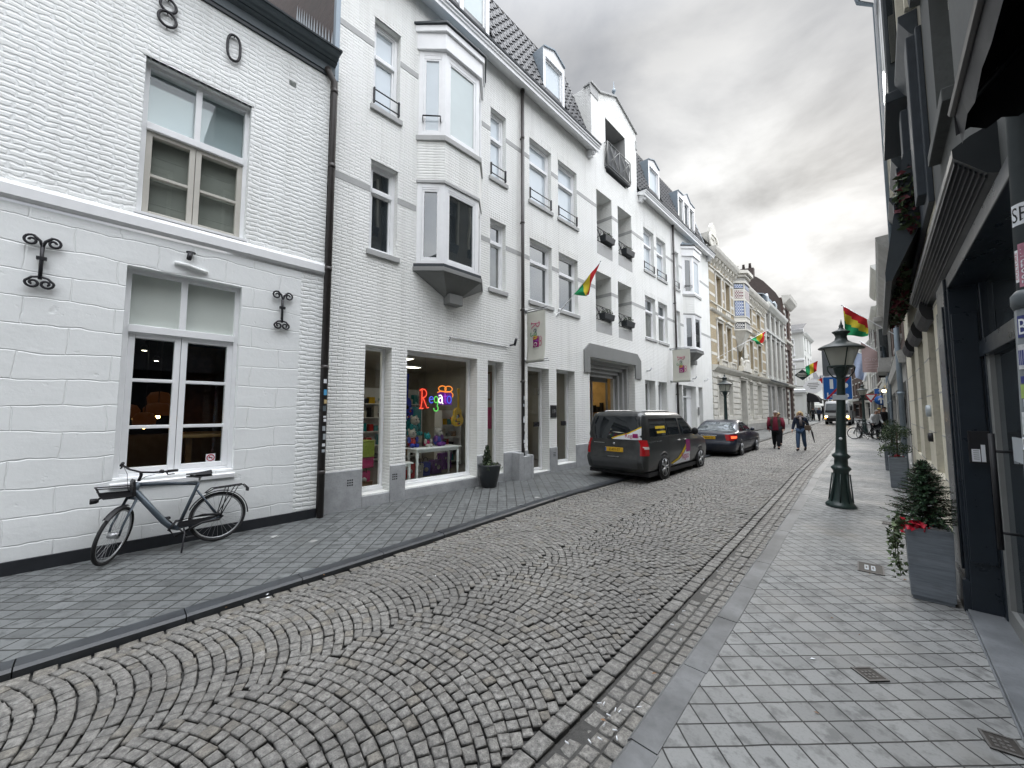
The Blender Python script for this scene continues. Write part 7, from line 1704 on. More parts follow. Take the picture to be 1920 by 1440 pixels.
for sg in (-1, 1):
    m = tb.end([(sg * .74, .74), (sg * .98, .74), (sg * .98, .96), (sg * .74, .96)], .02, nu=4, nv=3); hl = m.build('headlight', M['reverse'], tr)
    m = MB(); y = tb.yat(sg * .86, .85) - .03; m.lathe([(.002, -.012), (.10, .0)], (sg * .85, y, .85), 14, axis='y'); m.build('lit_bulb', M['headlamp'], hl)
    m = tb.end([(sg * .86, .60), (sg * 1.02, .60), (sg * 1.02, .70), (sg * .86, .70)], .03, nu=3, nv=1); m.build('indicator', emit('amber_lamp', (1, .35, .05), 3, (.6, .2, .03)), tr)
    m = MB(); m.box(sg * 1.05, sg * 1.24, .15, .28, 1.5, 1.95); m.tube([(sg * 1.0, .25, 1.9), (sg * 1.15, .2, 1.9)], .025, 6); m.build('wing_mirror', M['black'], tr, bevel=.02)
    wheel(tr, sg * .92, .85, .40, .25, sg); wheel(tr, sg * .92, 3.9, .40, .25, sg)
m = MB(); m.box(-1.08, 1.08, 2.1, 5.4, .75, .95); m.box(-1.08, 1.08, 2.1, 2.16, .95, 2.1); m.box(-1.08, -1.03, 2.1, 5.4, .95, 1.4); m.box(1.03, 1.08, 2.1, 5.4, .95, 1.4); m.box(-.9, .9, .3, 5.2, .45, .75); m.build('load_bed', M['greypaint'], tr)
m = MB(); m.tube([(-.4, 1.2, 2.46), (-.4, 1.2, 2.56)], .08, 10); m.build('beacon', M['ochre'], tr)
o = thing('parked_van', 'small pale van far up the street behind the truck, beside the right pavement', 'van', (-1.95, 84, zg(84)))
b2 = Body([(.25, .1, 3.9, .75, .2), (.5, 0, 4.0, .82, .2), (.95, .03, 3.9, .82, .22), (1.1, .08, 3.3, .8, .22), (1.6, .3, 2.7, .72, .2), (1.75, .5, 2.4, .55, .3)]); b2.shell().build('body', M['signwhite'], o); b2.end([(-.66, 1.1), (.66, 1.1), (.6, 1.55), (-.6, 1.55)], .01).build('windscreen', M['carglass'], o)
for sg in (-1, 1):
    wheel(o, sg * .72, .75, .3, .2, sg); wheel(o, sg * .72, 3.2, .3, .2, sg); m = b2.end([(sg * .5, .65), (sg * .75, .65), (sg * .75, .85), (sg * .5, .85)], .012, nu=3, nv=2); m.build('headlight', M['chrome'], o)
# ------------------------------------------------------------------ bicycles
def bicycle(name, label, loc, rz, steer, lean, frame_m, detail=True, rack=True, group=None):
    o = thing(name, label, 'bicycle', loc, 0, group); o.rotation_euler = (Matrix.Rotation(rz, 4, 'Z') @ Matrix.Rotation(lean, 4, 'X')).to_euler()
    o.scale = (.955,) * 3
    r = .348; fh = Vector((1.10, 0, r)); ht = Vector((.865, 0, .985)); hb = Vector((.915, 0, .80)); bb = Vector((.455, 0, .285)); st = Vector((.265, 0, .80)); rh = Vector((0, 0, r))
    ax = (hb - ht).normalized(); S = Matrix.Translation(hb) @ Matrix.Rotation(steer, 4, -ax) @ Matrix.Translation(-hb)
    m = MB()
    m.tube([ht + Vector((.0, 0, -.03)), hb], .034, 10); m.tube([hb + Vector((-.01, 0, .06)), Vector((.60, 0, .40)), Vector((.53, 0, .315)), bb + Vector((.01, 0, .0))], [.036, .036, .034, .030], 10)
    m.tube([ht + Vector((.012, 0, -.06)), Vector((.6, 0, .90)), st + Vector((-.0, 0, .05))], [.026, .024, .022], 10); m.tube([bb, st, st + Vector((-.022, 0, .07))], .021, 10)
    m.tube([bb - Vector((0, .04, 0)), bb + Vector((0, .04, 0))], .032, 10)
    for s_ in (-1, 1): m.tube([bb + Vector((-.03, s_ * .03, 0)), Vector((.2, s_ * .05, .30)), rh + Vector((0, s_ * .065, 0))], .011, 7); m.tube([st + Vector((-.005, s_ * .02, -.04)), rh + Vector((0, s_ * .065, .0))], .010, 7)
    m.build('frame', M[frame_m], o)
    def whl(c, X):
        w_ = MB(); w_.tube([(c.x + (r - .022) * math.cos(a), 0, c.z + (r - .022) * math.sin(a)) for a in [2 * math.pi * k / 40 for k in range(40)]], .021, 8, closed=True); w_.xf(X); t_ = w_.build('wheel', M['rubber'], o)
        w_ = MB(); w_.tube([(c.x + (r - .048) * math.cos(a), 0, c.z + (r - .048) * math.sin(a)) for a in [2 * math.pi * k / 36 for k in range(36)]], .011, 6, closed=True); w_.tube([c - Vector((0, .05, 0)), c + Vector((0, .05, 0))], .022 if c is rh else .04, 10)
        n = 28 if detail else 12
        for k in range(n):
            a = 2 * math.pi * k / n; b_ = a + (.45 if k % 2 else -.45); s_ = 1 if k % 4 < 2 else -1
            w_.tube([(c.x + .03 * math.cos(b_), s_ * .03, c.z + .03 * math.sin(b_)), (c.x + (r - .05) * math.cos(a), 0, c.z + (r - .05) * math.sin(a))], .0016 if detail else .004, 4, cap=False)
        w_.xf(X); w_.build('rim_and_spokes', M['alu'], t_)
    I = Matrix.Identity(4); whl(rh, I); whl(fh, S)
    m = MB()
    for s_ in (-1, 1): m.tube([hb + Vector((.0, s_ * .05, -.04)), fh + Vector((-.02, s_ * .055, .12)), fh + Vector((0, s_ * .055, 0))], [.017, .013, .011], 8)
    m.tube([hb + Vector((0, -.05, -.04)), hb + Vector((0, .05, -.04))], .02, 8); m.xf(S); m.build('fork', M[frame_m], o)
    m = MB(); m.tube([ht + Vector((0, 0, -.02)), ht + Vector((-.02, 0, .06)), ht + Vector((-.0, 0, .10))], .018, 8)
    c = ht + Vector((0, 0, .10)); m.tube([c + Vector((-.17, -.30, .03)), c + Vector((-.10, -.27, .035)), c + Vector((-.01, -.13, .015)), c, c + Vector((-.01, .13, .015)), c + Vector((-.10, .27, .035)), c + Vector((-.17, .30, .03))], .0125, 8); m.xf(S); hbm = m.build('handlebar', M['black'], o)
    for s_ in (-1, 1):
        m = MB(); m.tube([c + Vector((-.19, s_ * .305, .03)), c + Vector((-.07, s_ * .255, .036))], .019, 10); m.xf(S); m.build('grip', M['rubber'], hbm)
        m = MB(); m.tube([c + Vector((-.06, s_ * .24, .03)), c + Vector((-.08, s_ * .26, -.01)), c + Vector((-.17, s_ * .29, -.015))], .008, 6); m.xf(S); m.build('brake_lever', M['black'], hbm)
    m = MB(); m.lathe([(.028, 0), (.03, .02), (.015, .04)], c + Vector((-.04, .20, .015)), 12); m.xf(S); m.build('bell', M['black'], hbm)
    m = MB()
    for s_ in (-1, 1): m.tube([S @ (c + Vector((-.06, s_ * .22, .02))), S @ (c + Vector((.08, s_ * .10, -.02))), hb + Vector((.05, s_ * .03, .10)), hb + Vector((.03, 0, -.05))], .003, 5)
    m.build('brake_cable', M['black'], o)
    m = MB(); m.tube([st, st + Vector((-.045, 0, .15))], .014, 8); m.build('seat_post', M['alu'], o)
    m = MB()
    def sad(a, b):
        x = -.20 + .28 * a; w_ = .085 * (1 - a) ** 1.2 + .022; w_ *= 1 if a > .08 else .8
        return (st.x + x + .04, w_ * (2 * b - 1), st.z + .205 + .022 * (1 - a) ** 2 - .05 * (2 * b - 1) ** 2 * (1 - a * .6))
    m.grid(sad, 10, 8); m.grid(lambda a, b: (sad(a, b)[0], sad(a, b)[1] * .9, sad(a, b)[2] - .035), 10, 8); m.tube([(st.x - .12, 0, st.z + .17), (st.x - .03, 0, st.z + .14), (st.x + .08, 0, st.z + .165)], .018, 7); m.build('saddle', M['black'], o)
    m = MB(); m.grid(lambda a, b: ((r + .022) * math.cos(rad(-12 + 165 * a)), .028 * (2 * b - 1), r + (r + .022) * math.sin(rad(-12 + 165 * a))) if False else (-(r + .022) * math.cos(rad(-2 + 158 * a)), .030 * (2 * b - 1), r + (r + .022) * math.sin(rad(-2 + 158 * a)) - .012 * (2 * b - 1) ** 2), 28, 4)
    m.build('rear_mudguard', M['black'], o)
    m = MB(); m.grid(lambda a, b: (fh.x + (r + .02) * math.cos(rad(48 + 62 * a)), .030 * (2 * b - 1), fh.z + (r + .02) * math.sin(rad(48 + 62 * a)) - .012 * (2 * b - 1) ** 2), 14, 4); m.xf(S); m.build('front_mudguard', M['black'], o)
    m = MB()
    if rack:
        zt_ = .755
        for s_ in (-1, 1): m.tube([(.16, s_ * .03, .70), (.08, s_ * .07, zt_), (-.30, s_ * .07, zt_ + .01), (-.345, s_ * .05, zt_ - .04)], .008, 7); m.tube([(-.10, s_ * .07, zt_), (0, s_ * .08, r)], .007, 6); m.tube([(-.22, s_ * .07, zt_), (0, s_ * .08, r)], .007, 6)
        for x in (.0, -.12, -.24): m.tube([(x, -.07, zt_), (x, .07, zt_)], .007, 6)
        m.tube([(-.345, -.05, zt_ - .04), (-.345, .05, zt_ - .04)], .008, 6); m.box(-.37, -.35, -.04, .04, zt_ - .10, zt_ - .05); m.build('rear_rack', M['black'], o)
    m = MB(); m.tube([(bb.x + .03, .055, bb.z + .10), (bb.x + .10, .055, bb.z), (bb.x + .03, .055, bb.z - .10), (.2, .06, r - .04), (0, .06, r - .035), (-.035, .06, r), (0, .06, r + .035), (.2, .06, r + .06)], .018, 8, closed=True); m.box(.0, bb.x, .050, .066, .30, .37); m.build('chain_guard', M['black'], o)
    m = MB(); m.tube([bb + Vector((0, .08, 0)), bb + Vector((-.10, .085, -.13))], .011, 7); m.tube([bb + Vector((0, -.08, 0)), bb + Vector((.10, -.085, .13))], .011, 7); m.box(bb.x - .15, bb.x - .06, .09, .18, bb.z - .145, bb.z - .12); m.box(bb.x + .06, bb.x + .15, -.18, -.09, bb.z + .12, bb.z + .145); m.split('crank_and_pedal', M['black'], o)
    m = MB(); m.tube([(bb.x - .06, .05, bb.z - .01), (bb.x - .06, .09, bb.z - .08), (bb.x + .0, .27, .0)], .010, 7); m.build('kickstand', M['iron'], o)
    if detail:
        m = MB()
        for s_ in (-1, 1): m.tube([(.93, s_ * .14, .80), (1.20, s_ * .15, .815), (1.245, s_ * .15, .93), (.93, s_ * .14, .91), (.93, s_ * .14, .80)], .008, 7); m.add([(.93, s_ * .142, .80), (1.20, s_ * .152, .815), (1.215, s_ * .152, .86), (.93, s_ * .142, .85)], [(0, 1, 2, 3)])
        for x, zz in ((1.20, .815), (1.222, .87), (1.245, .93)): m.tube([(x, -.15, zz), (x, .15, zz)], .008, 7)
        for k in range(8): y = -.13 + k * .037; m.tube([(.93, y, .802), (1.20, y, .817), (1.245, y, .93)], .0045, 5)
        for k in range(5): x = .97 + k * .05; m.tube([(x, -.145, .803 + k * .003), (x, .145, .803 + k * .003)], .0045, 5)
        m.box(.93, 1.19, -.14, .14, .796, .800); m.prism([(.90, .79), (.925, .79), (.935, .97), (.915, 1.0)], -.13, .13); bk = m.build('front_carrier', M['black'], o)
        m = MB(); m.lathe([(.02, -.04), (.032, -.02), (.034, .03), (.03, .035)], (1.26, .05, .785), 12, axis='x'); m.tube([(1.25, .05, .79), (1.20, .05, .815)], .012, 6); m.build('headlamp', M['black'], bk)
    return o
M['bikeframe'] = plain('slate_bike_frame', (.075, .095, .115), .4, .5, .3, .1)
bicycle('bicycle', 'slate grey town bicycle with front carrier parked against the white house below the window', (-6.74, 1.14, .003), rad(-90 + 5), rad(58), rad(3), 'bikeframe', group=None)
bicycle('bicycle', 'black bicycle standing crosswise on the right pavement beside the seated person', (-.05, 29.6, zg(29.6)), rad(172), rad(-10), rad(4), 'black', False, True, 'dark bicycles at the right kerb')
bicycle('bicycle', 'dark bicycle with turned front wheel at the right kerb, left of the other one', (-.80, 31.5, zg(31)), rad(-95), rad(30), rad(5), 'black', False, True, 'dark bicycles at the right kerb')
bicycle('bicycle', 'pale bicycle parked on the left pavement near the corner with the awnings', (-6.5, 60.5, zg(60.5)), rad(-70), rad(15), rad(4), 'alu', False, True)
# ------------------------------------------------------------------ people: one skinned body each, clothing as children
def skin(name, V_, E_, rads, mat, par, sub=1, root=0, shade=True):
    me = bpy.data.meshes.new(name); me.from_pydata([tuple(v) for v in V_], E_, []); ob = bpy.data.objects.new(name, me); COL.objects.link(ob)
    ob.modifiers.new('skin', 'SKIN').use_smooth_shade = True
    sv = me.skin_vertices[0].data
    for i, r_ in enumerate(rads): sv[i].radius = (r_, r_) if not isinstance(r_, tuple) else r_; sv[i].use_root = (i == root)
    sb = ob.modifiers.new('sub', 'SUBSURF'); sb.levels = sub; sb.render_levels = sub
    dg = bpy.context.evaluated_depsgraph_get(); dg.update(); nm = bpy.data.meshes.new_from_object(ob.evaluated_get(dg)); ob.modifiers.clear(); ob.data = nm; bpy.data.meshes.remove(me); nm.name = name
    nm.materials.clear(); nm.materials.append(mat)
    for p_ in nm.polygons: p_.use_smooth = True
    ob.parent = par; return ob
for n_, c_ in (('skin', (.42, .25, .18)), ('hairgrey', (.30, .28, .26)), ('hairblond', (.36, .26, .14)), ('hairdark', (.03, .02, .016)), ('maroon', (.13, .014, .028)), ('olivecoat', (.05, .045, .035)), ('darktrouser', (.012, .013, .016)), ('jeans', (.05, .085, .15)), ('navycoat', (.014, .02, .036)), ('scarf', (.16, .14, .14)), ('bagbrown', (.10, .075, .055)), ('shoe', (.015, .014, .014)), ('whitecoat', (.55, .56, .56)), ('blackcoat', (.012, .012, .014)), ('hatyellow', (.30, .24, .05))):
    M[n_] = plain(n_, c_, .75, .2, 0, .18, .15, 18)
def person(label, loc, rz, h=1.74, top='navycoat', legs='darktrouser', hair='hairdark', stride=.16, arms=(.12, -.12), belly=1.0, coat=.78, longhair=False, sit=False, group=None, front=None, lean=0, cat='person', fem=False):
    o = thing('person', label, cat, loc, rz, group); k = h / 1.74
    def S_(p): return Vector((p[0], p[1] + lean * max(0, p[2] - .9), p[2])) * k
    hip = .93 if not sit else .50; dz = hip - .93
    J = {'pel': (0, 0, hip), 'spine': (0, .01, 1.12 + dz), 'chest': (0, .015, 1.34 + dz), 'neck': (0, .01, 1.48 + dz), 'chin': (0, -.015, 1.555 + dz), 'head': (0, -.02, 1.635 + dz), 'crown': (0, -.005, 1.70 + dz)}
    for s_, sd in ((1, 'L'), (-1, 'R')):
        f = stride * s_
        J['hip' + sd] = (s_ * .085, 0, hip - .04)
        if sit: J['knee' + sd] = (s_ * .11, -.42, .50); J['ank' + sd] = (s_ * .11, -.40, .09); J['toe' + sd] = (s_ * .12, -.55, .04)
        else:
            J['knee' + sd] = (s_ * .092, -.5 * f - .04, .50); J['ank' + sd] = (s_ * .09, -f + (.06 if f < 0 else 0), .09 + (.05 if f < 0 else 0)); J['toe' + sd] = (s_ * .10, -f - .15 + (.06 if f < 0 else 0), .035)
        sw = arms[0 if s_ > 0 else 1]
        J['sho' + sd] = (s_ * .185, .01, 1.42 + dz); J['elb' + sd] = (s_ * .245, .02 - sw * .4, 1.13 + dz); J['wri' + sd] = (s_ * (.255 + .01), -.02 - sw, .90 + dz + abs(sw) * .12)
    names = list(J); idx = {n: i for i, n in enumerate(names)}; V_ = [S_(J[n]) for n in names]
    E_ = [(idx[a], idx[b]) for a, b in (('pel', 'spine'), ('spine', 'chest'), ('chest', 'neck'), ('neck', 'chin'), ('chin', 'head'), ('head', 'crown'))]
    for sd in 'LR': E_ += [(idx[a + (sd if a not in ('pel', 'chest') else '')], idx[b + sd]) for a, b in (('pel', 'hip'), ('hip', 'knee'), ('knee', 'ank'), ('ank', 'toe'), ('chest', 'sho'), ('sho', 'elb'), ('elb', 'wri'))]
    rr = {'pel': .125, 'spine': .115, 'chest': .125, 'neck': .052, 'chin': .068, 'head': .088, 'crown': .066, 'hip': .085, 'knee': .056, 'ank': .038, 'toe': .034, 'sho': .058, 'elb': .042, 'wri': .028}
    rads = [rr[n.rstrip('LR') if n[-1] in 'LR' else n] * k for n in names]
    for s_, sd in ((1, 'L'), (-1, 'R')):     # palm, five fingers
        w_ = Vector(J['wri' + sd]); d = (w_ - Vector(J['elb' + sd])).normalized()
        p0 = w_ + d * .055; V_.append(S_(p0)); rads.append(.030 * k); pi = len(V_) - 1; E_.append((idx['wri' + sd], pi))
        for q, (dx, L_) in enumerate(((-.03, .055), (-.012, .075), (.006, .08), (.024, .07))):
            a = p0 + Vector((0, dx, 0)) + d * .035; b_ = a + d * L_ * .5 + Vector((-s_ * .006, 0, 0)); c_ = b_ + d * L_ * .4 + Vector((-s_ * .02, 0, 0))
            pv = pi
            for pt, r_ in ((a, .0095), (b_, .0085), (c_, .007)): V_.append(S_(pt)); rads.append(r_ * k); E_.append((pv, len(V_) - 1)); pv = len(V_) - 1
        t0 = w_ + d * .03 + Vector((-s_ * .015, -.032, 0)); t1 = t0 + d * .035 + Vector((-s_ * .01, -.018, 0)); pv = pi
        for pt, r_ in ((t0, .011), (t1, .009)): V_.append(S_(pt)); rads.append(r_ * k); E_.append((pv, len(V_) - 1)); pv = len(V_) - 1
    skin('body', V_, E_, rads, M['skin'], o, 1, idx['pel'])
    hd = S_(J['head'])
    m = MB(); m.ball(hd + Vector((0, -.09, -.005)) * k, .018 * k, 8, 6, 0, (.8, 1.1, 1.3)); m.build('nose', M['skin'], o)
    m = MB()
    for s_ in (-1, 1): m.ball(hd + Vector((s_ * .033, -.083, .02)) * k, .010 * k, 8, 6)
    m.build('eyes', M['black'], o)
    m = MB(); m.box(hd.x - .022 * k, hd.x + .022 * k, hd.y - .089 * k, hd.y - .075 * k, hd.z - .052 * k, hd.z - .045 * k); m.build('mouth', M['maroon'], o)
    m = MB()
    for s_ in (-1, 1): m.ball(hd + Vector((s_ * .086, .005, 0)) * k, .022 * k, 8, 6, 0, (.45, .8, 1.3))
    m.build('ears', M['skin'], o)
    m = MB(); m.grid(lambda a, b: tuple(hd + Vector((.097 * math.cos(a * 2 * math.pi) * math.cos(b * 1.57), .012 + .10 * math.sin(a * 2 * math.pi) * math.cos(b * 1.57), .018 + .098 * math.sin(b * 1.57) - (.06 * (1 - b) * max(0, math.sin(a * 2 * math.pi))))) * k), 16, 6)
    if longhair: 
        for s_ in (-1, 1): m.tube([hd + Vector((s_ * .075, -.01, .05)) * k, hd + Vector((s_ * .095, .0, -.06)) * k, hd + Vector((s_ * .085, -.02, -.19)) * k], [.04 * k, .042 * k, .022 * k], 8)
        m.tube([hd + Vector((0, .07, .05)) * k, hd + Vector((0, .085, -.08)) * k, hd + Vector((0, .075, -.2)) * k], [.06 * k, .075 * k, .05 * k], 8)
    m.build('hair', M[hair], o)
    # trousers, coat, shoes
    tn = ['pel'] + [a + s_ for s_ in 'LR' for a in ('hip', 'knee', 'ank')]; ti = {n: i for i, n in enumerate(tn)}
    TV = [S_(J[n]) for n in tn]; TE = []
    for s_ in 'LR': TE += [(0, ti['hip' + s_]), (ti['hip' + s_], ti['knee' + s_]), (ti['knee' + s_], ti['ank' + s_])]
    TR = [(.145 * belly * k if n == 'pel' else {'hip': .118, 'knee': .092, 'ank': .072}[n[:-1]] * k * (1 if not fem else .92)) for n in tn]
    skin('trousers', TV, TE, TR, M[legs], o, 1, 0)
    cn = ['pel', 'spine', 'chest', 'collar'] + [a + s_ for s_ in 'LR' for a in ('sho', 'elb', 'wri')]; ci = {n: i for i, n in enumerate(cn)}
    J['collar'] = (0, .01, 1.47 + dz); J2 = dict(J); J2['pel'] = (0, 0, (coat if not sit else .52))
    CV = [S_(J2[n]) for n in cn]; CE = [(0, 1), (1, 2), (2, 3)]
    for s_ in 'LR': CE += [(2, ci['sho' + s_]), (ci['sho' + s_], ci['elb' + s_]), (ci['elb' + s_], ci['wri' + s_])]
    CR = [.165 * belly * k, .158 * belly * k, .150 * (1 + (belly - 1) * .5) * k, .075 * k] + [x * k for x in (.080, .066, .048)] * 2
    CR = [(r_, r_) if i > 2 else (r_ * 1.12, r_ * .9) for i, r_ in enumerate(CR)]
    skin('coat', CV, CE, CR, M[top], o, 1, 1)
    if front:
        m = MB(); m.grid(lambda a, b: ((2 * a - 1) * .105 * k * (1.1 - .35 * b), (-.195 * belly - .02 * math.sin(b * 3.1) * belly + .07 * (2 * a - 1) ** 2 + .085 * b * b) * k, (.86 + .60 * b) * k), 6, 8); m.build('shirt', M[front], o)
    for s_ in 'LR':
        a = S_(J['ank' + s_]); b_ = S_(J['toe' + s_]); m = MB(); m.tube([a + Vector((0, .05, -.03)) * k, a + Vector((0, -.03, -.035)) * k, b_ + Vector((0, .02, .005)) * k, b_ + Vector((0, -.045, -.0)) * k], [.042 * k, .048 * k, .042 * k, .022 * k], 8); m.build('shoe', M['shoe'], o)
    return o
man = person('heavy man in a dark coat over a maroon pullover walking down the road', (-3.42, 21.0, zg(21) - .02), rad(4), 1.72, 'olivecoat', 'darktrouser', 'hairgrey', .12, (.05, -.08), 1.34, .84, front='maroon')
for c_ in man.children:
    if c_.name.startswith('coat'): pass
m = MB()
for s_ in (-1, 1): m.tube([(s_ * .20, .01, 1.40), (s_ * .265, .0, 1.12), (s_ * .28, -.03, .90)], [.096, .088, .062], 10)
m.build('sleeves', M['maroon'], man)
wo = person('woman in navy coat and jeans with a brown shoulder bag walking beside the heavy man', (-2.50, 20.9, zg(21) - .02), rad(-6), 1.70, 'navycoat', 'jeans', 'hairblond', -.17, (-.14, .16), .95, .74, longhair=True, fem=True)
m = MB(); m.tube([(.12 * math.cos(a), -.02 + .10 * math.sin(a), 1.46 + .02 * math.sin(3 * a)) for a in [2 * math.pi * k / 14 for k in range(14)]], .045, 8, closed=True); m.tube([(.03, -.13, 1.45), (.05, -.16, 1.25), (.06, -.165, 1.08)], [.045, .05, .04], 8); m.build('scarf', M['scarf'], wo)
ob = thing('shoulder_bag', 'brown shoulder bag hanging at the side of the woman in the navy coat', 'bag', (-2.50, 20.9, zg(21)), rad(-6))
m = MB(); m.plan([(.16, -.16), (.38, -.10), (.36, .04), (.14, -.02)], .86, 1.08, 0, [(.17, -.15), (.37, -.09), (.355, .03), (.15, -.02)]); m.build('body', M['bagbrown'], ob, bevel=.03)
m = MB(); m.tube([(.33, -.05, 1.06), (.22, -.16, 1.2), (0, -.19, 1.34), (-.14, -.10, 1.47), (-.14, .06, 1.46), (.1, .17, 1.25), (.27, .03, 1.06)], .012, 6); m.build('strap', M['bagbrown'], ob)
ob = thing('umbrella', 'folded dark umbrella hanging from the brown shoulder bag', 'umbrella', (-2.13, 20.9, zg(21)), 0)
m = MB(); m.tube([(0, 0, .88), (.02, 0, .75), (.075, 0, .42), (.085, 0, .34)], [.02, .034, .018, .006], 8); m.build('canopy', M['darktrouser'], ob); m = MB(); m.tube([(0, 0, .88), (-.01, 0, .96), (.02, 0, 1.0)], .010, 6); m.build('handle', M['black'], ob)
# passers-by far up the street
person('person in a white padded jacket bending over the bicycles on the right pavement', (-.22, 30.6, zg(30)), rad(30), 1.68, 'whitecoat', 'darktrouser', 'hairgrey', .08, (.3, .25), 1.15, .80, lean=-.35)
person('person in dark clothes standing close to the right wall beside the white jacket', (.22, 30.9, zg(30)), rad(60), 1.86, 'blackcoat', 'darktrouser', 'hairdark', .05, (.1, .1), 1.1, .66)
person('person in black with a yellow hat behind the white jacket on the right pavement', (.02, 32.4, zg(32)), rad(10), 1.78, 'blackcoat', 'darktrouser', 'hatyellow', .05, (.1, .05), 1.05, .7)
for i, (x, y, c_, hr, a) in enumerate(((-6.3, 64.5, 'blackcoat', 'hairdark', 10), (-5.6, 63.5, 'navycoat', 'hairdark', -20), (-5.2, 64.8, 'blackcoat', 'hairgrey', 40), (-8.6, 62.5, 'olivecoat', 'hairgrey', 0), (-9.4, 61.5, 'blackcoat', 'hairblond', 20))):
    person(('person in black at the left of the dark group before the corner awning', 'person in navy in the middle of the dark group before the corner awning', 'person in black at the right of the dark group before the corner awning', 'grey haired person in olive under the left awning', 'fair haired person in black under the left awning')[i], (x, y, zg(y)), rad(a), 1.74, c_, 'darktrouser', hr, .1, (.1, -.1), 1.1, .7, group='pedestrians by the corner awnings')
person('person half hidden behind the heavy man on the road', (-3.60, 22.8, zg(22.8)), rad(0), 1.60, 'scarf', 'darktrouser', 'hairblond', .14, (.1, -.1), .95, .8)
# ------------------------------------------------------------------ street lamps
def lamp(label, loc, lean=0, H=3.55):
    o = thing('street_lamp', label, 'street lamp', loc, 0, 'old fashioned street lamps'); o.rotation_euler = (0, lean, 0)
    s = MB(); s.lathe([(.225, 0), (.235, .025), (.215, .06), (.19, .085), (.165, .14), (.125, .42), (.115, .66), (.135, .69), (.155, .72), (.135, .75), (.105, .78), (.10, .90), (.13, .93), (.14, .955), (.115, .985), (.088, 1.01), (.082, 1.1), (.070, 1.9), (.062, 2.36), (.066, 2.40), (.07, 2.46), (.10, 2.52), (.12, 2.60), (.13, 2.62), (.11, 2.635), (.05, 2.64)], n=20)
    for k in range(8):
        a = k * math.pi / 4; s.tube([(.178 * math.cos(a), .178 * math.sin(a), .10), (.128 * math.cos(a), .128 * math.sin(a), .62)], .012, 5)
    s.build('post', M['greenpost'], o)
    s = MB()
    for a in (0, math.pi / 2, math.pi, 3 * math.pi / 2):
        c, q = math.cos(a + .4), math.sin(a + .4); s.tube([(.06 * c, .06 * q, 2.42), (.13 * c, .13 * q, 2.45), (.20 * c, .20 * q, 2.55), (.215 * c, .215 * q, 2.64), (.19 * c, .19 * q, 2.66)], .011, 6)
    s.tube([(.185 * math.cos(a), .185 * math.sin(a), 2.645) for a in [2 * math.pi * k / 24 for k in range(24)]], .018, 6, closed=True); s.build('cradle', M['greenpost'], o)
    ln = MB(); r0, r1 = .165, .27; z0, z1 = 2.66, 3.0
    ln.grid(lambda a, b: ((r0 + (r1 - r0) * b) * math.cos(2 * math.pi * a), (r0 + (r1 - r0) * b) * math.sin(2 * math.pi * a), z0 + (z1 - z0) * b), 24, 1); g_ = ln.build('lantern_glass', M['lanternglass'], o)
    s = MB()
    for k in range(4):
        a = k * math.pi / 2 + .4; s.tube([(r0 * math.cos(a), r0 * math.sin(a), z0), (r1 * math.cos(a), r1 * math.sin(a), z1)], .010, 6)
    s.tube([(r1 * math.cos(a), r1 * math.sin(a), z1) for a in [2 * math.pi * k / 24 for k in range(24)]], .012, 6, closed=True); s.build('lantern_frame', M['greenpost'], o)
    s = MB(); s.lathe([(.25, 2.985), (.24, 3.0), (.10, 3.0)], n=20); s.build('reflector', M['signwhite'], o); s = MB(); s.lathe([(.035, 2.90), (.06, 2.94), (.06, 3.0)], n=12); s.build('bulb', M['reverse'], o)
    s = MB(); s.lathe([(.345, 2.985), (.35, 3.0), (.33, 3.015), (.26, 3.06), (.17, 3.10), (.10, 3.15), (.085, 3.22), (.105, 3.27), (.135, 3.30), (.14, 3.315), (.09, 3.335), (.05, 3.36), (.03, 3.40), (.038, 3.425), (.02, 3.46), (.008, 3.52), (.002, 3.56)], n=24); s.build('hood', M['lamphood'], o)
    return o
def milky():
    t = NT('milky_lantern_glass'); tr = t.n('ShaderNodeBsdfTransparent'); tr.inputs[0].default_value = (.85, .88, .86, 1); tl = t.n('ShaderNodeBsdfTranslucent'); tl.inputs[0].default_value = (.8, .8, .74, 1); df = t.bsdf((.5, .5, .46), .15, .6)
    m1 = t.n('ShaderNodeMixShader'); m1.inputs[0].default_value = .5; t.l(tl.outputs[0], m1.inputs[1]); t.l(df, m1.inputs[2]); m2 = t.n('ShaderNodeMixShader'); m2.inputs[0].default_value = .72; t.l(tr.outputs[0], m2.inputs[1]); t.l(m1.outputs[0], m2.inputs[2]); return t.done(m2.outputs[0])
M['lanternglass'] = milky(); M['lamphood'] = plain('grey_green_hood', (.04, .05, .048), .42, .5, 0, .2)
l1 = lamp('dark green cast iron street lamp on the right pavement in front of the blue sign', (-.60, 9.62, .0), rad(2.6))
for c_ in l1.children:
    if c_.name.startswith('post'): post = c_
s = MB(); s.box(-.12, .10, -.085, -.075, 2.01, 2.10); s.build('street_plate', M['zincpale'], l1)
s = MB(); s.lathe([(.026, -.002), (.026, .002)], (.0, -.082, 1.28), 14, axis='y'); s.build('round_sticker', M['signwhite'], l1)
l2 = lamp('grey glazed street lamp on the left pavement in front of the ornate yellow house', (-5.35, 20.6, zg(20)))
lamp('distant street lamp at the right kerb behind the parked bicycles', (-.75, 36.0, zg(36)))
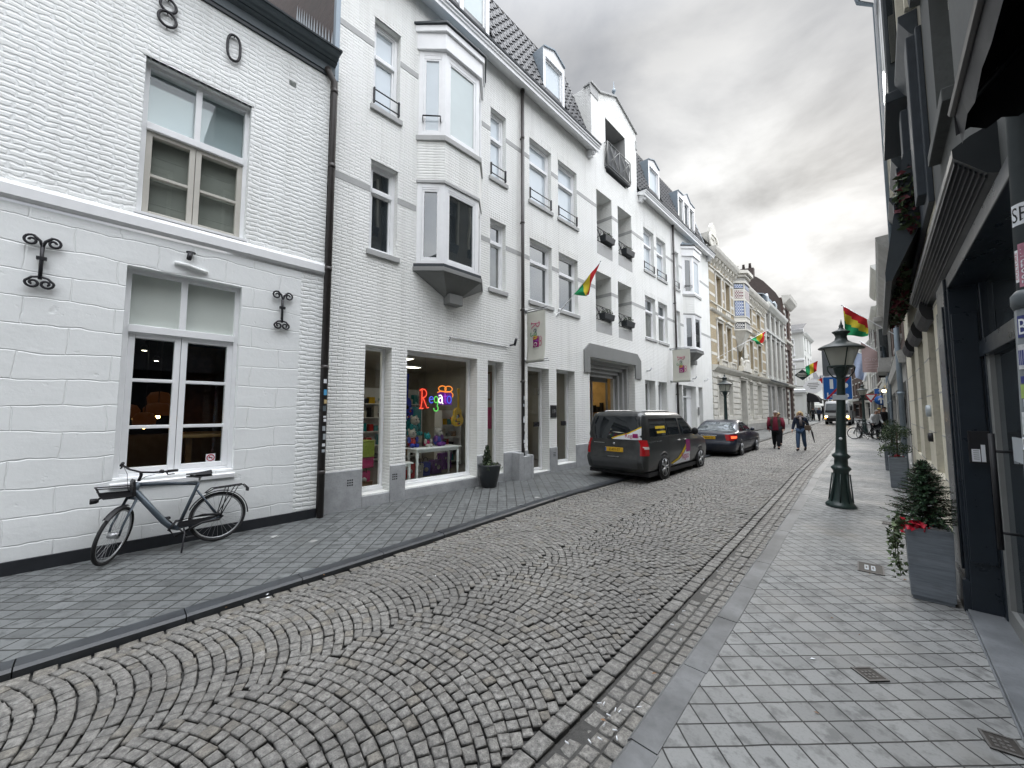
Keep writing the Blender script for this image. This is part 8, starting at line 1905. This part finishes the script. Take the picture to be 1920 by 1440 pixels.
# ------------------------------------------------------------------ traffic signs
o = thing('traffic_sign', 'blue 15 km/h sign crossed by a red bar, mostly hidden behind the street lamp', 'sign', (-.80, 14.0, zg(14)), rad(6))
def rrect(w_, h_, r_, n=5): return [(cx + r_ * math.cos(rad(a0 + 90 * k / n)), cz + r_ * math.sin(rad(a0 + 90 * k / n))) for cx, cz, a0 in ((w_ - r_, h_ - r_, 0), (-w_ + r_, h_ - r_, 90), (-w_ + r_, -h_ + r_, 180), (w_ - r_, -h_ + r_, 270)) for k in range(n + 1)]
def plate(par, nm, w_, h_, r_, y, zc, mt, th=.012, x=0):
    s = MB(); s.prism([(p + x, q + zc) for p, q in rrect(w_, h_, r_)], y, y + th); return s.build(nm, M[mt], par)
s = MB(); s.tube([(.10, .05, -.1), (.10, .05, 3.55)], .03, 10); s.build('post', M['steel'], o)
pn = plate(o, 'panel', .315, .325, .035, 0, 2.40, 'signwhite'); plate(pn, 'blue_field', .30, .31, .028, -.003, 2.40, 'blue', .003)
s = text_mb('15', .37, bold=.025); s.xf(Matrix.Translation((0, -.005, 2.50))); s.v = [(x * 1.35, y, z_) for x, y, z_ in s.v]; s.build('number', M['signwhite'], pn)
s = text_mb('km/h', .19, bold=.012); s.xf(Matrix.Translation((0, -.005, 2.20))); s.v = [(x * 1.25, y, z_) for x, y, z_ in s.v]; s.build('unit', M['signwhite'], pn)
s = MB(); s.add([(-.255, -.008, 2.11), (-.215, -.008, 2.085), (.27, -.008, 2.675), (.235, -.008, 2.71)], [(0, 1, 2, 3)]); s.build('red_bar', M['signred'], pn)
pb = plate(o, 'upper_panel', .30, .36, .03, .02, 3.12, 'signback', .012, .0)
# distant traffic signs on the right
o = thing('give_way_sign', 'red and white triangular give way sign far up the right pavement', 'sign', (-.42, 44, zg(44)))
s = MB(); s.tube([(0, .03, -.1), (0, .03, 2.7)], .035, 8); s.build('post', M['steel'], o)
s = MB(); s.prism([(-.42, 2.9), (.42, 2.9), (0, 2.17)], -.01, .01); a = s.build('panel', M['signred'], o); s = MB(); s.prism([(-.27, 2.82), (.27, 2.82), (0, 2.36)], -.014, -.010); s.build('white_field', M['signwhite'], a)
o = thing('direction_sign', 'round blue sign with a white arrow far up the right pavement', 'sign', (.18, 42, zg(42)))
s = MB(); s.tube([(0, .03, -.1), (0, .03, 3.3)], .035, 8); s.build('post', M['steel'], o)
s = MB(); s.lathe([(.38, -.01), (.38, .01)], (0, 0, 2.35), 24, axis='y'); a = s.build('panel', M['blue'], o); s = MB(); s.prism([(-.05, 2.1), (.05, 2.1), (.05, 2.4), (.16, 2.33), (.16, 2.44), (0, 2.6), (-.16, 2.44), (-.16, 2.33), (-.05, 2.4)], -.016, -.012); s.build('arrow', M['signwhite'], a)
s = MB(); s.box(-.35, .35, -.01, .01, 2.85, 3.25); b_ = s.build('upper_panel', M['blue'], o); s = MB(); s.prism([(-.06, 2.9), (.06, 2.9), (.06, 3.06), (.16, 3.06), (0, 3.2), (-.16, 3.06), (-.06, 3.06)], -.016, -.012); s.build('arrow', M['signwhite'], b_)
o = thing('wall_lantern', 'lit yellow wall lantern glowing on the right facades', 'lamp', (.30, 33.5, 3.05)); s = MB(); s.ball((0, 0, 0), .10, 12, 8); s.build('globe', emit('lit_lantern', (1, .72, .3), 14), o); s = MB(); s.tube([(0, 0, .1), (.1, 0, .18), (.25, 0, .18)], .015, 6); s.lathe([(.03, .12), (.08, .08)], n=10); s.build('bracket', M['black'], o)
o = thing('wall_lantern', 'smaller lit wall lantern further up on the right', 'lamp', (-.35, 46, 3.15)); s = MB(); s.ball((0, 0, 0), .11, 12, 8); s.build('globe', M['headlamp'], o); s = MB(); s.tube([(0, 0, .1), (.2, 0, .2), (.6, 0, .2)], .018, 6); s.build('bracket', M['black'], o)
o = awning('shop_awning', 'dark blue shop awning far up the right side behind the signs', (-.25, 52, 3.6), rad(-90), 5, 1.0, .7, 'slatedark', False)
# sandwich board on the left pavement by the ornate house
o = thing('sandwich_board', 'maroon pavement board with white writing at the edge of the ornate yellow house', 'sign', (-6.35, 37.6, zg(37)), rad(-8))
s = MB(); s.add([(-.32, -.25, 0), (.32, -.25, 0), (.32, 0, 1.05), (-.32, 0, 1.05)], [(0, 1, 2, 3)]); s.add([(-.32, .25, 0), (.32, .25, 0), (.32, .0, 1.06), (-.32, .0, 1.06)], [(3, 2, 1, 0)]); s.build('panel', M['maroon'], o)
s = text_mb('T', .34); s.xf(Matrix.Translation((0, -.165, .62)) @ Matrix.Rotation(rad(-13.4), 4, 'X')); s.build('lettering', M['signwhite'], o)
s = MB(); s.tube([(-.32, -.255, 0), (-.32, 0, 1.06), (-.32, .25, 0)], .018, 6); s.tube([(.32, -.255, 0), (.32, 0, 1.06), (.32, .25, 0)], .018, 6); s.build('frame', M['black'], o)
# ------------------------------------------------------------------ planters
def trough(label, x0, x1, y0, y1, h, group='grey zinc planters along the right wall'):
    o = thing('planter', label, 'planter', ((x0 + x1) / 2, (y0 + y1) / 2, 0.003), 0, group); a, b = (x1 - x0) / 2, (y1 - y0) / 2; t_ = .02
    s = MB(); s.plan([(-a + .01, -b + .01), (a - .01, -b + .01), (a - .01, b - .01), (-a + .01, b - .01)], .03, h - .004, 0, [(-a, -b), (a, -b), (a, b), (-a, b)])
    for p, q, c_, d in ((-a, a, -b, -b + t_), (-a, a, b - t_, b), (-a, -a + t_, -b + t_, b - t_), (a - t_, a, -b + t_, b - t_)): s.box(p, q, c_, d, h - .004, h + .03)
    s.box(-a + .02, a - .02, -b + .02, b - .02, 0, .03); s.build('box', M['planter'], o, bevel=.004)
    s = MB(); s.grid(lambda u, v: (-a + t_ + u * (2 * a - 2 * t_), -b + t_ + v * (2 * b - 2 * t_), h - .01 + .012 * math.sin(u * 9) * math.cos(v * 7)), 8, 8); s.build('soil', M['soil'], o)
    return o
trough('grey planter with the fir tree beside the dark doorway, nearest to the camera', .135, .445, 5.42, 5.78, .645)
def fir(label, x, y, z0, H, r, n=260, seed=3):
    rg = random.Random(seed); o = thing('fir_tree', label, 'tree', (x, y, z0), 0)
    s = MB(); s.tube([(0, 0, 0), (.01, 0, H * .5), (0, 0, H * .97)], [.018, .012, .004], 7); s.build('trunk', M['bark'], o)
    s = MB(); tw = MB()
    for k in range(n):
        t_ = (k / n) ** .85; zz = .02 + t_ * H * .95; rr = r * (1 - t_) ** .75 * rg.choice([rg.uniform(.45, .9), rg.uniform(.8, 1.2)]) + .02; a = k * 2.399 + rg.uniform(-.4, .4); drop = rg.uniform(-.12, .25)
        p0 = Vector((0, 0, zz)); p1 = Vector((rr * math.cos(a), rr * math.sin(a), zz + drop * rr + .02)); d = p1 - p0; L = d.length; d.normalize(); side = Vector((-d.y, d.x, 0)).normalized(); up = d.cross(side)
        tw.tube([p0, p1], [.004, .0015], 4, cap=False)
        m_ = max(4, int(L / .0085))
        for i in range(m_):
            f = (i + rg.random()) / m_
            if f < .18: continue
            c = p0 + d * (L * f); th = rg.uniform(0, 2 * math.pi); e = (side * math.cos(th) + up * math.sin(th)) * .8 + d * .65; e.normalize(); ln_ = rg.uniform(.018, .032); w_ = d.cross(e).normalized() * .0038
            q = c + e * ln_; s.add([c - w_, c + w_, q + w_ * .4, q - w_ * .4], [(0, 1, 2, 3)], rg.randrange(3))
    cr = s.build('crown', [M['needle'], M['needlelite'], M['needledark']], o); tw.build('branches', M['bark'], o)
M['needlelite'] = plain('light_needles', (.045, .10, .04), .55, .35, 0, .4); M['needledark'] = plain('dark_needles', (.010, .028, .016), .55, .3, 0, .4)
fir('small bushy fir tree in the nearest grey planter', .285, 5.60, .66, .64, .27, 520)
def vine(label, pts, n, spread, size, loc, mats=('leaf', 'leafpale', 'leafdark'), seed=5, cat='plant', nm='ivy'):
    rg = random.Random(seed); o = thing(nm, label, cat, loc, 0); s = MB(); st = MB(); mts = [M[x] for x in mats]
    for P in pts:
        st.tube(P, .003, 5)
        V_ = [Vector(p) for p in P]
        for k in range(n):
            f = rg.random() * (len(V_) - 1); i = int(f); c = V_[i].lerp(V_[i + 1], f - i) + Vector((rg.gauss(0, spread), rg.gauss(0, spread), rg.gauss(0, spread)))
            a = Vector((rg.gauss(0, 1), rg.gauss(0, 1), rg.gauss(-.5, .6))).normalized(); b = a.cross(Vector((rg.gauss(0, 1), rg.gauss(0, 1), rg.gauss(0, 1)))).normalized(); z_ = size * rg.uniform(.6, 1.3); nrm_ = a.cross(b) * .15
            s.add([c, c + (b * .55 + a * .25 + nrm_) * z_, c + (b * .30 + a * .55) * z_, c + (a * 1.1 - nrm_) * z_, c + (-b * .30 + a * .55) * z_, c + (-b * .55 + a * .25 + nrm_) * z_], [(0, 1, 2, 3), (0, 3, 4, 5)], rg.randrange(len(mts)))
    s.build('leaves', mts, o); st.build('stems', M['bark'], o); return o
vine('variegated ivy trailing down the left side of the nearest grey planter', [[(.03, .0, .02), (-.02, -.02, .04), (-.05, -.02, -.10), (-.06, -.02, -.28), (-.05, -.04, -.42)], [(.03, .1, .02), (-.03, .1, .05), (-.06, .1, -.1), (-.08, .08, -.25)], [(.03, -.06, .02), (-.02, -.07, .03), (-.04, -.06, -.15), (-.045, -.06, -.33), (-.03, -.08, -.48)], [(.05, -.1, .04), (.0, -.1, .06), (-.05, -.1, -.02), (-.07, -.09, -.2)]], 95, .026, .036, (.115, 5.56, .66))
vine('red poinsettia flower in the nearest grey planter under the fir tree', [[(0, 0, 0), (.02, -.01, .05), (.06, -.02, .06), (.10, 0, .05)]], 46, .022, .05, (.16, 5.46, .655), ('flowerbright', 'flowerbright', 'flowerbright'), 8, 'flower', 'poinsettia') if 'flowerbright' in M else None
M['flowerbright'] = plain('poinsettia_red', (.42, .012, .03), .55, .3, 0, .3)
vine('red poinsettia flower in the nearest grey planter under the fir tree', [[(0, 0, 0), (.02, -.01, .05), (.06, -.02, .06), (.10, 0, .05)]], 46, .022, .05, (.16, 5.46, .655), ('flowerbright', 'flowerbright', 'flowerbright'), 8, 'flower', 'poinsettia')
trough('grey planter with the two tier topiary, second along the right wall', .115, .42, 12.62, 13.05, .70); trough('third grey planter along the right wall, behind the one with the two tier topiary', .06, .40, 15.9, 16.4, .72)
def topiary(label, x, y, z0, tiers, seed):
    rg = random.Random(seed); o = thing('topiary', label, 'tree', (x, y, z0), 0); s = MB(); s.tube([(0, 0, 0), (.01, 0, tiers[-1][0])], .016, 7); s.build('trunk', M['bark'], o)
    s = MB()
    for zc, rr, hh in tiers: leaf_cloud(s, (0, 0, zc), rr, rr, hh, int(900 * rr / .25), .020, [0, 1, 1, 2], .35, rg)
    s.build('crown', [M['leaf'], M['leafdark'], M['needledark']], o)
topiary('clipped two tier topiary tree in the second grey planter', .27, 12.8, .70, [(.22, .26, .15), (.60, .27, .18)], 4); topiary('yellowish green bush in the third grey planter', .24, 16.1, .72, [(.30, .30, .25), (.62, .20, .22)], 9)
vine('red flowers in the second grey planter', [[(0, 0, 0), (.05, 0, .05), (.12, 0, .05), (.2, 0, .04)]], 50, .025, .05, (.14, 12.72, .70), ('flowerbright', 'flowerbright', 'leafdark'), 3, 'flower', 'poinsettia')
vine('ivy trailing from the third grey planter', [[(.0, 0, .02), (-.06, 0, .04), (-.10, 0, -.1), (-.1, 0, -.3)], [(.02, -.2, .02), (-.05, -.2, .05), (-.09, -.2, -.15)]], 60, .03, .04, (.08, 16.0, .72))
# round charcoal pot by the gift shop window
o = thing('plant_pot', 'charcoal tapered plant pot on the left pavement beside the large shop window', 'planter', (-6.78, 6.33, .003))
s = MB(); s.lathe([(.165, 0), (.18, .02), (.255, .36), (.275, .50), (.275, .53), (.25, .53), (.24, .48), (.01, .47)], n=28); s.build('pot', M['charcoalpot'], o); s = MB(); s.lathe([(.245, .475), (.01, .49)], n=20); s.build('soil', M['soil'], o)
topiary_ = topiary('small conical evergreen in the charcoal pot', -6.82, 6.30, .49, [(.08, .12, .10), (.20, .105, .11), (.33, .075, .10), (.43, .045, .07)], 12)
vine('trailing greenery over the rim of the charcoal pot', [[(.0, 0, .0), (.12, .05, .06), (.22, .10, .03), (.27, .12, -.06)], [(0, 0, 0), (.1, -.1, .05), (.16, -.18, .02), (.18, -.22, -.06)], [(0, 0, 0), (-.05, -.14, .05), (-.08, -.22, .0)], [(0, 0, 0), (.1, .15, .06), (.15, .22, .04)]], 40, .025, .035, (-6.78, 6.33, .49), ('leaf', 'leafdark', 'leaf'), 15, 'plant', 'trailing_plant')
# ------------------------------------------------------------------ covers set in the right pavement
def cover(label, x0, x1, y0, y1, rot=0, kind=0):
    o = thing('pavement_cover', label, 'cover', ((x0 + x1) / 2, (y0 + y1) / 2, .0035), rad(rot), 'metal covers in the right pavement'); a, b = (x1 - x0) / 2, (y1 - y0) / 2
    s = MB(); s.box(-a, a, -b, b, 0, .004); s.build('plate', M['coverdark'], o)
    s = MB(); w_ = .012
    for p in ((-a, a, -b, -b + w_), (-a, a, b - w_, b), (-a, -a + w_, -b + w_, b - w_), (a - w_, a, -b + w_, b - w_)): s.box(p[0], p[1], p[2], p[3], .004, .007)
    if kind: 
        for x in (-.45, .05): s.box(a * x, a * (x + .3), -b * .5, b * .5, .004, .008, 1); s.box(a * (x + .07), a * (x + .22), -b * .25, b * .25, .008, .010)
    else:
        for i in range(3):
            for j in range(3): s.box(-a + .03 + i * (2 * a - .06) / 3, -a + .02 + (i + 1) * (2 * a - .06) / 3, -b + .03 + j * (2 * b - .06) / 3, -b + .02 + (j + 1) * (2 * b - .06) / 3, .004, .0065)
    s.build('rim', [M['coverrim'], M['zincpale']], o)
M['coverdark'] = plain('cover_dark_iron', (.05, .045, .04), .55, .4, .2, .4, .3, 40); M['coverrim'] = plain('cover_rim_iron', (.12, .115, .11), .5, .4, .3, .3, .2, 30)
cover('rectangular metal cover with two pale handles near the nearest planter', -.265, -.04, 5.93, 6.27, 2, 1); cover('small square drain cover set diagonally in the pavement close to the camera', -.20, -.06, 3.61, 3.75, 45, 0); cover('small dark cover further up the right pavement past the nearest planter', -.05, .11, 8.6, 8.8, 0, 0); cover('small dark cover at the foot of the threshold at the lower right', .33, .47, 3.35, 3.5, 10, 0)
# litter in the gutter: cigarette ends
s = MB()
for k in range(22):
    y = R.gauss(1.95, .25) if k < 15 else R.uniform(2.2, 6); x = kr(y) - R.uniform(.05, .28); a = R.uniform(0, 6.28); z_ = zg(y) - .045; L = .014; s.tube([(x - L * math.cos(a), y - L * math.sin(a), z_), (x + L * math.cos(a), y + L * math.sin(a), z_)], .0038, 6)
for k in range(70):
    y = abs(R.gauss(0, 6)) + .6; x = R.choice([kr(y) - R.uniform(.02, .35), kr(y) + R.uniform(.1, 1.4), kl(y) + R.uniform(.0, .3), R.uniform(-4.4, -1.4), -6.9 + R.uniform(0, 1.6)])
    zz = zg(y) + (.004 if (x > kr(y) + .16 or x < kl(y) - .17) else -.028); q = R.uniform(.008, .022); a = R.uniform(0, 6.28); c, d_ = q * math.cos(a), q * math.sin(a)
    s.add([(x - c, y - d_, zz), (x + d_ * .5, y - c * .5, zz + .004), (x + c, y + d_, zz + .002), (x - d_ * .5, y + c * .5, zz + .006)], [(0, 1, 2, 3)], 1 if k % 3 else 0)
tag(s.build('litter', [M['signwhite'], M['wood']]), 'white cigarette ends and dry leaf bits scattered in the gutter and on the paving', 'litter', kind='stuff')
